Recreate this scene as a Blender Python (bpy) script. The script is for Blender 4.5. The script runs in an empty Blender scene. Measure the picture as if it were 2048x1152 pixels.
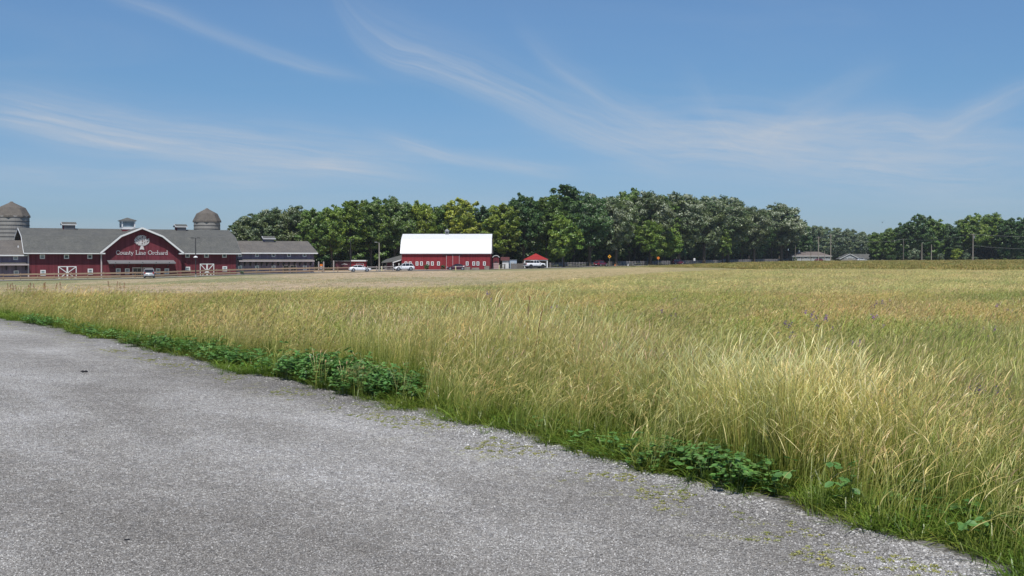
import bpy, bmesh, math, random
import numpy as np
from mathutils import Vector

rad = math.radians
SC = bpy.context.scene
COL = SC.collection

# ------------------------------------------------------------------ camera
cam_d = bpy.data.cameras.new('camera')
cam_d.sensor_width = 36.0
cam_d.lens = 36.0 * 2400.0 / 2048.0
cam_d.clip_start = 0.1
cam_d.clip_end = 20000.0
cam = bpy.data.objects.new('camera', cam_d)
COL.objects.link(cam)
EYE = 1.65
cam.location = (0.0, 0.0, EYE)
cam.rotation_euler = (rad(90.0 - 1.408), 0.0, 0.0)
SC.camera = cam

# ------------------------------------------------------------------ world, sun, exposure
SUN_EL, SUN_AZ = rad(60.0), rad(183.0)
world = bpy.data.worlds.new('World')
SC.world = world
world.use_nodes = True
sun_d = bpy.data.lights.new('sun', 'SUN')
sun_d.energy = 4.35
sun_d.angle = rad(0.53)
sun_d.color = (1.0, 0.96, 0.89)
sun = bpy.data.objects.new('sun', sun_d)
COL.objects.link(sun)
sun.rotation_euler = Vector((math.sin(SUN_AZ) * math.cos(SUN_EL), math.cos(SUN_AZ) * math.cos(SUN_EL),
                             math.sin(SUN_EL))).to_track_quat('Z', 'Y').to_euler()
sun.location = (0, -20, 60)
SC.view_settings.view_transform = 'Standard'
SC.view_settings.look = 'None'
SC.view_settings.exposure = 0.0
SC.view_settings.gamma = 1.0
SC.view_settings.use_curve_mapping = False
SC.cycles.max_bounces = 6
SC.cycles.diffuse_bounces = 3
SC.cycles.glossy_bounces = 2
SC.cycles.transmission_bounces = 4
SC.cycles.transparent_max_bounces = 6
SC.cycles.volume_bounces = 0
SC.cycles.use_adaptive_sampling = True
SC.cycles.adaptive_threshold = 0.01
SC.cycles.caustics_reflective = False
SC.cycles.caustics_refractive = False


class NT:
    """small helper round a node tree"""
    def __init__(self, tree):
        self.t = tree
        self.n = tree.nodes
        self.l = tree.links

    def new(self, typ, **kw):
        nd = self.n.new(typ)
        for k, v in kw.items():
            setattr(nd, k, v)
        return nd

    def put(self, sock, v):
        if hasattr(v, 'is_output') or hasattr(v, 'links'):
            self.l.new(v, sock)
        else:
            sock.default_value = v

    def math(self, op, a, b=None, c=None, clamp=False):
        nd = self.n.new('ShaderNodeMath')
        nd.operation = op
        nd.use_clamp = clamp
        self.put(nd.inputs[0], a)
        if b is not None:
            self.put(nd.inputs[1], b)
        if c is not None:
            self.put(nd.inputs[2], c)
        return nd.outputs[0]

    def mix(self, f, a, b, blend='MIX'):
        nd = self.n.new('ShaderNodeMix')
        nd.data_type = 'RGBA'
        nd.blend_type = blend
        nd.clamp_factor = True
        self.put(nd.inputs[0], f)
        self.put(nd.inputs[6], a)
        self.put(nd.inputs[7], b)
        return nd.outputs[2]

    def noise(self, vec, scale, detail=2.0, rough=0.5, dist=0.0, dim='3D'):
        nd = self.n.new('ShaderNodeTexNoise')
        nd.noise_dimensions = dim
        if vec is not None:
            self.l.new(vec, nd.inputs['Vector'])
        nd.inputs['Scale'].default_value = scale
        nd.inputs['Detail'].default_value = detail
        nd.inputs['Roughness'].default_value = rough
        nd.inputs['Distortion'].default_value = dist
        return nd.outputs['Fac']

    def ramp(self, f, stops, interp='LINEAR'):
        nd = self.n.new('ShaderNodeValToRGB')
        nd.color_ramp.interpolation = interp
        els = nd.color_ramp.elements
        while len(els) < len(stops):
            els.new(0.5)
        for e, (p, c) in zip(els, stops):
            e.position = p
            e.color = tuple(c) + (1.0,) if len(c) == 3 else c
        self.put(nd.inputs[0], f)
        return nd.outputs[0]

    def maprange(self, v, a, b, c=0.0, d=1.0, smooth=True):
        nd = self.n.new('ShaderNodeMapRange')
        nd.interpolation_type = 'SMOOTHSTEP' if smooth else 'LINEAR'
        self.put(nd.inputs[0], v)
        nd.inputs[1].default_value = a
        nd.inputs[2].default_value = b
        nd.inputs[3].default_value = c
        nd.inputs[4].default_value = d
        return nd.outputs[0]

    def xyz(self, x, y, z):
        nd = self.n.new('ShaderNodeCombineXYZ')
        self.put(nd.inputs[0], x)
        self.put(nd.inputs[1], y)
        self.put(nd.inputs[2], z)
        return nd.outputs[0]


def build_world():
    w = NT(world.node_tree)
    w.n.clear()
    out = w.new('ShaderNodeOutputWorld')
    bg = w.new('ShaderNodeBackground')
    bg.inputs['Strength'].default_value = 0.077
    sky = w.new('ShaderNodeTexSky')
    sky.sky_type = 'NISHITA'
    sky.sun_disc = False
    sky.sun_elevation = SUN_EL
    sky.sun_rotation = SUN_AZ
    sky.altitude = 0.0
    sky.air_density = 1.0
    sky.dust_density = 0.25
    sky.ozone_density = 2.5
    tc = w.new('ShaderNodeTexCoord')
    sep = w.new('ShaderNodeSeparateXYZ')
    w.l.new(tc.outputs['Generated'], sep.inputs[0])
    x, y, z = sep.outputs
    hl = w.math('SQRT', w.math('ADD', w.math('MULTIPLY', x, x), w.math('MULTIPLY', y, y)))
    el = w.math('DIVIDE', z, w.math('MAXIMUM', hl, 0.001))         # tan of the elevation
    az = w.math('ARCTAN2', x, y)                                   # azimuth, 0 = +Y
    # thin cirrus veils: each band is a curve (azimuth -> elevation, width, density)
    def conv(p):
        a = math.atan((p[0] - 1024.0) / 2400.0)
        return a, (517.0 - p[1]) / 2400.0 * math.cos(a)
    bands = [
        ([(120, -40), (250, 5), (330, 35), (420, 72), (500, 102), (600, 132), (700, 152), (800, 176)], 22, 10, 0.24, 0.7),
        ([(600, -120), (660, -30), (690, 30), (730, 75), (850, 130), (1000, 192), (1100, 240), (1200, 278), (1300, 312), (1420, 345)], 60, 30, 0.42, 1.0),
        ([(-250, 190), (0, 238), (200, 276), (400, 306), (600, 328), (800, 348), (960, 362)], 62, 22, 0.62, 0.6),
        ([(1000, 20), (1050, 85), (1120, 150), (1200, 205), (1300, 255), (1400, 292), (1500, 330)], 42, 20, 0.24, 0.9),
        ([(700, 255), (800, 285), (900, 312), (1050, 335), (1200, 350)], 16, 12, 0.34, 0.6),
        ([(1400, 285), (1540, 262), (1700, 250), (1800, 246), (1860, 262), (1950, 225), (2048, 180), (2200, 120)], 22, 30, 0.34, 0.9),
        ([(1150, 262), (1300, 285), (1450, 290), (1600, 310), (1800, 330), (2000, 330), (2200, 320)], 80, 60, 0.50, 0.5),
        ([(-200, 330), (0, 350), (250, 358), (500, 362), (700, 372)], 26, 16, 0.26, 0.5),
        ([(1330, 120), (1400, 190), (1440, 260), (1500, 290), (1600, 230), (1700, 175), (1830, 130)], 34, 34, 0.16, 0.8),
    ]
    total = None
    warp = w.noise(w.xyz(w.math('MULTIPLY', az, 9.0), w.math('MULTIPLY', el, 16.0), 0.3), 1.0, 3.0, 0.55)
    for k, (pts, wu, wd, dens, rag) in enumerate(bands):
        cp = [conv(p) for p in pts]
        a0, a1 = cp[0][0], cp[-1][0]
        f = w.math('DIVIDE', w.math('SUBTRACT', az, a0), a1 - a0)
        fc = w.new('ShaderNodeFloatCurve')
        cu = fc.mapping.curves[0]
        fc.mapping.extend = 'HORIZONTAL'
        e0, e1 = -0.1, 0.35
        while len(cu.points) < len(cp):
            cu.points.new(0.5, 0.5)
        for q, (a, e) in zip(cu.points, cp):
            q.location = ((a - a0) / (a1 - a0), (e - e0) / (e1 - e0))
            q.handle_type = 'AUTO'
        fc.mapping.update()
        w.l.new(f, fc.inputs['Value'])
        cen = w.math('MULTIPLY_ADD', fc.outputs[0], e1 - e0, e0)
        off = w.math('SUBTRACT', el, cen)
        off = w.math('ADD', off, w.math('MULTIPLY', w.math('SUBTRACT', warp, 0.5), 0.018 * rag))
        up = w.math('DIVIDE', w.math('MAXIMUM', off, 0.0), wu / 2400.0)
        dn = w.math('DIVIDE', w.math('MAXIMUM', w.math('MULTIPLY', off, -1.0), 0.0), wd / 2400.0)
        g = w.math('ADD', w.math('MULTIPLY', up, up), w.math('MULTIPLY', dn, dn))
        g = w.math('EXPONENT', w.math('MULTIPLY', g, -1.0))
        ends = w.math('MULTIPLY', w.maprange(f, 0.0, 0.3), w.maprange(f, 1.0, 0.7))
        fib = w.noise(w.xyz(w.math('MULTIPLY', az, 6.0 + k), w.math('MULTIPLY', off, 120.0), k * 3.7), 1.0, 7.0, 0.68, 0.4)
        fib = w.maprange(fib, 0.30, 0.70, 0.25, 1.35, False)
        g = w.math('MULTIPLY', w.math('MULTIPLY', g, ends), w.math('MULTIPLY', fib, dens))
        total = g if total is None else w.math('ADD', total, g)
    # the rest of the sky carries the same kind of thin veil, laid out on a high sheet
    zc = w.math('ADD', w.math('MAXIMUM', z, 0.0), 0.12)
    px = w.math('DIVIDE', x, zc)
    py = w.math('DIVIDE', y, zc)
    veil = w.noise(w.xyz(w.math('MULTIPLY', px, 0.5), w.math('MULTIPLY', py, 1.1), 4.0), 0.9, 6.0, 0.6, 1.2)
    veil = w.maprange(veil, 0.48, 0.85, 0.0, 0.30)
    total = w.math('ADD', total, w.math('MULTIPLY', veil, 0.4))
    total = w.math('ADD', total, w.math('MULTIPLY', w.maprange(el, 0.14, 0.02), w.maprange(w.noise(w.xyz(w.math('MULTIPLY', az, 2.2), w.math('MULTIPLY', el, 30.0), 7.0), 1.0, 6.0, 0.6, 0.5), 0.35, 0.7, 0.03, 0.26, False)))
    total = w.math('MINIMUM', w.math('MULTIPLY', total, w.maprange(el, -0.005, 0.03)), 0.8)
    hs = w.new('ShaderNodeHueSaturation')
    w.l.new(sky.outputs[0], hs.inputs['Color'])
    hs.inputs['Saturation'].default_value = 1.0
    hs.inputs['Value'].default_value = 1.0
    tint = w.ramp(w.math('MULTIPLY', el, 1.0), [(0.0, (0.535, 0.734, 1.137)), (0.06, (0.59, 0.806, 1.16)), (0.14, (0.662, 0.916, 1.17)), (0.2, (0.772, 1.0, 1.236)), (0.8, (0.85, 0.98, 1.14))])
    graded = w.mix(1.0, hs.outputs[0], tint, 'MULTIPLY')
    cl = w.mix(total, graded, (6.5, 7.2, 8.2, 1.0))
    w.l.new(cl, bg.inputs['Color'])
    w.l.new(bg.outputs[0], out.inputs['Surface'])
    return sky, hs, bg


SKY, SKY_HS, SKY_BG = build_world()


# ------------------------------------------------------------------ terrain height
_PX = [-900, -300, 0, 300, 500, 810, 1070, 1210, 1355, 1450, 1600, 2100, 2900]
_TN = [-2.8, -2.6, -2.38, -2.09, -1.6, -1.1, -0.85, -0.7, -0.55, -0.35, -0.2, -0.15, -0.2]
_TP = [0, 0, 0, 0, 0, 0, 0, 0, 0.0, 0.02, 0.45, 0.9, 1.0]


def ss(a, b, v):
    t = np.clip((np.asarray(v, float) - a) / (b - a), 0, 1)
    return t * t * (3 - 2 * t)


def gz(x, y):
    x = np.asarray(x, float)
    y = np.asarray(y, float)
    R = np.hypot(x, y)
    az = np.arctan2(x, y)
    p = 1024 + 2400 * np.tan(np.clip(az, -0.68, 0.68))
    z = np.interp(p, _PX, _TN) * ss(25, 225, R) + np.interp(p, _PX, _TP) * ss(230, 480, R)
    return z * ss(-0.6, 0.4, np.cos(az))


def gzf(x, y):
    return float(gz(x, y))


def W(px, Y, dz=0.0):
    """world point on the ground seen in column px at distance Y"""
    X = (px - 1024.0) / 2400.0 * Y
    return Vector((X, Y, gzf(X, Y) + dz))


def zy(py, Y):
    """height of something at distance Y seen in row py"""
    return EYE - (py - 517.0) * Y / 2400.0


# ------------------------------------------------------------------ materials
MATS = {}


def base_mat(name):
    m = bpy.data.materials.new(name)
    m.use_nodes = True
    t = NT(m.node_tree)
    b = m.node_tree.nodes['Principled BSDF']
    return m, t, b


def plain(name, col, rough=0.6, metal=0.0, spec=0.3, var=0.12, scale=6.0, bump=0.0, stretch=(1, 1, 1), grime=None):
    if name in MATS:
        return MATS[name]
    m, t, b = base_mat(name)
    tc = t.new('ShaderNodeTexCoord')
    mp = t.new('ShaderNodeMapping')
    mp.inputs['Scale'].default_value = stretch
    t.l.new(tc.outputs['Object'], mp.inputs[0])
    n1 = t.noise(mp.outputs[0], scale, 4.0, 0.6)
    n2 = t.noise(mp.outputs[0], scale * 0.13, 3.0, 0.55)
    f = t.math('ADD', t.math('MULTIPLY', n1, 0.5), t.math('MULTIPLY', n2, 0.5))
    lo = tuple(c * (1 - var) for c in col)
    hi = tuple(min(1, c * (1 + var)) for c in col)
    c = t.ramp(f, [(0.3, lo), (0.7, hi)])
    if grime:
        g = t.maprange(t.noise(mp.outputs[0], scale * 0.35, 5.0, 0.65), 0.5, 0.75)
        c = t.mix(t.math('MULTIPLY', g, 0.5), c, tuple(grime) + (1.0,))
    t.l.new(c, b.inputs['Base Color'])
    b.inputs['Roughness'].default_value = rough
    b.inputs['Metallic'].default_value = metal
    b.inputs['Specular IOR Level'].default_value = spec
    if bump:
        bp = t.new('ShaderNodeBump')
        bp.inputs['Strength'].default_value = bump
        bp.inputs['Distance'].default_value = 0.02
        t.l.new(n1, bp.inputs['Height'])
        t.l.new(bp.outputs[0], b.inputs['Normal'])
    MATS[name] = m
    return m


def siding(name, col, pitch=0.3, var=0.2):
    """vertical painted boards"""
    m, t, b = base_mat(name)
    tc = t.new('ShaderNodeTexCoord')
    sp = t.new('ShaderNodeSeparateXYZ')
    t.l.new(tc.outputs['Object'], sp.inputs[0])
    h = t.math('ADD', sp.outputs[0], sp.outputs[1])
    idx = t.math('FLOOR', t.math('DIVIDE', h, pitch))
    wn = t.new('ShaderNodeTexWhiteNoise', noise_dimensions='1D')
    t.l.new(idx, wn.inputs['W'])
    fr = t.math('FRACT', t.math('DIVIDE', h, pitch))
    gap = t.maprange(t.math('ABSOLUTE', t.math('SUBTRACT', fr, 0.5)), 0.44, 0.5)
    st = t.noise(t.xyz(t.math('MULTIPLY', h, 6.0), t.math('MULTIPLY', sp.outputs[2], 0.4), 0.0), 1.5, 5.0, 0.65)
    big = t.noise(tc.outputs['Object'], 0.25, 3.0)
    f = t.math('ADD', t.math('MULTIPLY', wn.outputs[0], 0.4), t.math('ADD', t.math('MULTIPLY', st, 0.4), t.math('MULTIPLY', big, 0.3)))
    c = t.ramp(f, [(0.25, tuple(v * (1 - var) for v in col)), (0.85, tuple(v * (1 + var) for v in col))])
    c = t.mix(t.math('MULTIPLY', gap, 0.45), c, tuple(v * 0.35 for v in col) + (1,))
    t.l.new(c, b.inputs['Base Color'])
    b.inputs['Roughness'].default_value = 0.85
    b.inputs['Specular IOR Level'].default_value = 0.08
    bp = t.new('ShaderNodeBump')
    bp.inputs['Strength'].default_value = 0.6
    bp.inputs['Distance'].default_value = 0.02
    bp.invert = True
    t.l.new(gap, bp.inputs['Height'])
    t.l.new(bp.outputs[0], b.inputs['Normal'])
    return m


def shingles(name, col, var=0.18):
    m, t, b = base_mat(name)
    tc = t.new('ShaderNodeTexCoord')
    br = t.new('ShaderNodeTexBrick')
    sp = t.new('ShaderNodeSeparateXYZ')
    t.l.new(tc.outputs['Object'], sp.inputs[0])
    v = t.xyz(t.math('ADD', sp.outputs[0], t.math('MULTIPLY', sp.outputs[1], 0.3)), t.math('ADD', sp.outputs[2], t.math('MULTIPLY', sp.outputs[1], 0.5)), 0.0)
    t.l.new(v, br.inputs['Vector'])
    br.inputs['Scale'].default_value = 2.2
    br.inputs['Mortar Size'].default_value = 0.01
    br.inputs['Color1'].default_value = tuple(c * (1 - var) for c in col) + (1,)
    br.inputs['Color2'].default_value = tuple(c * (1 + var) for c in col) + (1,)
    br.inputs['Mortar'].default_value = tuple(c * 0.6 for c in col) + (1,)
    big = t.ramp(t.noise(tc.outputs['Object'], 0.5, 5.0, 0.65), [(0.3, (0.82, 0.82, 0.84)), (0.7, (1.12, 1.1, 1.06))])
    c = t.mix(1.0, br.outputs[0], big, 'MULTIPLY')
    t.l.new(c, b.inputs['Base Color'])
    b.inputs['Roughness'].default_value = 0.9
    b.inputs['Specular IOR Level'].default_value = 0.2
    return m


def glass_mat(name, col=(0.03, 0.045, 0.05), rough=0.08, spec=0.6):
    if name in MATS:
        return MATS[name]
    m, t, b = base_mat(name)
    tc = t.new('ShaderNodeTexCoord')
    n = t.noise(tc.outputs['Object'], 1.3, 2.0)
    c = t.ramp(n, [(0.35, tuple(v * 0.7 for v in col)), (0.65, tuple(v * 1.4 for v in col))])
    t.l.new(c, b.inputs['Base Color'])
    b.inputs['Roughness'].default_value = rough
    b.inputs['Specular IOR Level'].default_value = spec
    MATS[name] = m
    return m


M = {}
M['red'] = siding('red_painted_boards', (0.155, 0.036, 0.047), 0.3, 0.28)
M['redbright'] = siding('bright_red_boards', (0.235, 0.034, 0.042), 0.25)
M['purple'] = siding('weathered_grey_boards', (0.215, 0.180, 0.245), 0.28, 0.3)
M['roof'] = shingles('grey_roof_shingles', (0.118, 0.121, 0.116))
M['roofbrown'] = shingles('brown_grey_roof_shingles', (0.145, 0.135, 0.126))
M['domeroof'] = shingles('brown_silo_shingles', (0.145, 0.131, 0.117))
M['whitemetal'] = plain('white_metal_roof', (0.70, 0.715, 0.74), 0.4, 0.0, 0.4, 0.06, 0.8)
M['white'] = plain('white_trim_paint', (0.72, 0.73, 0.74), 0.5, 0.0, 0.4, 0.08, 4.0)
M['pinkwhite'] = plain('faded_white_trim', (0.50, 0.44, 0.45), 0.6, 0.0, 0.3, 0.12, 4.0)
M['glass'] = glass_mat('dark_window_glass')
M['paleglass'] = glass_mat('pale_window_glass', (0.20, 0.26, 0.30), 0.15)
M['conc'] = plain('silo_concrete_staves', (0.30, 0.29, 0.27), 0.85, 0, 0.2, 0.2, 2.0, 0.2, (1, 1, 0.25), (0.18, 0.17, 0.16))
M['hoop'] = plain('rusty_silo_hoop', (0.11, 0.10, 0.10), 0.6, 0.3, 0.4)
M['fencewood'] = plain('brown_fence_wood', (0.30, 0.215, 0.15), 0.85, 0, 0.2, 0.3, 5.0, 0.3, (0.2, 3, 3))
M['palewood'] = plain('weathered_pale_wood', (0.36, 0.33, 0.33), 0.85, 0, 0.2, 0.2, 5.0, 0.3, (0.2, 3, 3))
M['greywood'] = plain('dark_grey_wood', (0.16, 0.145, 0.13), 0.9, 0, 0.2, 0.3, 3.0)
M['polewood'] = plain('utility_pole_wood', (0.30, 0.27, 0.24), 0.85, 0, 0.2, 0.25, 2.0, 0.3, (4, 4, 0.3))
M['darkmetal'] = plain('dark_painted_metal', (0.05, 0.05, 0.055), 0.5, 0.4, 0.4)
M['greymetal'] = plain('grey_metal', (0.30, 0.31, 0.32), 0.5, 0.5, 0.4)
M['canopy'] = plain('grey_canopy_metal', (0.20, 0.20, 0.21), 0.6, 0.2, 0.4)
M['rubber'] = plain('tyre_rubber', (0.02, 0.02, 0.022), 0.8)
M['rim'] = plain('wheel_rim', (0.45, 0.45, 0.47), 0.35, 0.7, 0.5)
M['blackrim'] = plain('black_wheel_rim', (0.05, 0.05, 0.055), 0.4, 0.5, 0.5)
M['carglass'] = glass_mat('car_glass', (0.015, 0.018, 0.022), 0.05, 0.8)
M['lamp'] = plain('headlight_plastic', (0.6, 0.62, 0.65), 0.2, 0.2, 0.8)
M['tail'] = plain('tail_light_red', (0.35, 0.02, 0.02), 0.3, 0, 0.6)
M['blacktrim'] = plain('black_plastic_trim', (0.025, 0.025, 0.027), 0.6)
M['signyellow'] = plain('yellow_sign_sheet', (0.75, 0.36, 0.02), 0.5, 0, 0.4, 0.05)
M['signorange'] = plain('orange_sign_sheet', (0.80, 0.22, 0.02), 0.5, 0, 0.4, 0.05)
M['bluebox'] = plain('blue_grey_plastic', (0.14, 0.19, 0.25), 0.6)
M['cream'] = plain('cream_paint', (0.62, 0.56, 0.30), 0.6)
M['strawbale'] = plain('weathered_grey_bale', (0.24, 0.215, 0.20), 0.95, 0, 0.1, 0.3, 6.0, 0.5)
M['orange'] = plain('orange_plastic', (0.7, 0.20, 0.03), 0.5)
M['housewall'] = plain('pale_house_siding', (0.36, 0.38, 0.40), 0.7)
M['houseroof'] = shingles('brown_house_shingles', (0.17, 0.145, 0.135))
M['bark'] = plain('grey_brown_bark', (0.095, 0.078, 0.062), 0.95, 0, 0.1, 0.35, 3.0, 0.6, (4, 4, 0.5))
M['pinkpanel'] = plain('faded_pink_panel', (0.42, 0.30, 0.30), 0.7)
M['bluepanel'] = plain('pale_blue_panel', (0.34, 0.42, 0.52), 0.6)
M['stone'] = plain('grey_road_stone', (0.20, 0.195, 0.20), 0.9, 0, 0.2, 0.5, 30.0)


def paint(name, col, rough=0.25):
    if name in MATS:
        return MATS[name]
    m = plain(name, col, rough, 0.0, 0.5, 0.04, 2.0)
    m.node_tree.nodes['Principled BSDF'].inputs['Coat Weight'].default_value = 0.5
    return m


# ------------------------------------------------------------------ mesh helpers
class MB:
    def __init__(self):
        self.v, self.f = [], []

    def add(self, vs, fs):
        o = len(self.v)
        self.v += [tuple(p) for p in vs]
        self.f += [tuple(i + o for i in q) for q in fs]
        return self

    def box(self, x0, x1, y0, y1, z0, z1):
        return self.add([(x0, y0, z0), (x1, y0, z0), (x1, y1, z0), (x0, y1, z0), (x0, y0, z1), (x1, y0, z1), (x1, y1, z1), (x0, y1, z1)],
                        [(0, 3, 2, 1), (4, 5, 6, 7), (0, 1, 5, 4), (1, 2, 6, 5), (2, 3, 7, 6), (3, 0, 4, 7)])

    def bar(self, a, b, w, h=None):
        """a square bar from a to b"""
        a, b = Vector(a), Vector(b)
        d = (b - a).normalized()
        up = Vector((0, 0, 1)) if abs(d.z) < 0.95 else Vector((0, 1, 0))
        s = d.cross(up).normalized()
        u = s.cross(d).normalized()
        h = h or w
        vs = []
        for p in (a, b):
            for i, j in ((-1, -1), (1, -1), (1, 1), (-1, 1)):
                vs.append(p + s * (w / 2 * i) + u * (h / 2 * j))
        return self.add(vs, [(3, 2, 1, 0), (4, 5, 6, 7), (0, 1, 5, 4), (1, 2, 6, 5), (2, 3, 7, 6), (3, 0, 4, 7)])

    def tube(self, pts, rs, n=8, cap=True):
        pts = [Vector(p) for p in pts]
        rings = []
        for i, p in enumerate(pts):
            d = (pts[min(i + 1, len(pts) - 1)] - pts[max(i - 1, 0)]).normalized()
            up = Vector((1, 0, 0)) if abs(d.z) > 0.7 else Vector((0, 0, 1))
            s = d.cross(up).normalized()
            u = s.cross(d).normalized()
            r = rs[i] if hasattr(rs, '__len__') else rs
            rings.append([p + s * (r * math.cos(2 * math.pi * k / n)) + u * (r * math.sin(2 * math.pi * k / n)) for k in range(n)])
        vs = [q for r in rings for q in r]
        fs = []
        for i in range(len(rings) - 1):
            for k in range(n):
                k2 = (k + 1) % n
                fs.append((i * n + k, i * n + k2, (i + 1) * n + k2, (i + 1) * n + k))
        if cap:
            fs.append(tuple(range(n))[::-1])
            fs.append(tuple((len(rings) - 1) * n + k for k in range(n)))
        return self.add(vs, fs)

    def prism(self, poly, axis, a, b):
        """extrude a 2D polygon: axis 'x' -> poly in (y,z); 'y' -> poly in (x,z)"""
        n = len(poly)
        if axis == 'x':
            vs = [(a, p, q) for p, q in poly] + [(b, p, q) for p, q in poly]
        elif axis == 'y':
            vs = [(p, a, q) for p, q in poly] + [(p, b, q) for p, q in poly]
        else:
            vs = [(p, q, a) for p, q in poly] + [(p, q, b) for p, q in poly]
        fs = [tuple(range(n)), tuple(range(2 * n - 1, n - 1, -1))]
        for i in range(n):
            j = (i + 1) % n
            fs.append((i, i + n, j + n, j))
        return self.add(vs, fs)

    def build(self, name, mat, parent=None, smooth=False, fix=True):
        me = bpy.data.meshes.new(name)
        me.from_pydata(self.v, [], self.f)
        if fix:
            bm = bmesh.new()
            bm.from_mesh(me)
            bmesh.ops.recalc_face_normals(bm, faces=bm.faces)
            bm.to_mesh(me)
            bm.free()
        me.materials.append(mat)
        if smooth:
            me.polygons.foreach_set('use_smooth', [True] * len(me.polygons))
        o = bpy.data.objects.new(name, me)
        COL.objects.link(o)
        if parent is not None:
            o.parent = parent
        return o


def tag(o, label=None, cat=None, group=None, kind=None):
    if label:
        o['label'] = label
    if cat:
        o['category'] = cat
    if group:
        o['group'] = group
    if kind:
        o['kind'] = kind
    return o


def thing(name, loc, rz=0.0, label=None, cat=None, group=None):
    o = bpy.data.objects.new(name, None)
    COL.objects.link(o)
    o.empty_display_size = 0.3
    o.location = loc
    o.rotation_euler = (0, 0, rz)
    return tag(o, label, cat, group)


def child(src, parent, name, loc=None, rot=None, scale=None):
    """another object sharing the mesh of src"""
    c = src.copy()
    c.name = name
    COL.objects.link(c)
    c.parent = parent
    if loc is not None:
        c.location = loc
    if rot is not None:
        c.rotation_euler = rot
    if scale is not None:
        c.scale = scale
    return c


def copy_tree(o, parent=None):
    kids = [c for c in COL.objects if c.parent == o]
    c = o.copy()
    COL.objects.link(c)
    c.parent = parent
    for k in kids:
        copy_tree(k, c)
    return c


# ------------------------------------------------------------------ field outlines
# edge of the gravel road against the grass, from the near right to the far left
EDGE = np.array([(16, -12), (11, -6), (7.2, -1.0), (4.6, 2.2), (3.2, 4.6), (2.43, 6.30), (2.11, 6.97), (1.59, 8.03), (1.04, 9.04), (-0.11, 11.2), (-1.89, 14.0),
                 (-3.71, 17.0), (-6.35, 21.06), (-10.0, 26.9), (-14.1, 33.0), (-19.5, 41.0), (-30.0, 57.0), (-50.0, 86.0), (-75.0, 122.0)])


def edge_dist(x, y):
    """distance from the gravel edge, positive in the grass"""
    x = np.asarray(x, float)
    y = np.asarray(y, float)
    best = np.full(x.shape, 1e9)
    sgn = np.ones(x.shape)
    for (ax, ay), (bx, by) in zip(EDGE[:-1], EDGE[1:]):
        dx, dy = bx - ax, by - ay
        L2 = dx * dx + dy * dy
        t = np.clip(((x - ax) * dx + (y - ay) * dy) / L2, 0, 1)
        d = np.hypot(x - ax - t * dx, y - ay - t * dy)
        side = dx * (y - ay) - dy * (x - ax)      # >0 left of the direction of travel
        m = d < best
        best = np.where(m, d, best)
        sgn = np.where(m, np.where(side < 0, 1.0, -1.0), sgn)
    return best * sgn


_FB = [-900, -300, 0, 300, 500, 800, 1000, 1100, 1200, 1300, 1400, 1500, 2100, 2900]
_FD = [42, 46, 50, 54, 58, 66, 74, 84, 105, 140, 172, 185, 165, 160]


def far_limit(x, y):
    az = np.arctan2(x, y)
    p = 1024 + 2400 * np.tan(np.clip(az, -0.68, 0.68))
    return np.interp(p, _FB, _FD) + 1.5 * np.sin(p * 0.031) + 1.0 * np.sin(p * 0.083 + 1)


def vnoise(x, y, s, seed=0):
    """cheap smooth value noise for numpy arrays, 0..1"""
    x = np.asarray(x, float) / s + seed * 17.13
    y = np.asarray(y, float) / s - seed * 9.71
    xi, yi = np.floor(x), np.floor(y)
    fx, fy = x - xi, y - yi
    fx, fy = fx * fx * (3 - 2 * fx), fy * fy * (3 - 2 * fy)

    def h(a, b):
        v = np.sin(a * 127.1 + b * 311.7) * 43758.5453
        return v - np.floor(v)
    return (h(xi, yi) * (1 - fx) + h(xi + 1, yi) * fx) * (1 - fy) + (h(xi, yi + 1) * (1 - fx) + h(xi + 1, yi + 1) * fx) * fy


# ------------------------------------------------------------------ ground
def road_centre():
    P = [(-400, 175), (-150, 203), (0, 216), (150, 221), (300, 228), (500, 243), (650, 252), (810, 262), (940, 279), (1070, 300), (1210, 348), (1355, 420), (1450, 485), (1600, 575), (1750, 690)]
    return [((p - 1024) / 2400 * Y, Y) for p, Y in P]


def smooth_line(pts, n=6):
    out = []
    P = [np.array(p, float) for p in pts]
    for i in range(len(P) - 1):
        p0 = P[max(i - 1, 0)]; p1 = P[i]; p2 = P[i + 1]; p3 = P[min(i + 2, len(P) - 1)]
        for k in range(n):
            t = k / n
            out.append(0.5 * ((2 * p1) + (-p0 + p2) * t + (2 * p0 - 5 * p1 + 4 * p2 - p3) * t * t + (-p0 + 3 * p1 - 3 * p2 + p3) * t ** 3))
    out.append(P[-1])
    return np.array(out)


ROAD = smooth_line(road_centre())


def offset_line(L, d):
    t = np.gradient(L, axis=0)
    t /= np.linalg.norm(t, axis=1)[:, None]
    n = np.stack([-t[:, 1], t[:, 0]], 1)
    return L + n * d


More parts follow.
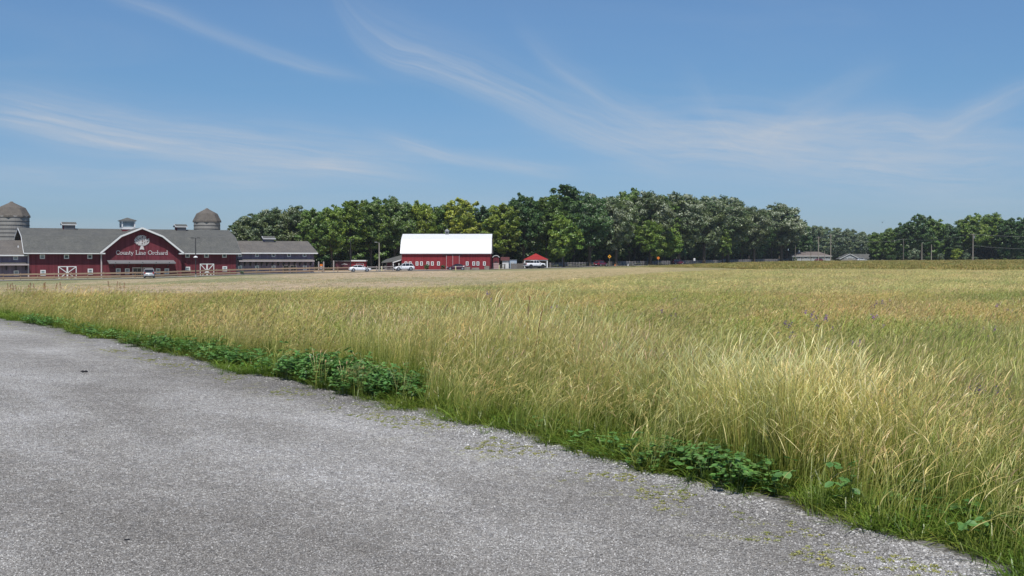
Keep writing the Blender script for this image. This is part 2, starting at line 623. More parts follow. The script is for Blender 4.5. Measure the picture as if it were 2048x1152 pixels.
def build_ground():
    az = np.concatenate([np.arange(-180, -32, 3.0), np.arange(-32, 32, 0.2), np.arange(32, 180, 3.0)])
    R = [0.0]
    r = 1.5
    while r < 9000:
        R.append(r)
        r *= 1.03 if r < 700 else 1.25
    R = np.array(R)
    A, RR = np.meshgrid(np.radians(az), R)
    X = RR * np.sin(A)
    Y = RR * np.cos(A)
    Z = gz(X, Y)
    na = len(az)
    idx = np.arange(len(R) * na).reshape(len(R), na)
    a = idx[:-1, :]
    b = idx[1:, :]
    f = np.stack([a, b, np.roll(b, -1, 1), np.roll(a, -1, 1)], -1).reshape(-1, 4)
    me = bpy.data.meshes.new('ground')
    V = np.stack([X.ravel(), Y.ravel(), Z.ravel()], 1)
    me.from_pydata(V.tolist(), [], f.tolist())
    # colours that belong to each patch of land
    d = far_limit(X, Y)
    Rr = np.hypot(X, Y)
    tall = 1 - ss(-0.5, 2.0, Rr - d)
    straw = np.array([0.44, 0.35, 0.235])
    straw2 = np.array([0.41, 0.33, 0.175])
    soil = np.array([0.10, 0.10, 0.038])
    green = np.array([0.23, 0.245, 0.125])
    beyond = np.array([0.27, 0.235, 0.11])
    P = 1024 + 2400 * np.tan(np.clip(np.arctan2(X, Y), -0.68, 0.68))
    g = (1 - ss(450, 700, P)) * ss(120, 150, Rr) * (0.25 + 0.65 * ss(0.35, 0.65, vnoise(X, Y * 0.5, 14, 2)))
    g = np.maximum(g, 0.8 * ss(0.55, 0.75, vnoise(X, Y * 0.4, 22, 5)) * ss(60, 100, Rr) * 0.6)
    g = np.maximum(g, 0.75 * ss(0.8, 1.0, Rr / np.maximum(np.interp(P, [0, 800, 1070, 1210, 1355, 1450, 1600, 2100], [206, 250, 280, 315, 370, 420, 400, 400]), 1)) * (P > 900))
    g = np.maximum(g, 0.6 * ss(1250, 1500, P) * ss(170, 240, Rr))
    far = ss(1300, 1550, P) * ss(150, 260, Rr)
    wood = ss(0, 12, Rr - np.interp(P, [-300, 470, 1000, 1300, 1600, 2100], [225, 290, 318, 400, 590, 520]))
    wr = ss(850, 1150, P)[..., None]
    C = (straw * (1 - wr) + straw2 * wr) * (1 - g[..., None]) + green[None, None] * g[..., None]
    C = C * (1 - far[..., None]) + beyond * far[..., None]
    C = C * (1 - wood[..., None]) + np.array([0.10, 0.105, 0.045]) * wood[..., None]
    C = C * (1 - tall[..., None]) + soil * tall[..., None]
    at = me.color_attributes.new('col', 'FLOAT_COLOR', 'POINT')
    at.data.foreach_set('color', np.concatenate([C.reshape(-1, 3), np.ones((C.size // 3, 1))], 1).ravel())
    m, t, b_ = base_mat('meadow_ground')
    vc = t.new('ShaderNodeVertexColor', layer_name='col')
    geo = t.new('ShaderNodeNewGeometry')
    sp = t.new('ShaderNodeSeparateXYZ')
    t.l.new(geo.outputs['Position'], sp.inputs[0])
    P2 = t.xyz(sp.outputs[0], t.math('MULTIPLY', sp.outputs[1], 0.35), 0.0)
    n1 = t.noise(P2, 0.35, 6.0, 0.65)
    n2 = t.noise(geo.outputs['Position'], 9.0, 4.0, 0.7)
    k = t.ramp(n1, [(0.3, (0.74, 0.76, 0.70)), (0.5, (1.0, 1.0, 1.0)), (0.7, (1.28, 1.22, 1.28))])
    k2 = t.ramp(n2, [(0.25, (0.6, 0.6, 0.6)), (0.75, (1.35, 1.35, 1.35))])
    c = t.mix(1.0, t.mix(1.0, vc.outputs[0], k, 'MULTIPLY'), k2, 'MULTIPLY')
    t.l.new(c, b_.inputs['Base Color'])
    b_.inputs['Roughness'].default_value = 0.95
    b_.inputs['Specular IOR Level'].default_value = 0.1
    bp = t.new('ShaderNodeBump')
    bp.inputs['Strength'].default_value = 0.8
    bp.inputs['Distance'].default_value = 0.08
    t.l.new(n2, bp.inputs['Height'])
    t.l.new(bp.outputs[0], b_.inputs['Normal'])
    me.materials.append(m)
    me.polygons.foreach_set('use_smooth', [True] * len(me.polygons))
    o = bpy.data.objects.new('ground', me)
    COL.objects.link(o)
    tag(o, kind='structure')
    return o


build_ground()


def strip(name, L, w0, w1, dz, mat, res=1):
    """a band along line L between offsets w0 and w1, laid over the terrain"""
    offs = np.linspace(w0, w1, 4)
    rows = [offset_line(L, d) for d in offs]
    V = []
    for r in rows:
        z = gz(r[:, 0], r[:, 1]) + dz
        V += np.stack([r[:, 0], r[:, 1], z], 1).tolist()
    n = len(L)
    F = [(j * n + i, j * n + i + 1, (j + 1) * n + i + 1, (j + 1) * n + i) for j in range(3) for i in range(n - 1)]
    me = bpy.data.meshes.new(name)
    me.from_pydata(V, [], F)
    me.materials.append(mat)
    o = bpy.data.objects.new(name, me)
    COL.objects.link(o)
    return o


M['asphalt'] = plain('pale_worn_road', (0.20, 0.195, 0.185), 0.9, 0, 0.2, 0.15, 2.0)
M['shoulder'] = plain('pale_gravel_shoulder', (0.42, 0.39, 0.33), 0.95, 0, 0.1, 0.2, 2.0)
tag(strip('road', ROAD, -3.0, 3.0, 0.10, M['asphalt']), kind='structure')
tag(strip('road_shoulder', ROAD, -4.1, -3.0, 0.09, M['shoulder']), kind='structure')
tag(strip('far_road_shoulder', ROAD, 3.0, 4.4, 0.09, M['shoulder']), kind='structure')


def build_gravel():
    # rows across the road: from the grass edge outwards to the left and behind the camera
    L = smooth_line(EDGE.tolist(), 8)
    offs = [-0.7, -0.45, -0.2, 0.0, 0.2, 0.45, 0.8, 1.3, 2, 3.2, 5, 8, 13, 20, 32]
    V, D = [], []
    for d in offs:
        r = offset_line(L, d)
        # keep the far side from folding over where the line bends
        z = gz(r[:, 0], r[:, 1]) + 0.022 - 0.016 * (d < -0.3)
        V += np.stack([r[:, 0], r[:, 1], z], 1).tolist()
        D += [d] * len(r)
    n = len(L)
    F = [(j * n + i, j * n + i + 1, (j + 1) * n + i + 1, (j + 1) * n + i) for j in range(len(offs) - 1) for i in range(n - 1)]
    me = bpy.data.meshes.new('gravel_road')
    me.from_pydata(V, [], F)
    at = me.attributes.new('edge', 'FLOAT', 'POINT')
    at.data.foreach_set('value', D)
    bm = bmesh.new()
    bm.from_mesh(me)
    bmesh.ops.recalc_face_normals(bm, faces=bm.faces)
    if sum(f.normal.z for f in bm.faces) < 0:
        bmesh.ops.reverse_faces(bm, faces=bm.faces)
    bm.to_mesh(me)
    bm.free()
    m, t, b = base_mat('rolled_gravel')
    geo = t.new('ShaderNodeNewGeometry')
    P = geo.outputs['Position']
    ed = t.new('ShaderNodeAttribute', attribute_name='edge').outputs['Fac']
    vo = t.new('ShaderNodeTexVoronoi', feature='F1')
    t.l.new(P, vo.inputs['Vector'])
    vo.inputs['Scale'].default_value = 62.0
    vo2 = t.new('ShaderNodeTexVoronoi', feature='F1')
    t.l.new(P, vo2.inputs['Vector'])
    vo2.inputs['Scale'].default_value = 27.0
    sc = t.new('ShaderNodeSeparateColor')
    t.l.new(vo.outputs['Color'], sc.inputs[0])
    sc2 = t.new('ShaderNodeSeparateColor')
    t.l.new(vo2.outputs['Color'], sc2.inputs[0])
    c = t.ramp(sc.outputs[0], [(0.0, (0.16, 0.154, 0.147)), (0.3, (0.25, 0.242, 0.231)), (0.62, (0.33, 0.320, 0.306)), (0.86, (0.40, 0.390, 0.373)), (1.0, (0.66, 0.65, 0.63))])
    warm = t.mix(t.math('MULTIPLY', sc.outputs[1], 0.35), c, (0.34, 0.30, 0.25, 1))
    big = t.math('GREATER_THAN', sc2.outputs[0], 0.80)
    c = t.mix(t.math('MULTIPLY', big, 0.6), warm, t.ramp(sc2.outputs[1], [(0.0, (0.11, 0.11, 0.115)), (0.6, (0.30, 0.30, 0.30)), (1.0, (0.6, 0.6, 0.6))]))
    sp = t.new('ShaderNodeSeparateXYZ')
    t.l.new(P, sp.inputs[0])
    al = t.math('ADD', t.math('MULTIPLY', sp.outputs[0], -0.62), t.math('MULTIPLY', sp.outputs[1], 0.785))
    ac = t.math('ADD', t.math('MULTIPLY', sp.outputs[0], 0.785), t.math('MULTIPLY', sp.outputs[1], 0.62))
    n1 = t.noise(t.xyz(t.math('MULTIPLY', al, 0.30), t.math('MULTIPLY', ac, 0.9), 0.0), 0.55, 5.0, 0.62, 0.5)
    n2 = t.noise(P, 2.3, 4.0, 0.6)
    dust = t.ramp(n1, [(0.3, (0.80, 0.79, 0.78)), (0.5, (1.06, 1.06, 1.06)), (0.68, (1.42, 1.44, 1.48))])
    d2 = t.ramp(n2, [(0.25, (0.86, 0.86, 0.87)), (0.75, (1.13, 1.13, 1.12))])
    c = t.mix(1.0, t.mix(1.0, c, dust, 'MULTIPLY'), d2, 'MULTIPLY')
    # darker loose stone and soil towards the grass
    edn = t.math('ADD', ed, t.math('MULTIPLY', t.math('SUBTRACT', t.noise(P, 1.4, 4.0, 0.6), 0.5), 1.2))
    dk = t.maprange(edn, 1.0, 0.1)
    c = t.mix(t.math('MULTIPLY', dk, 0.40), c, (0.085, 0.08, 0.082, 1))
    so = t.maprange(edn, -0.05, -0.35)
    c = t.mix(t.math('MULTIPLY', so, 0.8), c, (0.07, 0.06, 0.04, 1))
    # yellow-green moss in a broken band a hand's breadth from the edge
    band = t.math('MULTIPLY', t.maprange(edn, 0.12, 0.35), t.maprange(edn, 1.15, 0.6))
    mo = t.math('MULTIPLY', band, t.maprange(t.noise(P, 3.2, 5.0, 0.75), 0.53, 0.62))
    mo = t.math('MULTIPLY', mo, t.maprange(t.noise(P, 30.0, 3.0, 0.7), 0.42, 0.6))
    c = t.mix(t.math('MULTIPLY', mo, 0.75), c, (0.34, 0.34, 0.075, 1))
    t.l.new(c, b.inputs['Base Color'])
    b.inputs['Roughness'].default_value = 0.85
    b.inputs['Specular IOR Level'].default_value = 0.25
    hgt = t.math('ADD', t.math('MULTIPLY', vo.outputs['Distance'], -1.0), t.math('MULTIPLY', vo2.outputs['Distance'], -0.5))
    hgt = t.math('ADD', hgt, t.math('MULTIPLY', sc.outputs[2], 0.5))
    bp = t.new('ShaderNodeBump')
    bp.inputs['Strength'].default_value = 0.9
    bp.inputs['Distance'].default_value = 0.012
    t.l.new(hgt, bp.inputs['Height'])
    t.l.new(bp.outputs[0], b.inputs['Normal'])
    me.materials.append(m)
    o = bpy.data.objects.new('gravel_road', me)
    COL.objects.link(o)
    tag(o, kind='structure')


build_gravel()


# ------------------------------------------------------------------ grass
def grass_mat(name, transl=0.35, gloss=0.0):
    m = bpy.data.materials.new(name)
    m.use_nodes = True
    t = NT(m.node_tree)
    t.n.clear()
    out = t.new('ShaderNodeOutputMaterial')
    vc = t.new('ShaderNodeVertexColor', layer_name='col')
    oi = t.new('ShaderNodeObjectInfo')
    geo = t.new('ShaderNodeNewGeometry')
    sp = t.new('ShaderNodeSeparateXYZ')
    t.l.new(geo.outputs['Position'], sp.inputs[0])
    P2 = t.xyz(sp.outputs[0], t.math('MULTIPLY', sp.outputs[1], 0.6), 0.0)
    n1 = t.noise(P2, 0.16, 4.0, 0.6)
    n2 = t.noise(P2, 0.55, 3.0, 0.6, 0.0)
    patch = t.ramp(n1, [(0.32, (0.76, 0.86, 0.68)), (0.44, (0.97, 0.99, 0.86)), (0.56, (1.08, 1.01, 0.94)), (0.70, (1.18, 1.04, 1.00))])
    patch2 = t.ramp(n2, [(0.3, (0.74, 0.81, 0.76)), (0.7, (1.18, 1.16, 1.12))])
    rnd = t.ramp(oi.outputs['Random'], [(0.0, (0.66, 0.74, 0.62)), (0.35, (0.92, 0.98, 0.88)), (0.7, (1.06, 1.04, 0.98)), (1.0, (1.26, 1.18, 1.06))])
    c = t.mix(1.0, vc.outputs[0], patch, 'MULTIPLY')
    c = t.mix(1.0, c, patch2, 'MULTIPLY')
    c = t.mix(1.0, c, rnd, 'MULTIPLY')
    d = t.new('ShaderNodeBsdfDiffuse')
    tr = t.new('ShaderNodeBsdfTranslucent')
    t.l.new(c, d.inputs[0])
    t.l.new(c, tr.inputs[0])
    mx = t.new('ShaderNodeMixShader')
    mx.inputs[0].default_value = transl
    t.l.new(d.outputs[0], mx.inputs[1])
    t.l.new(tr.outputs[0], mx.inputs[2])
    last = mx.outputs[0]
    if gloss:
        g = t.new('ShaderNodeBsdfGlossy')
        g.inputs['Roughness'].default_value = 0.4
        m2 = t.new('ShaderNodeMixShader')
        m2.inputs[0].default_value = gloss
        t.l.new(last, m2.inputs[1])
        t.l.new(g.outputs[0], m2.inputs[2])
        last = m2.outputs[0]
    t.l.new(last, out.inputs[0])
    return m


GM = grass_mat('meadow_grass', 0.35, 0.03)
LM = grass_mat('weed_leaf', 0.25, 0.07)


class CB:
    """coloured mesh builder"""
    def __init__(self, seed):
        self.v, self.f, self.c = [], [], []
        self.r = random.Random(seed)

    def quad(self, a, b, c, d, ca, cb):
        o = len(self.v)
        self.v += [tuple(a), tuple(b), tuple(c), tuple(d)]
        self.c += [ca, ca, cb, cb]
        self.f.append((o, o + 1, o + 2, o + 3))

    def ribbon(self, pts, ws, cols, ang):
        s = Vector((math.cos(ang), math.sin(ang), 0))
        o = len(self.v)
        for p, w, c in zip(pts, ws, cols):
            p = Vector(p)
            self.v.append(tuple(p - s * w / 2))
            self.v.append(tuple(p + s * w / 2))
            self.c += [c, c]
        for i in range(len(pts) - 1):
            self.f.append((o + 2 * i, o + 2 * i + 1, o + 2 * i + 3, o + 2 * i + 2))

    def mesh(self, name, mat):
        me = bpy.data.meshes.new(name)
        me.from_pydata(self.v, [], self.f)
        at = me.color_attributes.new('col', 'FLOAT_COLOR', 'POINT')
        at.data.foreach_set('color', [q for c in self.c for q in (c[0], c[1], c[2], 1.0)])
        me.materials.append(mat)
        return me


def lerp(a, b, t):
    return tuple(x + (y - x) * t for x, y in zip(a, b))


def jit(r, c, a=0.15):
    k = 1 + r.uniform(-a, a)
    return tuple(x * k * (1 + r.uniform(-a, a) * 0.4) for x in c)


GREEN_D = (0.075, 0.125, 0.022)
GREEN = (0.190, 0.270, 0.050)
GREEN_Y = (0.365, 0.410, 0.105)
STRAW = (0.690, 0.608, 0.280)
PALE = (0.86, 0.80, 0.50)
TAN = (0.585, 0.460, 0.232)
ROSE = (0.540, 0.385, 0.260)
BROWN = (0.21, 0.13, 0.08)


def curve_pts(r, base, h, lean, direc, n, curl=1.0):
    pts = []
    for i in range(n + 1):
        t = i / n
        k = lean * (t ** (1.6 + 0.6 * curl))
        drop = 0.35 * lean * t ** 4
        pts.append((base[0] + math.cos(direc) * k, base[1] + math.sin(direc) * k, h * t - drop + base[2]))
    return pts


def stalk(cb, base, h, w, wind, greeny, head, headcol, segs=4, leanm=0.26, olive=0.0):
    r = cb.r
    d = wind + r.gauss(0, 0.85)
    lean = h * max(0.03, r.gauss(leanm, leanm * 0.65))
    pts = curve_pts(r, base, h, lean, d, segs)
    if r.random() < 0.07 and segs > 2:      # a broken stem
        k = Vector((r.uniform(-1, 1), r.uniform(-1, 1), -0.35)).normalized() * h * 0.22
        q = Vector(pts[-2])
        pts[-1] = tuple(q + k)
    low = jit(r, lerp(GREEN_D, GREEN, 0.3 + 0.9 * r.random()), 0.25)
    mid = jit(r, lerp(GREEN_Y, STRAW, 0.75 * r.random() ** 1.3 if segs > 3 else r.random() if segs > 2 else 0.3 + 0.6 * r.random()), 0.25)
    br = 0.70 if segs > 3 else 0.50
    top = jit(r, lerp(STRAW, PALE, r.random() ** 2), 0.15)
    top = lerp(top, (0.42, 0.40, 0.15), olive)
    cols = []
    for i in range(segs + 1):
        t = i / segs
        cols.append(lerp(low, mid, min(1, t / br)) if t < br else lerp(mid, top, (t - br) / (1 - br)))
    ws = [w * (1.0 - 0.5 * i / segs) for i in range(segs + 1)]
    ang = r.uniform(0, math.pi)
    cb.ribbon(pts, ws, cols, ang)
    if head:
        tip = Vector(pts[-1])
        dirv = (tip - Vector(pts[-2])).normalized()
        hl = h * r.uniform(0.12, 0.2)
        hc = jit(r, headcol, 0.25)
        k = 4
        p = [tip + dirv * (hl * i / k) + Vector((math.cos(d), math.sin(d), 0)) * (0.22 * hl * (i / k) ** 2) - Vector((0, 0, 0.25 * hl * (i / k) ** 2)) for i in range(k + 1)]
        hw = w * head
        prof = [0.4, 1.0, 0.9, 0.6, 0.1]
        cb.ribbon(p, [hw * q for q in prof], [hc, hc, lerp(hc, PALE, 0.25), hc, hc], ang + 0.4)
        if head > 2.2:
            for q in range(7):      # spikelets that stand off the head
                i = r.randint(0, 3)
                a = p[i]
                dd = Vector((r.uniform(-1, 1), r.uniform(-1, 1), r.uniform(0.4, 1.6))).normalized() * hl * 0.28
                sd = Vector((r.uniform(-1, 1), r.uniform(-1, 1), 0)).normalized() * w * 0.9
                cb.quad(a - sd * 0.3, a + sd * 0.3, a + dd + sd, a + dd - sd * 0.4, hc, lerp(hc, STRAW, 0.4))


def blade(cb, base, h, w, d, lean, c0, c1, segs=3):
    r = cb.r
    pts = curve_pts(r, base, h, lean, d, segs, 1.2)
    prof = [0.8, 1.0, 0.75, 0.12] if segs == 3 else [0.8, 1.0, 0.9, 0.6, 0.1]
    cb.ribbon(pts, [w * q for q in prof], [lerp(c0, c1, i / segs) for i in range(segs + 1)], d + math.pi / 2 + r.uniform(-0.5, 0.5))


SRC = bpy.data.collections.new('grass_sources')
WIND = 0.15          # the wind lays the heads over towards +x


def source(name, cb, mat):
    me = cb.mesh(name, mat)
    o = bpy.data.objects.new(name, me)
    return o


def clump_tall(seed, n, spread, hh, headcol, w=0.0035, headw=2.6, leaves=10, greeny=1.0, segs=4, leanm=0.24, olive=0.0):
    cb = CB(seed)
    r = cb.r
    for i in range(n):
        a, q = r.uniform(0, 6.28), spread * math.sqrt(r.random())
        b = (q * math.cos(a), q * math.sin(a), -0.03)
        stalk(cb, b, hh * r.uniform(0.62, 1.08), w * r.uniform(0.8, 1.3), WIND, greeny, headw if r.random() < 0.75 else 0, headcol, segs, leanm, olive)
    for i in range(leaves):
        a, q = r.uniform(0, 6.28), spread * math.sqrt(r.random())
        b = (q * math.cos(a), q * math.sin(a), -0.02)
        h = hh * r.uniform(0.2, 0.6)
        blade(cb, b, h, w * r.uniform(1.5, 2.6), r.uniform(0, 6.28), h * r.uniform(0.15, 0.7), jit(r, GREEN_D, 0.3), jit(r, lerp(GREEN, GREEN_Y, r.random()), 0.3))
    return cb


def clump_short(seed, n, spread, hh, w=0.006, cols=(GREEN_D, GREEN), leanf=0.9):
    cb = CB(seed)
    r = cb.r
    for i in range(n):
        a, q = r.uniform(0, 6.28), spread * r.random()
        b = (q * math.cos(a), q * math.sin(a), -0.02)
        h = hh * r.uniform(0.35, 1.0)
        blade(cb, b, h, w * r.uniform(0.6, 1.4), a + r.gauss(0, 0.6), h * r.uniform(0.2, leanf), jit(r, cols[0], 0.25), jit(r, cols[1], 0.3), 4)
    return cb


def leafy(seed, n, hh, spread, ls):
    """a sprig of round-leaved weed: three leaflets at the end of each stem"""
    cb = CB(seed)
    r = cb.r
    for i in range(n):
        a = r.uniform(0, 6.28)
        q = spread * math.sqrt(r.random())
        top = Vector((q * math.cos(a), q * math.sin(a), hh * r.uniform(0.45, 1.0)))
        cb.ribbon([(top.x * 0.3, top.y * 0.3, 0), tuple(top * 0.6), tuple(top)], [0.004, 0.003, 0.003], [GREEN_D, GREEN_D, GREEN], r.uniform(0, 3))
        for k in range(3):
            d = a + k * 2.1 + r.uniform(-0.4, 0.4)
            u = Vector((math.cos(d), math.sin(d), r.uniform(-0.45, 0.35))).normalized()
            s = Vector((-math.sin(d), math.cos(d), r.uniform(-0.3, 0.3))).normalized()
            L = ls * r.uniform(0.6, 1.15)
            c = jit(r, (0.095, 0.215, 0.062), 0.4)
            c2 = jit(r, (0.19, 0.34, 0.115), 0.4)
            nrm = u.cross(s)
            pts = [top, top + u * L * 0.35 - s * L * 0.36 + nrm * L * 0.06, top + u * L * 0.8 - s * L * 0.30 + nrm * L * 0.05, top + u * L, top + u * L * 0.8 + s * L * 0.30 + nrm * L * 0.05, top + u * L * 0.35 + s * L * 0.36 + nrm * L * 0.06]
            o = len(cb.v)
            cb.v += [tuple(p) for p in pts] + [tuple(top + u * L * 0.5 - nrm * L * 0.04)]
            cb.c += [c, c2, c2, c2, c, c, c]
            for j in range(6):
                cb.f.append((o + 6, o + j, o + (j + 1) % 6))
    return cb


def plume(seed):
    """soft cloudy seed heads (foxtail / bent grass)"""
    cb = CB(seed)
    r = cb.r
    for i in range(22):
        a, q = r.uniform(0, 6.28), 0.10 * math.sqrt(r.random())
        b = (q * math.cos(a), q * math.sin(a), 0)
        h = r.uniform(0.45, 0.7)
        d = WIND + r.gauss(0, 0.9)
        pts = curve_pts(r, b, h, h * r.uniform(0.15, 0.6), d, 4)
        cb.ribbon(pts, [0.003] * 5, [GREEN, GREEN_Y, STRAW, STRAW, TAN], r.uniform(0, 3))
        tip = Vector(pts[-1])
        for k in range(26):
            o = Vector((r.gauss(0, 1), r.gauss(0, 1), r.gauss(0, 1.3))) * 0.045
            e = o + Vector((r.uniform(-1, 1), r.uniform(-1, 1), r.uniform(-1, 1))) * 0.014
            s = Vector((r.uniform(-1, 1), r.uniform(-1, 1), 0)).normalized() * 0.0013
            c = jit(r, (0.52, 0.40, 0.31), 0.3)
            cb.quad(tip + o - s, tip + o + s, tip + e + s, tip + e - s, c, c)
    return cb


def vetch(seed):
    cb = clump_short(seed, 14, 0.10, 0.55, 0.006, (GREEN_D, (0.11, 0.17, 0.08)), 0.7)
    r = cb.r
    for i in range(5):
        p = Vector((r.uniform(-0.15, 0.15), r.uniform(-0.15, 0.15), r.uniform(0.42, 0.62)))
        for k in range(14):
            q = p + Vector((r.gauss(0, 0.011), r.gauss(0, 0.011), r.uniform(-0.03, 0.03)))
            s = Vector((r.uniform(-1, 1), r.uniform(-1, 1), 0)).normalized() * 0.006
            c = jit(r, (0.34, 0.20, 0.48), 0.25)
            cb.quad(q - s, q + s, q + s + Vector((0, 0, 0.010)), q - s + Vector((0, 0, 0.012)), c, c)
    return cb


S = {}
S['near'] = [source('tall_grass_clump', clump_tall(10 + k, 20, 0.11, 0.92, [TAN, ROSE, STRAW, TAN, STRAW, ROSE][k], 0.0034, [2.1, 2.0, 1.7, 2.4, 1.5, 2.1][k], 9, 1.0, 4, 0.16), GM) for k in range(6)]
S['near'] += [source('tall_grass_clump', clump_tall(30, 34, 0.13, 1.06, PALE, 0.0040, 1.4, 10, 1.0, 4, 0.11), GM), source('tall_grass_clump', clump_tall(31, 26, 0.08, 1.0, STRAW, 0.0038, 1.8, 10, 1.0, 4, 0.13), GM)]
S['inner'] = [source('tall_grass_clump', clump_tall(220 + k, 22, 0.13, 0.92, [TAN, GREEN_Y, STRAW, ROSE, GREEN_Y, TAN][k], 0.0034, [1.8, 1.6, 1.5, 2.0, 1.5, 1.9][k], 12, 1.0, 4, 0.22, 0.65), GM) for k in range(6)]
S['leafg'] = [source('leafy_grass_clump', clump_short(50 + k, 34, 0.13, 0.52, 0.0065, (GREEN_D, GREEN if k else GREEN_Y), 0.9), GM) for k in range(3)]
S['mid'] = [source('tall_grass_clump', clump_tall(70 + k, 46, 0.34, 0.86, [TAN, ROSE, STRAW, TAN, GREEN_Y][k], 0.0052, 2.3, 16, 1.0, 3, 0.22, 0.35), GM) for k in range(5)]
S['far'] = [source('tall_grass_patch', clump_tall(90 + k, 100, 0.85, 0.80, [TAN, ROSE, STRAW, TAN][k], 0.0100, 2.0, 30, 1.0, 2), GM) for k in range(4)]
S['edge'] = [source('short_grass_tuft', clump_short(110 + k, 26, 0.05, [0.17, 0.24, 0.30, 0.20][k], 0.0055, [((0.09, 0.16, 0.025), (0.16, 0.29, 0.045)), ((0.10, 0.17, 0.03), (0.26, 0.32, 0.07)), ((0.09, 0.16, 0.025), (0.19, 0.30, 0.06)), (GREEN, (0.32, 0.36, 0.10))][k], 1.1), GM) for k in range(4)]
S['leafy'] = [source('round_leaf_sprig', leafy(130 + k, 9, [0.22, 0.30, 0.26][k], 0.13, 0.055), LM) for k in range(3)]
S['dry'] = [source('dry_grass_tuft', clump_short(150 + k, 22, 0.35, [0.12, 0.18, 0.15][k], 0.011, [((0.40, 0.34, 0.22), (0.72, 0.60, 0.44)), ((0.27, 0.26, 0.13), (0.60, 0.52, 0.33)), ((0.46, 0.38, 0.28), (0.78, 0.66, 0.52))][k], 1.2), GM) for k in range(3)]
S['rough'] = [source('rough_grass_patch', clump_short(170 + k, 46, 1.1, 0.52, 0.05, [((0.20, 0.18, 0.06), (0.44, 0.36, 0.14)), ((0.16, 0.17, 0.06), (0.33, 0.32, 0.12)), ((0.22, 0.18, 0.07), (0.52, 0.40, 0.17))][k], 0.6), GM) for k in range(3)]
S['plume'] = [source('plume_grass', plume(190 + k), GM) for k in range(2)]
S['vetch'] = [source('vetch', vetch(200 + k), GM) for k in range(2)]


def scatter(name, pts, rotz, tilt, scale, idx, sources, label, cat):
    n = len(pts)
    me = bpy.data.meshes.new(name)
    me.from_pydata(np.asarray(pts).tolist(), [], [])
    a = me.attributes.new('rot', 'FLOAT_VECTOR', 'POINT')
    a.data.foreach_set('vector', np.stack([tilt[:, 0], tilt[:, 1], rotz], 1).ravel())
    a = me.attributes.new('scl', 'FLOAT_VECTOR', 'POINT')
    a.data.foreach_set('vector', scale.ravel())
    a = me.attributes.new('pick', 'INT', 'POINT')
    a.data.foreach_set('value', idx.astype(np.int32))
    o = bpy.data.objects.new(name, me)
    COL.objects.link(o)
    ng = bpy.data.node_groups.new(name + '_nodes', 'GeometryNodeTree')
    ng.interface.new_socket('Geometry', in_out='INPUT', socket_type='NodeSocketGeometry')
    ng.interface.new_socket('Geometry', in_out='OUTPUT', socket_type='NodeSocketGeometry')
    gi = ng.nodes.new('NodeGroupInput')
    go = ng.nodes.new('NodeGroupOutput')
    iop = ng.nodes.new('GeometryNodeInstanceOnPoints')
    g2i = ng.nodes.new('GeometryNodeGeometryToInstance')
    for s in reversed(sources):
        oi = ng.nodes.new('GeometryNodeObjectInfo')
        oi.inputs['Object'].default_value = s
        oi.inputs['As Instance'].default_value = True
        ng.links.new(oi.outputs['Geometry'], g2i.inputs[0])

    def attr(nm, typ):
        q = ng.nodes.new('GeometryNodeInputNamedAttribute')
        q.data_type = typ
        q.inputs['Name'].default_value = nm
        return q.outputs[0]
    ng.links.new(gi.outputs[0], iop.inputs['Points'])
    ng.links.new(g2i.outputs[0], iop.inputs['Instance'])
    iop.inputs['Pick Instance'].default_value = True
    ng.links.new(attr('pick', 'INT'), iop.inputs['Instance Index'])
    ng.links.new(attr('rot', 'FLOAT_VECTOR'), iop.inputs['Rotation'])
    ng.links.new(attr('scl', 'FLOAT_VECTOR'), iop.inputs['Scale'])
    ng.links.new(iop.outputs[0], go.inputs[0])
    md = o.modifiers.new('scatter', 'NODES')
    md.node_group = ng
    tag(o, label, cat, kind='stuff')
    return o


RNG = np.random.default_rng(7)


def wedge(y0, y1, density, margin=0.08, half=0.427):
    """random points inside the view wedge between two distances"""
    hw = (half + margin) * y1 + 4.0
    n = int(2 * hw * (y1 - y0) * density)
    y = RNG.uniform(y0, y1, n)
    x = RNG.uniform(-1, 1, n) * hw
    k = np.abs(x) < (half + margin) * y + 4.0
    return x[k], y[k]


def place(x, y, hs, hvar=0.12, lean=0.0, spin=0.6, sx=1.0):
    n = len(x)
    pts = np.stack([x, y, gz(x, y)], 1)
    rz = RNG.uniform(-spin, spin, n)
    tilt = RNG.normal(0, 0.05 + lean, (n, 2))
    s = hs * RNG.normal(1, hvar, n)
    w = RNG.uniform(0.85, 1.2, n) * sx
    w = np.where(RNG.random(n) < 0.5, w, w)
    return pts, rz, tilt, np.stack([w, w, s], 1)


def hmap(x, y):
    """height of the meadow: bunches and hollows"""
    a = vnoise(x, y, 2.1, 1)
    b = vnoise(x, y, 0.8, 2)
    c = vnoise(x, y, 9.0, 3)
    return 0.66 + 0.26 * a + 0.16 * b + 0.10 * c


# beds of round-leaved weed in the verge: column, row, half length, sprigs, height
BEDS = [(640, 768, 0.9, 190, 1.15), (700, 780, 0.8, 170, 1.15), (770, 798, 0.7, 150, 1.05), (485, 735, 1.3, 70, 0.9), (380, 712, 1.6, 70, 0.9), (320, 700, 1.5, 50, 0.8), (205, 678, 2.4, 60, 0.8), (70, 650, 2.6, 60, 0.8),
                          (1340, 945, 0.4, 20, 0.8), (1420, 968, 0.35, 19, 0.9), (1500, 990, 0.3, 13, 0.7), (1210, 915, 0.45, 9, 0.6), (1900, 1060, 0.4, 14, 0.7), (1120, 880, 0.4, 12, 0.6)]


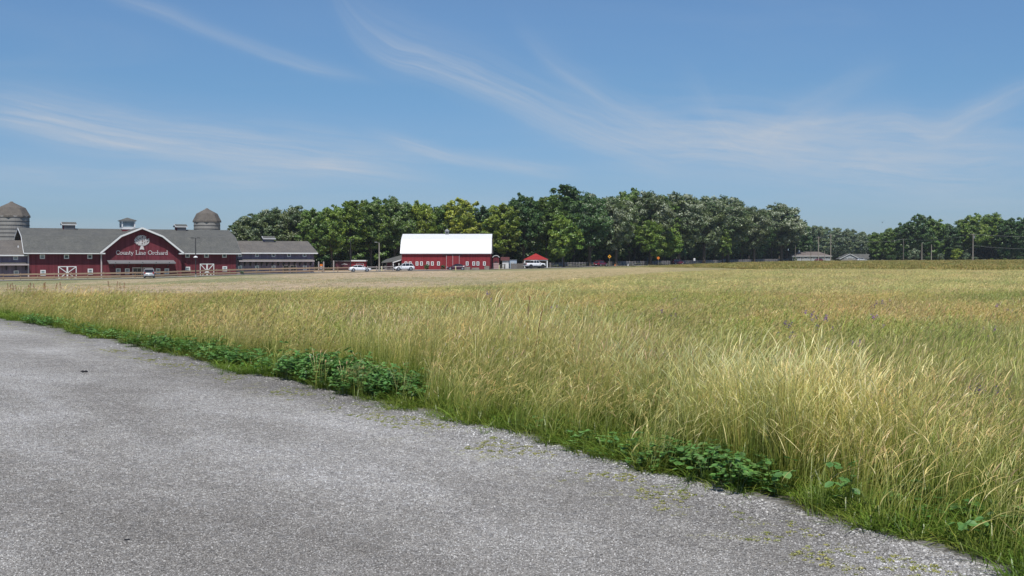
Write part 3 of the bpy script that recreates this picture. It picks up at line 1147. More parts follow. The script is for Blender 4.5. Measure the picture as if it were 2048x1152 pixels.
def bed_mask(x, y):
    m = np.zeros(np.shape(x), bool)
    for (px, py, L, n, h) in BEDS:
        if n < 40:
            continue
        Yd = 3960.0 / (py - 517.0)
        c = W(px, Yd + 0.2)
        u, v = (x - c.x), (y - c.y) + 1.0 * (x - c.x)
        m |= (u / (L * 0.72)) ** 2 + ((v + 0.1) / 0.62) ** 2 < 1
    return m


# --- tall grass, three densities
def tall_zone(y0, y1, dens, kind, nkind, name, label, d0, sx=1.0, hmul=1.0, dlo=-9.0, dhi=1e9):
    x, y = wedge(y0, y1, dens)
    d = edge_dist(x, y)
    ragged = d0 + 0.7 * (vnoise(x, y, 0.8, 5) - 0.5) + 0.6 * (vnoise(x, y, 2.6, 6) - 0.5)
    ragged = np.clip(ragged, 0.0, 0.5)
    k = (d > ragged) & (np.hypot(x, y) < far_limit(x, y)) & (RNG.random(len(x)) < 0.45 + 0.9 * vnoise(x, y, 0.6 + 0.02 * y0, 15)) & ~(bed_mask(x, y) & (RNG.random(len(x)) < 0.985))
    dd = d + 0.9 * (vnoise(x, y, 1.1, 16) - 0.5)
    k &= (dd > dlo) & (dd <= dhi)
    x, y, d, rg = x[k], y[k], d[k], ragged[k]
    h = hmap(x, y) * (0.62 + 0.38 * ss(0, 0.9, d - rg)) * hmul
    lim = far_limit(x, y) - np.hypot(x, y)
    h *= (0.72 + 0.28 * ss(0, 14, lim)) * (1.0 - 0.22 * ss(18, 50, y)) * (1.0 - 0.24 * ss(1.2, 4.0, d)) * (0.82 + 0.18 * ss(8.0, 14.0, y))
    pts, rz, tilt, sc = place(x, y, h, 0.14, 0.04, 0.8, sx)
    # species come in drifts
    v = vnoise(x, y, 1.9, 8) * 0.6 + vnoise(x, y, 6.0, 9) * 0.4
    idx = np.clip((v + RNG.normal(0, 0.22, len(x))) * nkind, 0, nkind - 1)
    return scatter(name, pts, rz, tilt, sc, idx, S[kind], label, 'grass')


tall_zone(2.5, 17.0, 36, 'near', 6, 'tall_grass', 'tall straw and green meadow grass nearest the gravel road', 0.22, dhi=1.9)
tall_zone(2.5, 17.0, 36, 'inner', 6, 'olive_grass', 'lower olive-green meadow grass behind the tall fringe by the road', 0.22, dlo=1.9)
tall_zone(17.0, 42.0, 15, 'mid', 5, 'tall_grass', 'olive and tan tall grass across the middle of the meadow', 0.5, 1.0, 0.92)
tall_zone(42.0, 188.0, 1.55, 'far', 4, 'tall_grass', 'far tan tall grass running to the edge of the mown strip', 0.8, 1.0, 0.78)


# bright bunches of pale stalks that stand above the rest near the road
def bunches():
    X, Y, H, I = [], [], [], []
    for (px, Yd, n, rr, h) in [(1580, 8.9, 50, 0.34, 1.12), (1480, 9.6, 30, 0.3, 1.05), (1380, 10.6, 22, 0.28, 1.0), (1160, 13.2, 26, 0.35, 1.1), (1040, 14.2, 24, 0.4, 1.12),
                               (960, 15.5, 22, 0.4, 1.05), (1680, 8.7, 26, 0.3, 1.0), (1800, 9.2, 20, 0.3, 0.95), (620, 19.6, 14, 0.3, 0.9), (840, 16.8, 20, 0.4, 1.0), (1290, 11.6, 20, 0.3, 0.98)]:
        c = W(px, Yd)
        for i in range(n):
            a, q = RNG.uniform(0, 6.28), rr * 1.25 * math.sqrt(RNG.random())
            X.append(c.x + q * math.cos(a) * 1.3)
            Y.append(c.y + q * math.sin(a))
            H.append(h * RNG.uniform(0.8, 1.0) * (0.84 if Yd < 12 else 1.0))
            I.append(6 if RNG.random() < 0.7 else 7)
    X, Y, H = np.array(X), np.array(Y), np.array(H)
    pts, rz, tilt, sc = place(X, Y, H * 0.95, 0.08, 0.05, 1.0)
    rz += np.where(RNG.random(len(X)) < 0.35, 2.6, 0)
    scatter('pale_grass_bunches', pts, rz, tilt, sc, np.array(I), S['near'], 'bunches of pale bleached stalks rising above the meadow by the road', 'grass')


bunches()

# --- green leafy under-storey
x, y = wedge(4.0, 24.0, 30)
d = edge_dist(x, y)
v = vnoise(x, y, 2.6, 12)
k = (d > 0.05) & (RNG.random(len(x)) < 0.30 + 0.45 * (v > 0.55))
x, y, d = x[k], y[k], d[k]
pts, rz, tilt, sc = place(x, y, 0.45 + 0.55 * ss(0, 1.2, d), 0.2, 0.05, 3.1)
scatter('leafy_grass', pts, rz, tilt, sc, RNG.integers(0, 3, len(x)), S['leafg'], 'green leafy blades filling the foot of the tall grass', 'grass')

# --- short bright grass at the road edge
EL = smooth_line(EDGE.tolist(), 40)
EL = EL[(EL[:, 1] > 2.5) & (EL[:, 1] < 90)]
seg = np.linalg.norm(np.diff(EL, axis=0), axis=1)
cum = np.concatenate([[0], np.cumsum(seg)])


def along_edge(n, lo, hi, power=1.0):
    s = RNG.random(n) ** power * cum[-1]
    ex = np.interp(s, cum, EL[:, 0])
    ey = np.interp(s, cum, EL[:, 1])
    i = np.clip(np.searchsorted(cum, s) - 1, 0, len(EL) - 2)
    tx, ty = (EL[i + 1] - EL[i]).T
    L = np.hypot(tx, ty)
    off = RNG.uniform(lo, hi, n)
    return ex + ty / L * off, ey - tx / L * off, off, s      # off > 0 lies in the grass


x, y, off, s = along_edge(12000, -0.22, 0.62, 1.35)
wob = 0.5 * (vnoise(x, y, 0.5, 21) - 0.5) + 0.45 * (vnoise(x, y, 2.0, 22) - 0.5)
k = (off > wob + 0.04) & (RNG.random(len(x)) < (0.25 + 1.1 * vnoise(x, y, 0.9, 24)) * np.where(bed_mask(x, y), 0.35, 1.0))
x, y, off = x[k], y[k], off[k]
pts, rz, tilt, sc = place(x, y, 0.42 + 0.55 * ss(-0.1, 0.6, off) + 0.35 * vnoise(x, y, 1.1, 23) - 0.08, 0.2, 0.08, 3.1, 1.0 + 0.0 * x)
sc[:, 0] *= 1 + 0.02 * y
sc[:, 1] *= 1 + 0.02 * y
scatter('roadside_grass', pts, rz, tilt, sc, RNG.integers(0, 4, len(x)), S['edge'], 'short bright green grass along the gravel edge', 'grass')

# stray tufts out on the stones
x, y, off, s = along_edge(130, -0.75, 0.0, 1.6)
k = RNG.random(len(x)) < 0.6 + off
x, y = x[k], y[k]
pts, rz, tilt, sc = place(x, y, 0.42 + 0 * x, 0.3, 0.1, 3.1, 0.8)
scatter('stray_grass_tufts', pts, rz, tilt, sc, RNG.integers(0, 4, len(x)), S['edge'], 'stray green tufts growing out of the gravel beside the verge', 'grass')

# --- beds of round-leaved weed in the verge
X, Y, Sz = [], [], []
for (px, py, L, n, h) in BEDS:
    Yd = 3960.0 / (py - 517.0)
    c = W(px, Yd + 0.16)
    for i in range(n):
        X.append(c.x + RNG.normal(0, L * 0.38))
        Y.append(c.y + RNG.normal(0, 0.22) - 1.0 * (X[-1] - c.x))
        Sz.append(h * RNG.uniform(0.7, 1.15))
X, Y, Sz = np.array(X), np.array(Y), np.array(Sz)
k = edge_dist(X, Y) > -0.02
X, Y, Sz = X[k], Y[k], Sz[k]
pts, rz, tilt, sc = place(X, Y, Sz, 0.1, 0.06, 3.1, 1.0)
scatter('round_leaf_weeds', pts, rz, tilt, sc, RNG.integers(0, 3, len(X)), S['leafy'], 'beds of round-leaved dark green weeds along the verge', 'weeds')

# --- plume grass and purple vetch
X, Y = [], []
for (px, py, n, rr) in [(485, 735, 9, 0.3), (590, 755, 5, 0.25), (660, 760, 5, 0.3)]:
    c = W(px, 3960.0 / (py - 517.0) + 0.9)
    for i in range(n):
        X.append(c.x + RNG.normal(0, rr * 0.5)); Y.append(c.y + RNG.normal(0, rr * 0.4))
X, Y = np.array(X), np.array(Y)
pts, rz, tilt, sc = place(X, Y, 1.0 + 0 * X, 0.1, 0.05, 0.7)
scatter('plume_grass', pts, rz, tilt, sc, RNG.integers(0, 2, len(X)), S['plume'], 'soft pinkish cloudy seed heads above the verge weeds', 'grass')
x, y = wedge(8, 60, 0.42)
v = vnoise(x, y, 3.0, 33)
k = (edge_dist(x, y) > 1.2) & (v > 0.52) & (x > -1) & (y < 34) & (RNG.random(len(x)) < np.clip(7 / y, 0.1, 1))
x, y = x[k], y[k]
pts, rz, tilt, sc = place(x, y, 1.15 + 0 * x, 0.15, 0.05, 3.1, 1.2)
scatter('purple_vetch', pts, rz, tilt, sc, RNG.integers(0, 2, len(x)), S['vetch'], 'purple vetch flowers scattered through the tall grass', 'wildflowers')

# --- mown strip and the far rough field
x, y = wedge(40, 232, 1.0)
d = np.hypot(x, y) - far_limit(x, y)
P = 1024 + 2400 * x / y
rl = np.interp(P, [-300, 0, 300, 500, 810, 1070, 1210, 1300], [206, 208, 219, 232, 250, 284, 320, 350])
k = (d > 0) & (P < 1330) & (y < rl) & (vnoise(x, y, 4.0, 41) > 0.25) & (RNG.random(len(x)) < np.clip(1.2 - y / 230, 0.2, 1))
x, y = x[k], y[k]
pts, rz, tilt, sc = place(x, y, 0.55 + 0.5 * vnoise(x, y, 5, 43), 0.2, 0.1, 3.1, 1.3)
scatter('mown_stubble', pts, rz, tilt, sc, RNG.integers(0, 3, len(x)), S['dry'], 'bleached cut stubble on the mown strip before the buildings', 'stubble')
x, y = wedge(150, 470, 0.36)
d = np.hypot(x, y) - far_limit(x, y)
P = 1024 + 2400 * x / y
lim = np.interp(P, [1150, 1210, 1355, 1450, 1600, 2200], [325, 334, 400, 455, 520, 480])
near_ = np.interp(P, [1200, 1300, 1400, 1500, 1600], [320, 300, 275, 215, 150])
k = (d > 0) & (P > 1180) & (y < lim) & (y > near_) & (RNG.random(len(x)) < 0.3 + 0.7 * ss(1200, 1600, P))
x, y = x[k], y[k]
pts, rz, tilt, sc = place(x, y, 0.85 * ss(1280, 1560, 1024 + 2400 * x / y) + 0.30, 0.2, 0.05, 3.1, 1.2)
scatter('rough_field_grass', pts, rz, tilt, sc, RNG.integers(0, 3, len(x)), S['rough'], 'darker olive grass of the rough field beyond the meadow', 'grass')

# --- loose stones on the gravel
def stones():
    src = []
    for k in range(4):
        r = random.Random(400 + k)
        bm = bmesh.new()
        bmesh.ops.create_icosphere(bm, subdivisions=1, radius=1.0)
        for v in bm.verts:
            v.co *= r.uniform(0.65, 1.1)
            v.co.z *= 0.6
        me = bpy.data.meshes.new('loose_stone')
        bm.to_mesh(me)
        bm.free()
        if 'loose_stones' not in MATS:
            m, t, b = base_mat('loose_stones')
            oi = t.new('ShaderNodeObjectInfo')
            c0 = t.ramp(oi.outputs['Random'], [(0.0, (0.13, 0.125, 0.118)), (0.25, (0.225, 0.217, 0.206)), (0.8, (0.335, 0.325, 0.310)), (1.0, (0.66, 0.65, 0.63))])
            geo = t.new('ShaderNodeNewGeometry')
            ps = geo.outputs['Position']
            sp = t.new('ShaderNodeSeparateXYZ')
            t.l.new(ps, sp.inputs[0])
            al = t.math('ADD', t.math('MULTIPLY', sp.outputs[0], -0.62), t.math('MULTIPLY', sp.outputs[1], 0.785))
            ac = t.math('ADD', t.math('MULTIPLY', sp.outputs[0], 0.785), t.math('MULTIPLY', sp.outputs[1], 0.62))
            n1 = t.noise(t.xyz(t.math('MULTIPLY', al, 0.30), t.math('MULTIPLY', ac, 0.9), 0.0), 0.55, 5.0, 0.62, 0.5)
            n2 = t.noise(ps, 1.1, 4.0, 0.6)
            c0 = t.mix(1.0, c0, t.ramp(n1, [(0.32, (0.76, 0.75, 0.74)), (0.5, (1.04, 1.04, 1.04)), (0.66, (1.38, 1.40, 1.45))]), 'MULTIPLY')
            c0 = t.mix(1.0, c0, t.ramp(n2, [(0.3, (0.84, 0.83, 0.82)), (0.7, (1.14, 1.14, 1.15))]), 'MULTIPLY')
            t.l.new(c0, b.inputs['Base Color'])
            b.inputs['Roughness'].default_value = 0.8
            MATS['loose_stones'] = m
        me.materials.append(MATS['loose_stones'])
        src.append(bpy.data.objects.new('loose_stone', me))
    # all over the near road, thicker along its edge
    n = 520000
    y = 5.6 + 13.4 * RNG.random(n) ** 1.7
    x = RNG.uniform(-0.50, 0.5, n) * y
    d = edge_dist(x, y)
    mossy = (vnoise(x, y, 0.55, 61) * 0.6 + vnoise(x, y, 0.16, 62) * 0.4 > 0.56) & (d > -1.0) & (d < -0.15)
    k = (d < 0.1) & ~(mossy & (RNG.random(n) < 0.35))
    x, y, d = x[k], y[k], d[k]
    s = RNG.uniform(0.0026, 0.0054, len(x)) + 0.007 * RNG.random(len(x)) ** 3 * np.exp(d / 0.45)
    s = np.where(RNG.random(len(x)) < 0.002, s * 1.8, s)
    pts = np.stack([x, y, gz(x, y) + 0.024], 1)
    sc = np.stack([s * RNG.uniform(0.8, 1.5, len(x)), s, s], 1)
    scatter('loose_gravel', pts, RNG.uniform(0, 6.28, len(x)), RNG.normal(0, 0.3, (len(x), 2)), sc, RNG.integers(0, 4, len(x)), src[:4], 'loose grey and white stones lying on the rolled gravel', 'gravel')
    # yellow-green mossy stonecrop in broken patches along the stones
    cb = CB(900)
    for k in range(26):
        a, q = cb.r.uniform(0, 6.28), 0.02 * math.sqrt(cb.r.random())
        blade(cb, (q * math.cos(a), q * math.sin(a), 0), 0.010, 0.006, cb.r.uniform(0, 6.28), 0.008, jit(cb.r, (0.24, 0.25, 0.06), 0.2), jit(cb.r, (0.40, 0.40, 0.13), 0.25))
    ms = source('moss_tuft', cb, LM)
    n = 60000
    y = 5.4 + 16.0 * RNG.random(n) ** 1.4
    ex = np.interp(y, EL[::1, 1][np.argsort(EL[:, 1])], EL[np.argsort(EL[:, 1]), 0])
    x = ex - RNG.uniform(-0.1, 1.6, n)
    d = edge_dist(x, y)
    mo = vnoise(x, y, 0.55, 61) * 0.6 + vnoise(x, y, 0.16, 62) * 0.4
    k = (d > -0.72) & (d < -0.16) & (mo > 0.55) & (RNG.random(n) < 0.16 * (0.25 + vnoise(x, y, 0.07, 63)))
    x, y = x[k], y[k]
    s = RNG.uniform(0.5, 1.1, len(x))
    scatter('stonecrop_moss', np.stack([x, y, gz(x, y) + 0.022], 1), RNG.uniform(0, 6.28, len(x)), np.zeros((len(x), 2)), np.stack([s, s, s], 1), np.zeros(len(x)), [ms], 'yellow-green mossy patches on the gravel along the verge', 'moss')
    # coarse dark stones along the verge
    x, y, off, s_ = along_edge(3800, -0.62, 0.1, 1.5)
    k = (RNG.random(len(x)) < 0.3 + 0.7 * ss(-0.6, -0.1, off)) & (y < 30)
    x, y = x[k], y[k]
    s = RNG.uniform(0.006, 0.017, len(x))
    pts = np.stack([x, y, gz(x, y) + 0.022], 1)
    sc = np.stack([s * RNG.uniform(0.8, 1.4, len(x)), s, s * 0.9], 1)
    scatter('coarse_gravel', pts, RNG.uniform(0, 6.28, len(x)), RNG.normal(0, 0.3, (len(x), 2)), sc, RNG.integers(0, 4, len(x)), src, 'coarse dark stones lining the foot of the grass', 'gravel')


stones()


# --- single weeds one can pick out, with their leaves
def weed_plants():
    r = random.Random(77)
    L = 1.0
    pts = [(0, 0, 0), (0.35, -0.40, 0.05), (0.75, -0.36, 0.03), (1.0, 0, -0.06), (0.75, 0.36, 0.03), (0.35, 0.40, 0.05), (0.5, 0, -0.04)]
    me = bpy.data.meshes.new('leaf')
    me.from_pydata(pts, [], [(6, j, (j + 1) % 6) for j in range(6)])
    at = me.color_attributes.new('col', 'FLOAT_COLOR', 'POINT')
    at.data.foreach_set('color', [q for i in range(7) for q in ((0.14, 0.29, 0.10, 1) if i in (1, 2, 3, 4, 5) else (0.09, 0.21, 0.06, 1))])
    me.materials.append(LM)
    spots = [(1700, 1048, 0.38, 20, 'tallest round-leaved weed at the gravel edge, right of the pale bunch'),
             (1560, 1008, 0.30, 14, 'round-leaved weed rising out of a spiky grass tuft by the gravel'),
             (1455, 985, 0.27, 14, 'weed with drooping round leaves beside the stray tuft on the stones'),
             (1345, 962, 0.30, 16, 'broad round-leaved weed at the middle of the verge bed'),
             (1960, 1120, 0.28, 12, 'pale-leaved weed in the dark grass at the lower right corner'),
             (1240, 925, 0.24, 10, 'small round-leaved weed among white clover at the gravel edge'),
             (598, 752, 0.62, 10, 'lone tall upright weed standing above the verge beside the plume grass'),
             (1405, 935, 0.34, 12, 'weed with leaves held high against the straw stalks')]
    for px, py, h, n, lab in spots:
        Yd = 3960.0 / (py - 517.0) + 0.12
        p = W(px, Yd)
        t = thing('weed_plant', p, r.uniform(0, 6.28), lab, 'weed', 'round-leaved weeds picked out along the verge')
        cb = CB(px)
        tips = []
        for i in range(max(4, n // 3)):
            a = r.uniform(0, 6.28)
            q = h * r.uniform(0.1, 0.5)
            top = Vector((q * math.cos(a), q * math.sin(a), h * r.uniform(0.55, 1.0)))
            cb.ribbon([(0, 0, -0.01), tuple(Vector((top.x * 0.45, top.y * 0.45, top.z * 0.6))), tuple(top)], [0.005, 0.004, 0.003], [GREEN_D, GREEN_D, GREEN], r.uniform(0, 3))
            tips.append((top, a))
        ms = cb.mesh('stem', LM)
        o = bpy.data.objects.new('stem', ms)
        COL.objects.link(o)
        o.parent = t
        for i in range(n):
            top, a = tips[i % len(tips)]
            f = 1.0 if i < 2 * len(tips) else r.uniform(0.5, 0.9)
            q = bpy.data.objects.new('leaf', me)
            COL.objects.link(q)
            q.parent = t
            q.location = (top.x * f, top.y * f, top.z * f)
            q.rotation_euler = (r.uniform(-0.5, 0.5), r.uniform(-0.35, 0.5), a + (i // len(tips)) * 2.1 + r.uniform(-0.5, 0.5))
            s = r.uniform(0.045, 0.075)
            q.scale = (s, s, s)


weed_plants()


# ------------------------------------------------------------------ buildings
def window(parent, x, y, z0, z1, w, mat_f, mat_g, fw=0.11, bars=(1, 1), face=-1, name='window'):
    """window on a wall that faces -y at depth y; the frame stands proud, the pane sits behind it"""
    b = MB()
    fw *= 1.3
    w *= 1.06
    x0, x1 = x - w / 2, x + w / 2
    yf, yb = y - 0.09, y + 0.03
    b.box(x0, x0 + fw, yf, yb, z0, z1)
    b.box(x1 - fw, x1, yf, yb, z0, z1)
    b.box(x0 + fw, x1 - fw, yf + 0.004, yb, z1 - fw, z1)
    b.box(x0 + fw, x1 - fw, yf + 0.004, yb, z0, z0 + fw)
    for i in range(bars[0]):
        c = x0 + fw + (x1 - x0 - 2 * fw) * (i + 1) / (bars[0] + 1)
        b.box(c - 0.028, c + 0.028, yf + 0.03, yb, z0 + fw, z1 - fw)
    for i in range(bars[1]):
        c = z0 + fw + (z1 - z0 - 2 * fw) * (i + 1) / (bars[1] + 1)
        b.box(x0 + fw, x1 - fw, yf + 0.034, yb, c - 0.028, c + 0.028)
    o = b.build(name, mat_f, parent)
    g = MB().box(x0 + fw * 0.6, x1 - fw * 0.6, y - 0.035, y + 0.02, z0 + fw * 0.6, z1 - fw * 0.6)
    g.build('pane', mat_g, o)
    return o


def roof_slab(parent, prof, x0, x1, th, mat, name='roof'):
    """roof sheet over a polyline profile (y,z) extruded along x with thickness"""
    b = MB()
    n = len(prof)
    P = [Vector((p[0], p[1])) for p in prof]
    low = []
    for i, p in enumerate(P):
        d = (P[min(i + 1, n - 1)] - P[max(i - 1, 0)]).normalized()
        nrm = Vector((d.y, -d.x))
        if nrm.y > 0:
            nrm = -nrm
        low.append(p + nrm * th)
    poly = [(p.x, p.y) for p in P] + [(p.x, p.y) for p in reversed(low)]
    for i in range(n - 1):
        q = [poly[i], poly[i + 1], poly[2 * n - 2 - i], poly[2 * n - 1 - i]]
        b.prism(q, 'x', x0, x1)
    return b.build(name, mat, parent)


def rake(parent, prof, x, w, h, mat, drop=0.0):
    """barge board that follows the roof edge"""
    b = MB()
    for (y0, z0), (y1, z1) in zip(prof[:-1], prof[1:]):
        b.bar((x, y0, z0 - drop), (x, y1, z1 - drop), w, h)
    return b.build('rake_board', mat, parent)


def louvre_vent(parent, x, y, z, w, d, h, wall, name='roof_vent'):
    """small gabled monitor on a ridge"""
    o = MB().box(x - w / 2, x + w / 2, y - d / 2, y + d / 2, z - 0.6, z + h).build(name, wall, parent)
    e = 0.3
    prof = [(y - d / 2 - e, z + h - 0.05), (y, z + h + 0.5), (y + d / 2 + e, z + h - 0.05)]
    roof_slab(o, prof, x - w / 2 - e, x + w / 2 + e, 0.08, M['roof'], 'vent_roof')
    b = MB()
    b.box(x - w / 2 - e - 0.02, x + w / 2 + e + 0.02, y - d / 2 - e - 0.06, y - d / 2 - e, z + h - 0.17, z + h - 0.02)
    b.bar((x - w / 2 - e - 0.02, y - d / 2 - e, z + h - 0.1), (x - w / 2 - e - 0.02, y, z + h + 0.45), 0.06, 0.14)
    b.build('fascia', M['white'], o)
    b = MB()
    b.box(x - w / 2 + 0.12, x + w / 2 - 0.12, y - d / 2 - 0.05, y - d / 2 + 0.02, z + 0.05, z + h - 0.16)
    for k in range(4):
        zz = z + 0.1 + k * (h - 0.3) / 4
        b.box(x - w / 2 + 0.12, x + w / 2 - 0.12, y - d / 2 - 0.10, y - d / 2 - 0.05, zz, zz + 0.05)
    b.build('louvre', M['canopy'], o)
    return o


# ---- lettering drawn as pen strokes with serifs
def _arc(cx, cy, rx, ry, a0, a1, n=12):
    return [(cx + rx * math.cos(rad(a0 + (a1 - a0) * i / n)), cy + ry * math.sin(rad(a0 + (a1 - a0) * i / n))) for i in range(n + 1)]


def _ser(x, y, w=0.13):
    return ([(x - w, y), (x + w, y)], 0.07)


K, N_ = 0.145, 0.085
GLYPH = {
    'C': (0.80, [(_arc(0.42, 0.5, 0.36, 0.46, 45, 315, 18), K), ([(0.72, 0.66), (0.72, 0.96)], N_), ([(0.72, 0.06), (0.72, 0.26)], N_ * 0.8)]),
    'o': (0.62, [(_arc(0.30, 0.31, 0.24, 0.27, 0, 360, 16), 0.12)]),
    'u': (0.66, [([(0.12, 0.60), (0.12, 0.2)], K), (_arc(0.29, 0.2, 0.17, 0.17, 180, 330, 8), N_), ([(0.50, 0.60), (0.50, 0.02)], K), _ser(0.07, 0.60, 0.08), _ser(0.45, 0.60, 0.08), _ser(0.56, 0.02, 0.08)]),
    'n': (0.68, [([(0.13, 0.60), (0.13, 0.02)], K), (_arc(0.32, 0.40, 0.18, 0.18, 180, 10, 8), N_), ([(0.51, 0.42), (0.51, 0.02)], K), _ser(0.13, 0.03), _ser(0.51, 0.03), _ser(0.08, 0.60, 0.07)]),
    't': (0.42, [([(0.17, 0.84), (0.17, 0.14)], K), (_arc(0.28, 0.14, 0.11, 0.11, 180, 320, 6), N_), ([(0.02, 0.60), (0.36, 0.60)], 0.08)]),
    'y': (0.60, [([(0.08, 0.60), (0.30, 0.06)], K), ([(0.52, 0.60), (0.20, -0.26), (0.06, -0.26)], N_), _ser(0.08, 0.60, 0.12), _ser(0.52, 0.60, 0.09)]),
    'L': (0.70, [([(0.17, 1.0), (0.17, 0.03)], K), _ser(0.17, 0.98, 0.16), ([(0.02, 0.03), (0.62, 0.03)], 0.085), ([(0.62, 0.0), (0.62, 0.24)], N_)]),
    'i': (0.34, [([(0.16, 0.60), (0.16, 0.02)], K), _ser(0.16, 0.03), _ser(0.10, 0.60, 0.08), ([(0.10, 0.86), (0.22, 0.86)], 0.12)]),
    'e': (0.58, [(_arc(0.29, 0.31, 0.23, 0.27, 0, 315, 14), 0.115), ([(0.08, 0.34), (0.50, 0.34)], 0.07)]),
    'O': (0.98, [(_arc(0.47, 0.5, 0.40, 0.46, 0, 360, 24), 0.14)]),
    'r': (0.48, [([(0.13, 0.60), (0.13, 0.02)], K), (_arc(0.28, 0.42, 0.15, 0.15, 180, 40, 7), N_), ([(0.38, 0.52), (0.42, 0.48)], 0.13), _ser(0.13, 0.03), _ser(0.08, 0.60, 0.07)]),
    'c': (0.54, [(_arc(0.29, 0.31, 0.23, 0.27, 45, 315, 14), 0.12), ([(0.44, 0.46), (0.48, 0.42)], 0.12)]),
    'h': (0.68, [([(0.13, 1.02), (0.13, 0.02)], K), (_arc(0.32, 0.40, 0.18, 0.18, 180, 10, 8), N_), ([(0.51, 0.42), (0.51, 0.02)], K), _ser(0.13, 0.03), _ser(0.51, 0.03), _ser(0.08, 1.0, 0.07)]),
    'a': (0.58, [(_arc(0.26, 0.17, 0.17, 0.15, 0, 360, 12), 0.09), (_arc(0.26, 0.42, 0.19, 0.17, 150, 10, 7), 0.09), ([(0.45, 0.44), (0.45, 0.02)], K), _ser(0.50, 0.03, 0.08)]),
    'd': (0.68, [(_arc(0.28, 0.31, 0.22, 0.27, 0, 360, 16), 0.11), ([(0.51, 1.02), (0.51, 0.02)], K), _ser(0.45, 1.0, 0.07), _ser(0.57, 0.03, 0.08)]),
}


def lettering(parent, text, x0, x1, z, cap, y):
    adv = sum(0.42 if ch == ' ' else GLYPH[ch][0] for ch in text)
    sx = (x1 - x0) / adv
    x = x0
    for ch in text:
        if ch == ' ':
            x += 0.42 * sx
            continue
        b = MB()
        w, strokes = GLYPH[ch]
        for k, (pts, t) in enumerate(strokes):
            yy = y - 0.012 * k
            for (ax, ay), (bx, by) in zip(pts[:-1], pts[1:]):
                A = Vector((x + ax * sx, z + ay * cap))
                B = Vector((x + bx * sx, z + by * cap))
                d = (B - A)
                if d.length < 1e-6:
                    continue
                d.normalize()
                n = Vector((-d.y, d.x)) * (t * cap / 2)
                A, B = A - d * t * cap * 0.18, B + d * t * cap * 0.18
                q = [A + n, B + n, B - n, A - n]
                b.prism([(p.x, p.y) for p in q], 'y', yy - 0.05, yy)
        b.build('letter', M['signwhite'], parent)
        x += w * sx


M['signwhite'] = plain('sign_white_paint', (0.62, 0.60, 0.60), 0.6, 0, 0.3, 0.08)


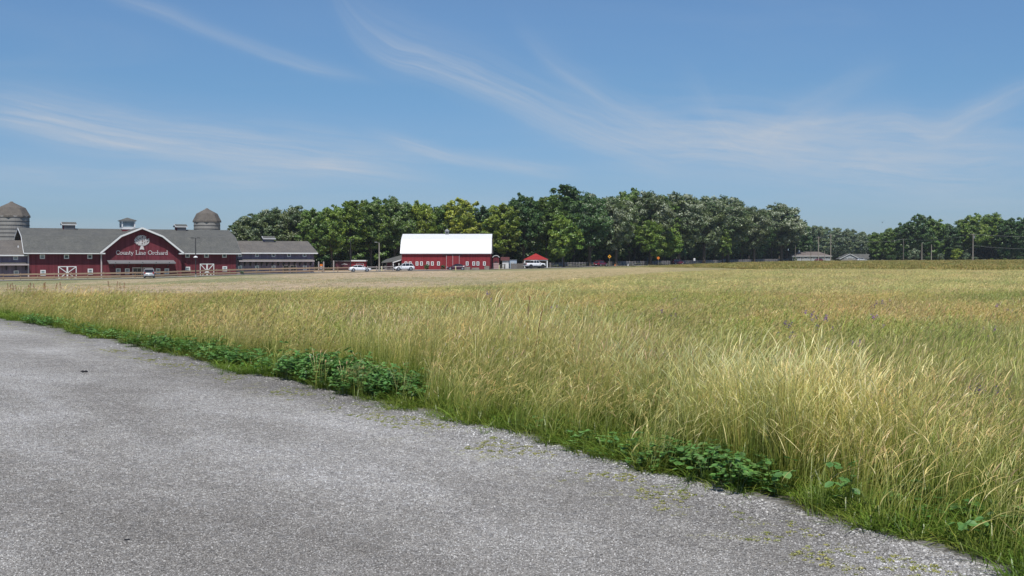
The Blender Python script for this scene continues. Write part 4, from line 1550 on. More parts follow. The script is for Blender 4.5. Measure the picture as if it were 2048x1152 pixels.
def big_barn():
    th = rad(28.0)
    A = W(57, 235.0)
    ground = -2.55
    root = thing('barn_hall', (A.x, A.y, ground), th,
                 'long dark red barn hall with a gambrel gable carrying white lettering', 'barn')
    ca, sa = math.cos(th), math.sin(th)

    def sx(px, b=0.0):
        """distance along the front where column px meets the plane at depth b"""
        k = (px - 1024.0) / 2400.0
        # (A.x - sa*b + ca*s) = k (A.y + ca*b + sa*s)
        return (k * (A.y + ca * b) - A.x + sa * b) / (ca - k * sa)

    def Yd(s, b=0.0):
        return A.y + ca * b + sa * s

    def hz(px, py, b=0.0):
        return zy(py, Yd(sx(px, b), b)) - ground

    L = sx(472)
    D = 19.0
    ev = hz(120, 505)                      # eave
    rg = hz(250, 458.0, D / 2)             # ridge
    bk = ev + (rg - ev) * 0.66
    # walls (closed body)
    prof = [(0, 0), (D, 0), (D, ev + 0.1), (D - 3.6, bk - 0.25), (D / 2, rg - 0.25), (3.6, bk - 0.25), (0, ev + 0.1)]
    MB().prism(prof, 'x', 0, L).build('wall', M['red'], root)
    rp = [(-1.0, ev - 0.12), (0.3, ev + 0.75), (3.6, bk), (D / 2, rg), (D - 3.6, bk), (D - 0.3, ev + 0.75), (D + 1.0, ev - 0.12)]
    ov = 0.9
    roof_slab(root, rp, -ov, L + ov, 0.22, M['roof'])
    MB().box(-ov, sx(203) - 0.1, -1.07, -1.0, ev - 0.29, ev - 0.1).build('fascia', M['white'], root)
    MB().box(sx(366) + 0.1, L + ov, -1.07, -1.0, ev - 0.29, ev - 0.1).build('fascia', M['white'], root)
    rake(root, rp, -ov - 0.04, 0.07, 0.24, M['white'], 0.1)
    rake(root, rp, L + ov + 0.04, 0.06, 0.2, M['canopy'], 0.1)
    # central cross gable
    g0, g1 = sx(205, -1.2), sx(363, -1.2)
    mid = (sx(203, -2) + sx(366.5, -2)) / 2
    zp = hz(285, 455.2, -2.2)
    zb = hz(243, 471.5, -2.2)
    e0, e1 = sx(201.5, -2.2), sx(367.5, -2.2)
    k0, k1 = sx(243, -2.2), sx(326.5, -2.2)
    ze = hz(203, 505.2, -2.2)
    mid = (k0 + k1) / 2
    b = MB().prism([(g0, 0), (g1, 0), (g1, ze + 0.02), (k1 - 0.05, zb - 0.32), (mid, zp - 0.3), (k0 + 0.05, zb - 0.32), (g0, ze + 0.02)], 'y', -1.2, 5.0)
    b.build('gable_wall', M['red'], root)
    # cross-gable roof: profile in x, extruded in y
    P = [(e0, ze), (k0, zb), (mid, zp), (k1, zb), (e1, ze)]
    b = MB()
    Q = [(x - (0.10 if x < mid else -0.10 if x > mid else 0), z - 0.24) for x, z in P]
    for i in range(4):
        b.prism([P[i], P[i + 1], Q[i + 1], Q[i]], 'y', -2.25, D / 2 - 1.2)
    b.build('gable_roof', M['roof'], root)
    b = MB()
    for i in range(4):
        b.bar((P[i][0], -2.29, P[i][1] - 0.10), (P[i + 1][0], -2.29, P[i + 1][1] - 0.10), 0.06, 0.34)
    b.box(e0 - 0.1, e0 + 0.9, -2.28, -1.25, ze - 0.30, ze - 0.06).box(e1 - 0.9, e1 + 0.1, -2.28, -1.25, ze - 0.30, ze - 0.06)
    b.build('gable_rake_board', M['white'], root)
    # corner boards and downspouts
    for px, bb in ((203, -1.35), (57, -0.12)):
        MB().box(sx(px, bb) - 0.12, sx(px, bb) + 0.12, bb, bb + 0.12, 0.3, ev - 0.2).build('downspout', M['pinkwhite'], root)
    # sign
    gy = -1.2
    l0, l1 = sx(232.5, gy), sx(336, gy)
    zt = hz(284, 509.3, gy)
    lettering(root, 'County Line Orchard', l0, l1, zt, hz(284, 501.0, gy) - zt, gy - 0.01)
    # tree emblem above the name: trunk, branches and a round head of leaf marks
    cx = sx(284.3, gy)
    z0, z1 = hz(284, 499.5, gy), hz(284, 470.5, gy)
    H = z1 - z0
    b = MB()
    b.prism([(cx - 0.17 * H, z0), (cx - 0.02 * H, z0 + 0.03 * H), (cx + 0.15 * H, z0), (cx + 0.09 * H, z0 + 0.22 * H), (cx + 0.10 * H, z0 + 0.34 * H), (cx - 0.08 * H, z0 + 0.34 * H), (cx - 0.09 * H, z0 + 0.2 * H)], 'y', gy - 0.05, gy - 0.004)
    r = random.Random(5)
    for a in (-62, -44, -28, -12, 4, 20, 36, 52, 66):
        a_ = rad(90 + a)
        p0 = Vector((cx + 0.05 * H * math.cos(a_), z0 + 0.30 * H))
        p1 = p0 + Vector((math.cos(a_), math.sin(a_))) * H * 0.50
        b.bar((p0.x, gy - 0.07, p0.y), (p1.x, gy - 0.07, p1.y), 0.03, 0.035 * H)
    n = 0
    while n < 230:
        u, v = r.uniform(-1, 1), r.uniform(-1, 1)
        if u * u + v * v > 1 or (v < -0.55 and abs(u) < 0.2):
            continue
        x = cx + u * 0.50 * H
        z = z0 + (0.63 + v * 0.35) * H
        q = r.uniform(0.018, 0.034) * H
        t = r.uniform(0, 3.14)
        poly = [(x + math.cos(t + k * 2 * math.pi / 6) * q * (1.0 if k % 3 else 1.6), z + math.sin(t + k * 2 * math.pi / 6) * q * (1.0 if k % 3 else 1.6)) for k in range(6)]
        b.prism(poly, 'y', gy - 0.09 - 0.0002 * n, gy - 0.05)
        n += 1
    b.build('tree_emblem', M['signwhite'], root)
    # entrance canopy
    c0, c1 = sx(218, -3.4), sx(352, -3.4)
    zc = hz(285, 521.5, -3.2)
    b = MB().prism([(-3.4, zc - 0.62), (-3.4, zc - 0.40), (-1.2, zc + 0.12), (-1.2, zc - 0.05)], 'x', c0, c1)
    o = b.build('canopy', M['canopy'], root)
    for k in range(5):
        x = c0 + (c1 - c0) * (k + 0.5) / 5
        MB().bar((x, -3.2, zc - 0.55), (x, -1.22, zc - 1.4), 0.12).bar((x, -3.2, zc - 0.5), (x, -3.42, zc - 0.3), 0.14).build('bracket', M['darkmetal'], o)
    for px in (236.5, 254.5, 316, 333.5):
        window(root, sx(px, gy), gy, hz(px, 548.5, gy), hz(px, 536.8, gy), 0.86, M['white'], M['paleglass'], 0.12, (0, 1))
    for px in (274.5, 295.5):
        o = window(root, sx(px, gy), gy, 0.05, hz(px, 534.5, gy), 1.85, M['pinkwhite'], M['glass'], 0.16, (1, 0), name='entrance_door')
        MB().box(sx(px, gy) - 0.2, sx(px, gy) - 0.14, gy - 0.16, gy - 0.1, 1.0, 1.4).build('handle', M['greymetal'], o)
    # side windows
    for px, p2, d in ((85, 0, 1), (133.2, 0, 0), (179.8, 0, 0), (375.2, 0, 0), (413, 0, 0), (449, 0, 0)):
        yt = 509.0 if px < 200 else 506.6
        window(root, sx(px), 0, hz(px, yt + 8.6), hz(px, yt), 0.88, M['white'], M['paleglass'] if d else M['glass'], 0.13, (0, 1) if d else (0, 0))
    for px, t, bt in ((86, 540, 551), (180.5, 537.3, 549), (375.5, 533.5, 543.6), (449.5, 532.5, 542.5)):
        window(root, sx(px), 0, hz(px, bt), hz(px, t), 0.92, M['white'], M['paleglass'], 0.15, (0, 1))
    # double barn doors with white crosses
    for p0, p1, t, bt in ((116, 153, 532.5, 558), (399.5, 428, 527.4, 549)):
        x0, x1 = sx(p0), sx(p1)
        z1_, z0_ = hz(p0, t), 0.08
        xm = (x0 + x1) / 2
        for a, c in ((x0, xm), (xm, x1)):
            o = MB().box(a + 0.01, c - 0.01, -0.12, 0.02, z0_, z1_).build('barn_door', M['red'], root)
            b = MB()
            w = 0.15
            b.box(a, a + w, -0.17, -0.12, z0_, z1_).box(c - w, c, -0.17, -0.12, z0_, z1_)
            b.box(a + w, c - w, -0.168, -0.12, z1_ - w, z1_).box(a + w, c - w, -0.168, -0.12, z0_, z0_ + w)
            zm = (z0_ + z1_) / 2
            if a == x0:
                b.bar((a + w, -0.142, z1_ - w), (c - w / 2, -0.142, zm), 0.05, w).bar((a + w, -0.142, z0_ + w), (c - w / 2, -0.142, zm), 0.05, w)
            else:
                b.bar((c - w, -0.142, z1_ - w), (a + w / 2, -0.142, zm), 0.05, w).bar((c - w, -0.142, z0_ + w), (a + w / 2, -0.142, zm), 0.05, w)
            b.build('door_brace', M['white'], o)
    # roof vents and lantern
    louvre_vent(root, sx(139.5, D / 2 - 1), D / 2, rg - 0.35, 2.3, 1.9, 1.15, M['red'])
    louvre_vent(root, sx(363.5, D / 2 - 1), D / 2, rg - 0.35, 2.0, 1.9, 1.0, M['red'])
    lx, ly = sx(257, D / 2 - 1.5), D / 2 - 0.6
    hw = 1.25
    lz0, lz1, lz2 = rg - 0.9, rg + 0.35, hz(257, 443.5, D / 2)
    o = MB().box(lx - hw, lx + hw, ly - hw, ly + hw, lz0, lz1).build('lantern', M['red'], root)
    b = MB().box(lx - hw - 0.06, lx + hw + 0.06, ly - hw - 0.06, ly + hw + 0.06, lz1 - 0.45, lz1)
    for i in (-1, 1):
        for j in (-1, 1):
            b.box(lx + i * hw - 0.12, lx + i * hw + 0.12, ly + j * hw - 0.12, ly + j * hw + 0.12, lz1, lz2)
    b.box(lx - hw - 0.3, lx + hw + 0.3, ly - hw - 0.3, ly + hw + 0.3, lz2, lz2 + 0.2)
    b.build('lantern_frame', M['white'], o)
    MB().box(lx - hw + 0.06, lx + hw - 0.06, ly - hw + 0.06, ly + hw - 0.06, lz1, lz2).build('lantern_glass', M['paleglass'], o)
    e = hw + 0.5
    MB().add([(lx - e, ly - e, lz2 + 0.2), (lx + e, ly - e, lz2 + 0.2), (lx + e, ly + e, lz2 + 0.2), (lx - e, ly + e, lz2 + 0.2), (lx, ly, lz2 + 0.85)],
             [(0, 3, 2, 1), (0, 1, 4), (1, 2, 4), (2, 3, 4), (3, 0, 4)]).build('lantern_roof', M['roof'], o)

    # ---- wings
    def wing(name, label, s0, s1, b0, ev_, rg_, half, left):
        r_ = thing(name, (A.x + ca * s0 - sa * b0, A.y + sa * s0 + ca * b0, ground if left else ground + 0.55), th, label, 'barn wing')
        g = ground if left else ground + 0.55
        Lw = s1 - s0
        e_, q_ = ev_ - g, rg_ - g
        MB().prism([(0, 0), (2 * half, 0), (2 * half, e_), (half, q_ - 0.25), (0, e_)], 'x', 0.06, Lw - 0.06).build('wall', M['purple'], r_)
        pr = [(-0.85, e_ - 0.12), (half, q_), (2 * half + 0.85, e_ - 0.12)]
        ra, rb = (0.0, Lw + 0.6) if not left else (0.0, Lw)
        roof_slab(r_, pr, ra, rb, 0.18, M['roofbrown'])
        MB().box(ra, rb, -0.92, -0.85, e_ - 0.32, e_ - 0.08).build('fascia', M['white'], r_)
        if not left:
            rake(r_, pr, rb + 0.04, 0.06, 0.18, M['canopy'], 0.08)
        return r_, e_, q_, g

    def wx(px, s0, b0, b=0.0):
        return sx(px, b0 + b) - s0

    s1 = sx(628, 0.8)
    r_, e_, q_, g = wing('right_wing', 'weathered purple-grey wing joined to the right end of the red barn hall', L, s1, 0.8,
                         zy(504.8, 262), zy(482.6, 270), 6.2, False)

    def wz(px, py, b=0.0):
        return zy(py, Yd(sx(px, 0.8 + b), 0.8 + b)) - g
    for k, px in enumerate((480, 514, 547, 578, 609)):
        window(r_, wx(px, L, 0.8), 0, wz(px, 513.8), wz(px, 506.6), 0.80, M['white'], M['paleglass'] if k in (0, 1) else M['glass'], 0.13, (0, 0))
    for k, px in enumerate((480, 514, 547, 609.5)):
        window(r_, wx(px, L, 0.8), 0, wz(px, 540.5), wz(px, 531.0), 0.84, M['white'], M['paleglass'], 0.14, (0, 1))
    for px in (572, 586.5):
        window(r_, wx(px, L, 0.8), 0, 0.05, wz(px, 529.5), 1.45, M['pinkwhite'], M['glass'], 0.15, (1, 0), name='shop_door')
    zc = wz(560, 518)
    x0, x1 = wx(478, L, 0.8, -1.6), wx(629, L, 0.8, -1.6)
    o = MB().prism([(-1.7, zc - 0.5), (-1.7, zc - 0.36), (0, zc + 0.02), (0, zc - 0.12)], 'x', x0, x1).build('canopy', M['roofbrown'], r_)
    MB().box(x0, x1, -1.76, -1.7, zc - 0.54, zc - 0.34).build('canopy_fascia', M['pinkwhite'], o)
    src = None
    for k in range(14):
        x = x0 + 0.4 + (x1 - x0 - 0.8) * k / 13
        if src is None:
            src = MB().bar((0, -1.4, -0.5), (0, -0.02, -1.35), 0.14).box(-0.1, 0.1, -0.16, 0.0, -1.5, -0.35).build('bracket', M['darkmetal'], r_)
            src.location = (x, 0, zc)
        else:
            child(src, r_, 'bracket', (x, 0, zc))
    louvre_vent(r_, wx(538.5, L, 0.8, 5.5), 6.2, q_ - 0.3, 2.2, 1.5, 0.85, M['purple'])
    # left wing
    s0 = sx(-60, 0.8)
    r_, e_, q_, g = wing('left_wing', 'weathered purple-grey wing joined to the left end of the red barn hall', s0, 0.0, 0.8,
                         zy(508.8, 232), zy(480.2, 238), 6.6, True)

    def wz(px, py, b=0.0):
        return zy(py, Yd(sx(px, 0.8 + b), 0.8 + b)) - g
    window(r_, wx(31.5, s0, 0.8), 0, wz(31, 520), wz(31, 512), 0.85, M['white'], M['paleglass'], 0.13, (0, 1))
    window(r_, wx(-18, s0, 0.8), 0, wz(31, 520), wz(31, 512), 0.85, M['white'], M['paleglass'], 0.13, (0, 1))
    window(r_, wx(32.5, s0, 0.8), 0, wz(32, 551.5), wz(32, 541), 0.9, M['white'], M['paleglass'], 0.14, (0, 1))
    zc = wz(30, 525)
    x0, x1 = 0.2, wx(55.5, s0, 0.8)
    o = MB().prism([(-1.7, zc - 0.5), (-1.7, zc - 0.36), (0, zc + 0.02), (0, zc - 0.12)], 'x', x0, x1).build('canopy', M['roofbrown'], r_)
    MB().box(x0, x1, -1.76, -1.7, zc - 0.54, zc - 0.34).build('canopy_fascia', M['pinkwhite'], o)
    for k in range(9):
        child(src, r_, 'bracket', (x1 - 0.4 - k * 1.75, 0, zc))
    MB().tube([(wx(38.5, s0, 0.8, 2), 3.0, e_ + 0.9), (wx(38.5, s0, 0.8, 2), 3.0, e_ + 1.75)], 0.16, 8).build('roof_pipe', M['white'], r_)


big_barn()


def silo(name, px, Y, r, ytop, yeave, ybreak, label):
    base = W(px, Y)
    g = -2.4
    t = thing(name, (base.x, base.y, g), 0.2, label, 'silo', 'concrete silos behind the barn hall')
    zt, ze, zb = zy(ytop, Y) - g, zy(yeave, Y) - g, zy(ybreak, Y) - g
    n = 48
    b = MB()
    # staves: slightly faceted wall
    b.tube([(0, 0, 0), (0, 0, ze)], r, n)
    b.build('wall', M['conc'], t)
    h = None
    z = 0.5
    while z < ze - 0.2:
        if h is None:
            m = MB()
            k = 48
            vs, fs = [], []
            for i in range(k):
                a = 2 * math.pi * i / k
                for rr, zz in ((r + 0.005, -0.05), (r + 0.07, -0.05), (r + 0.07, 0.05), (r + 0.005, 0.05)):
                    vs.append((rr * math.cos(a), rr * math.sin(a), zz))
            for i in range(k):
                j = (i + 1) % k
                for q in range(4):
                    q2 = (q + 1) % 4
                    fs.append((i * 4 + q, j * 4 + q, j * 4 + q2, i * 4 + q2))
            m.add(vs, fs)
            h = m.build('hoop', M['hoop'], t)
            h.location = (0, 0, z)
        else:
            child(h, t, 'hoop', (0, 0, z))
        z += 0.82
    # eight-sided gambrel cap
    b = MB()
    b.tube([(0, 0, ze - 0.35), (0, 0, ze), (0, 0, zb), (0, 0, zt - 0.12), (0, 0, zt)], [r + 0.28, r + 0.26, r * 0.80, 0.5, 0.3], 8)
    b.build('roof', M['domeroof'], t)
    MB().tube([(0, 0, zt - 0.1), (0, 0, zt + 0.15)], [0.5, 0.2], 8).build('roof_cap', M['domeroof'], t)


silo('silo', 24.5, 257.0, 3.55, 404.5, 432, 416, 'wide grey concrete silo at the far left, with a brown eight-sided cap')
silo('silo', 414.6, 290.0, 3.10, 417.8, 442, 427.5, 'grey concrete silo behind the right half of the red barn hall roof')


def white_roof_barn():
    Y = 282.0
    A = W(803.5, Y)
    g = A.z - 0.1
    root = thing('barn', (A.x, A.y, g), rad(-1.0), 'bright red barn under a big white gambrel roof, in front of the wood', 'barn')
    mpp = Y / 2400.0
    L = (980.5 - 803.5) * mpp

    def X(px):
        return (px - 803.5) * mpp

    def Z(py):
        return zy(py, Y) - g
    D = 11.0
    ev, rg = Z(506.0), zy(468.0, Y + D / 2) - g
    bk = zy(478.5, Y + 2.6) - g
    MB().prism([(0, 0), (D, 0), (D, ev + 0.1), (D - 2.2, bk - 0.2), (D / 2, rg - 0.2), (2.2, bk - 0.2), (0, ev + 0.1)], 'x', 0, L).build('wall', M['redbright'], root)
    rp = [(-0.38, ev - 0.05), (1.0, ev + (bk - ev) * 0.62), (2.2, bk), (D / 2, rg), (D - 2.2, bk), (D - 1, ev + (bk - ev) * 0.62), (D + 0.38, ev - 0.05)]
    rf = roof_slab(root, rp, -0.3, L + 0.25, 0.14, M['whitemetal'])
    # standing seams
    src = None
    k = 0
    x = -0.28
    while x < L + 0.2:
        if src is None:
            b = MB()
            for (y0, z0), (y1, z1) in zip(rp[:3], rp[1:4]):
                b.bar((0, y0, z0 + 0.02), (0, y1, z1 + 0.02), 0.035, 0.05)
            src = b.build('roof_seam', M['whitemetal'], rf)
            src.location = (x, 0, 0)
        else:
            child(src, rf, 'roof_seam', (x, 0, 0))
        x += 0.92
    MB().box(-0.3, L + 0.25, -0.46, -0.38, ev - 0.2, ev - 0.02).build('gutter', M['whitemetal'], root)
    rake(root, rp, L + 0.28, 0.05, 0.2, M['white'], 0.08)
    rake(root, rp, -0.33, 0.05, 0.2, M['white'], 0.08)
    for px in (812, 820.5, 834.1, 843.1, 856.0, 864.9, 877.1, 934.5, 947.6, 956, 968.9):
        window(root, X(px), 0, Z(531), Z(523), 0.60, M['white'], M['glass'], 0.12, (0, 1))
    for k, (p0, p1) in enumerate(((893, 905.7), (905.7, 918.8))):
        o = MB().box(X(p0) + 0.02, X(p1) - 0.02, -0.14, -0.02, 0.1, Z(511)).build('sliding_door', M['redbright'], root)
        b = MB().box(X(p0) - 0.03, X(p0) + 0.05, -0.19, -0.14, 0.1, Z(510.5))
        if k:
            b.box(X(p1) - 0.05, X(p1) + 0.03, -0.19, -0.14, 0.1, Z(510.5))
        b.build('door_trim', M['pinkwhite'], o)
    MB().box(X(885), X(926), -0.2, -0.12, Z(510.4), Z(509.4)).build('door_track', M['darkmetal'], root)
    MB().box(0, L, -0.05, 0.0, 0.0, 0.28).build('footing', M['conc'], root)
    # ventilator on the ridge
    cx, cz = X(891), rg
    o = MB().box(cx - 0.42, cx + 0.42, D / 2 - 0.42, D / 2 + 0.42, cz - 0.2, cz + 0.62).build('cupola', M['greymetal'], root)
    b = MB()
    for k in range(3):
        b.box(cx - 0.3, cx + 0.3, D / 2 - 0.45, D / 2 - 0.42, cz + 0.1 + k * 0.16, cz + 0.18 + k * 0.16)
    b.build('louvre', M['darkmetal'], o)
    MB().tube([(cx, D / 2, cz + 0.62), (cx, D / 2, cz + 0.74), (cx, D / 2, cz + 1.25)], [0.66, 0.6, 0.05], 8).build('cupola_roof', M['greymetal'], o)
    MB().tube([(cx, D / 2, cz + 1.2), (cx, D / 2, cz + 1.6)], 0.03, 5).build('finial', M['darkmetal'], o)
    # open lean-to on the left
    e = X(761)
    t = thing('lean_to', (A.x, A.y, g), rad(-1.0), 'open lean-to shed with grey shingles against the left end of the bright red barn', 'shed')
    z_lo, z_hi = Z(524.5), Z(509.5)
    q = [(e, 1.7, Z(524.6)), (-0.32, 1.7, Z(521.5)), (-0.32, 8.8, Z(508.2)), (e + 0.2, 8.8, Z(518.6))]
    MB().add(q + [(p[0], p[1], p[2] - 0.18) for p in q], [(0, 1, 2, 3), (7, 6, 5, 4), (0, 4, 5, 1), (1, 5, 6, 2), (2, 6, 7, 3), (3, 7, 4, 0)]).build('roof', M['roof'], t)
    b = MB().prism([(X(784.5), Z(524.2)), (-0.05, Z(518.4)), (-0.05, Z(520.2)), (X(784.5), Z(526))], 'y', 0.9, 1.1)
    b.build('barge_board', M['white'], t)
    MB().prism([(X(784.5), Z(524.6)), (-0.05, Z(518.8)), (-0.05, Z(520)), (X(784.5), Z(525.8))], 'y', 1.11, 5.0).build('porch_roof', M['roof'], t)
    src = None
    for px, yy in ((762.5, 2.2), (771, 2.2), (780, 2.2), (785.5, 1.0), (797, 1.0)):
        b = MB().box(X(px) - 0.09, X(px) + 0.09, yy, yy + 0.18, 0, Z(525.0) - 0.15)
        b.build('post', M['white'] if yy < 1.5 else M['greywood'], t)
    MB().box(e + 0.4, -0.32, 8.6, 8.75, 0, z_lo - 0.1).build('back_wall', M['red'], t)
    MB().box(X(778), X(783), 8.4, 8.55, 0.1, Z(528)).build('door', M['housewall'], t)


white_roof_barn()


def small_buildings():
    # dark red trailer and red shed behind the fence, left of the white sedan
    Y = 300.0
    m = Y / 2400
    A = W(671, Y)
    t = thing('trailer_stall', A, 0, 'dark maroon stall with a pale emblem, beside the shorter red shed under the trees', 'stall')
    w = 31.5 * m
    H = zy(521.5, Y) - A.z
    MB().box(0, w, 0, 2.6, 0.35, H - 0.12).build('wall', plain('maroon_panel', (0.075, 0.018, 0.03), 0.6), t)
    MB().box(-0.15, w + 0.1, -0.35, 2.8, H - 0.12, H).build('roof', M['greymetal'], t)
    b = MB()
    for k in range(9):
        x = w * 0.57 + (k - 4) * 0.17
        b.box(x - 0.07, x + 0.08, -0.03, 0, H * 0.64 - 0.06 * abs(k - 4) ** 0.3, H * 0.64 + 0.16 - 0.035 * abs(k - 4))
    b.build('emblem', M['signwhite'], t)
    MB().box(0.3, w - 0.3, 0.3, 2.3, 0, 0.35).build('undercarriage', M['darkmetal'], t)
    A = W(702, Y)
    t = thing('shed', A, 0, 'low red shed with a bright white flat roof edge behind the white sedan', 'shed')
    w = 29 * m
    MB().box(0, w, 0, 3, 0, H - 0.2).build('wall', M['redbright'], t)
    MB().box(-0.1, w + 0.15, -0.4, 3.2, H - 0.2, H + 0.12).build('roof', M['white'], t)
    MB().box(w * 0.35, w * 0.38, -0.04, 0, 0, H * 0.72).box(w * 0.85, w * 0.88, -0.04, 0, 0, H * 0.72).box(w * 0.38, w * 0.85, -0.04, 0, H * 0.66, H * 0.72).build('door_trim', M['pinkwhite'], t)
    # red playhouse with a pale arched hood
    Y = 296.0
    m = Y / 2400
    A = W(992, Y)
    g = A.z
    t = thing('wagon_booth', A, 0, 'small red booth under a pale arched hood, just right of the bright red barn', 'booth')
    z1 = zy(515, Y) - g
    MB().box(-0.75, 0.75, 0, 1.6, 0, z1).build('wall', M['red'], t)
    hood = [(0.85 * math.cos(rad(a)), z1 + 0.55 * math.sin(rad(a))) for a in range(0, 181, 15)]
    hood2 = [(0.72 * math.cos(rad(a)), z1 + 0.42 * math.sin(rad(a))) for a in range(180, -1, -15)]
    b = MB()
    for i in range(12):
        b.prism([hood[i], hood[i + 1], hood2[11 - i], hood2[12 - i]], 'y', -0.2, 1.7)
    b.build('hood', M['white'], t)
    b = MB()
    for k in range(8):
        a = k * math.pi / 8
        b.bar((-0.5 * math.cos(a), -0.1, 1.5 - 0.5 * math.sin(a)), (0.5 * math.cos(a), -0.1, 1.5 + 0.5 * math.sin(a)), 0.05)
    b.build('spoked_wheel', M['darkmetal'], t)
    # faded panel fence, shed with maroon roof, blue panel
    A = W(985.5, 292)
    t = thing('panel_fence', A, 0, 'faded pink board panel standing between the bright red barn and the white shed', 'fence')
    for k in range(4):
        MB().box(0, 1.5, -0.03, 0.03, 0.12 + k * 0.36, 0.42 + k * 0.36).build('board', M['pinkpanel'], t)
    for x in (0, 1.5):
        MB().box(x - 0.06, x + 0.06, 0.03, 0.13, 0, 1.6).build('post', M['greywood'], t)
    A = W(1004.5, 298)
    g = A.z
    m = 298 / 2400
    t = thing('garden_shed', A, 0, 'small white shed with a maroon roof to the right of the bright red barn', 'shed')
    H = zy(520.5, 298) - g
    w = 13 * m
    MB().box(0, w, 0, 2.2, 0, H).build('wall', M['housewall'], t)
    b = MB().prism([(-0.35, H - 0.05), (1.1, H + 0.8), (2.55, H - 0.05)], 'x', -0.4, w + 0.2)
    b.build('roof', plain('maroon_roof', (0.09, 0.03, 0.03), 0.8), t)
    b = MB()
    for k in range(7):
        b.box(0.02, w - 0.02, -0.03, 0, 0.1 + k * H / 7, 0.1 + k * H / 7 + H / 7 - 0.05)
    b.build('siding_boards', M['white'], t)
    A = W(1018, 300)
    t = thing('blue_panel_shed', A, 0, 'pale blue-grey panelled shed between the white shed and the red-roofed pavilion', 'shed')
    H = zy(519.8, 300) - A.z
    MB().box(0, 1.95, 0, 2.0, 0, H).build('wall', M['bluepanel'], t)
    MB().box(-0.08, 2.05, -0.1, 2.1, H, H + 0.07).build('roof', M['greymetal'], t)
    MB().box(0.5, 1.3, -0.04, 0, 0, H * 0.8).build('door', plain('pale_door', (0.42, 0.46, 0.5), 0.6), t)
    # dark board fence
    A = W(1022, 293)
    t = thing('board_fence', A, 0, 'dark weathered board fence left of the red-roofed pavilion', 'fence')
    src = None
    for k in range(20):
        if src is None:
            src = MB().box(-0.07, 0.07, -0.02, 0.02, 0, 1.35).build('board', M['greywood'], t)
        else:
            child(src, t, 'board', (0.155 * k, 0, 0), None, (1, 1, 1 + 0.05 * math.sin(k * 2.3)))
    MB().box(-0.05, 3.1, 0.02, 0.08, 0.95, 1.05).build('rail', M['greywood'], t)
    # pavilion
    Y = 318.0
    m = Y / 2400
    A = W(1072, Y)
    g = A.z
    t = thing('pavilion', A, 0, 'open pavilion with a bright red pyramid roof and white beam behind the white pickup', 'pavilion')
    ze, zt = zy(519.3, Y) - g, zy(506.8, Y + 3.3) - g
    e = 25.5 * m
    MB().add([(-e, -0.4, ze), (e, -0.4, ze), (e, 6.8, ze), (-e, 6.8, ze), (0, 3.2, zt)], [(0, 3, 2, 1), (0, 1, 4), (1, 2, 4), (2, 3, 4), (3, 0, 4)]).build('roof', plain('red_metal_roof', (0.36, 0.035, 0.035), 0.5, 0.1, 0.4), t)
    w = e - 0.3
    b = MB().box(-w, w, -0.2, 0.0, ze - 0.32, ze - 0.02).box(-w, -w + 0.2, 0, 6.4, ze - 0.32, ze - 0.02).box(w - 0.2, w, 0, 6.4, ze - 0.32, ze - 0.02).box(-w, w, 6.4, 6.6, ze - 0.32, ze - 0.02)
    b.build('beam', M['white'], t)
    for x, y in ((-w + 0.1, -0.1), (w - 0.1, -0.1), (-w + 0.1, 6.5), (w - 0.1, 6.5)):
        MB().box(x - 0.13, x + 0.13, y - 0.13, y + 0.13, 0, ze - 0.32).build('post', M['white'], t)
    MB().box(-w + 0.3, w - 0.3, 6.3, 6.4, 0, ze - 0.4).build('back_wall', M['greywood'], t)
    o = MB().box(-1.9, -0.3, 2.0, 2.8, 0.70, 0.78).build('table', M['greywood'], t)
    MB().box(-1.7, -1.6, 2.1, 2.7, 0, 0.70).box(-0.6, -0.5, 2.1, 2.7, 0, 0.70).build('leg', M['greywood'], o)
    # ranch house and the gabled house on the right
    Y = 565.0
    m = Y / 2400
    A = W(1585, Y)
    g = A.z
    t = thing('ranch_house', A, 0, 'low pale ranch house with a long brown hip roof right of the wood', 'house')
    w = 76 * m
    ze, zr = zy(511.5, Y) - g, zy(503.3, Y + 4) - g
    MB().box(0, w, 0, 8, 0, ze).build('wall', M['housewall'], t)
    o = 0.6
    MB().add([(-o, -o, ze - 0.1), (w + o, -o, ze - 0.1), (w + o, 8 + o, ze - 0.1), (-o, 8 + o, ze - 0.1), (4.0, 4, zr), (w - 4.5, 4, zr)],
             [(0, 3, 2, 1), (0, 1, 5, 4), (1, 2, 5), (2, 3, 4, 5), (3, 0, 4)]).build('roof', M['houseroof'], t)
    MB().box(-o, w + o, -o - 0.03, -o, ze - 0.28, ze - 0.06).build('fascia', M['white'], t)
    for px, ww in ((1592, 1.0), (1597, 1.6), (1611, 1.4), (1622, 1.2), (1634, 1.0), (1653, 1.2)):
        window(t, (px - 1585) * m, 0, ze - 1.5, ze - 0.45, ww, M['white'], M['glass'], 0.1, (1, 0))
    MB().box(17.5 * m, 19 * m, -0.06, 0.02, 0, 2.0).build('door', M['greywood'], t)
    MB().box(3.6, 4.2, 3.2, 3.8, zr - 0.6, zr + 0.7).build('chimney', M['white'], t)
    A = W(1681, Y + 10)
    g = A.z
    m = (Y + 10) / 2400
    t = thing('gabled_house', A, 0, 'pale house with a broad white gable front beside the silver car at the right', 'house')
    ze, zr = zy(516.8, Y + 10) - g, zy(507.5, Y + 10) - g
    w = 37 * m
    MB().prism([(0, 0), (w, 0), (w, ze), (w / 2, zr - 0.15), (0, ze)], 'y', 0, 7).build('wall', plain('grey_brown_house_wall', (0.26, 0.24, 0.23), 0.8), t)
    MB().prism([(0.2, ze + 0.02), (w - 0.2, ze + 0.02), (w / 2, zr - 0.2)], 'y', -0.05, 0).build('gable_panel', M['housewall'], t)
    b = MB()
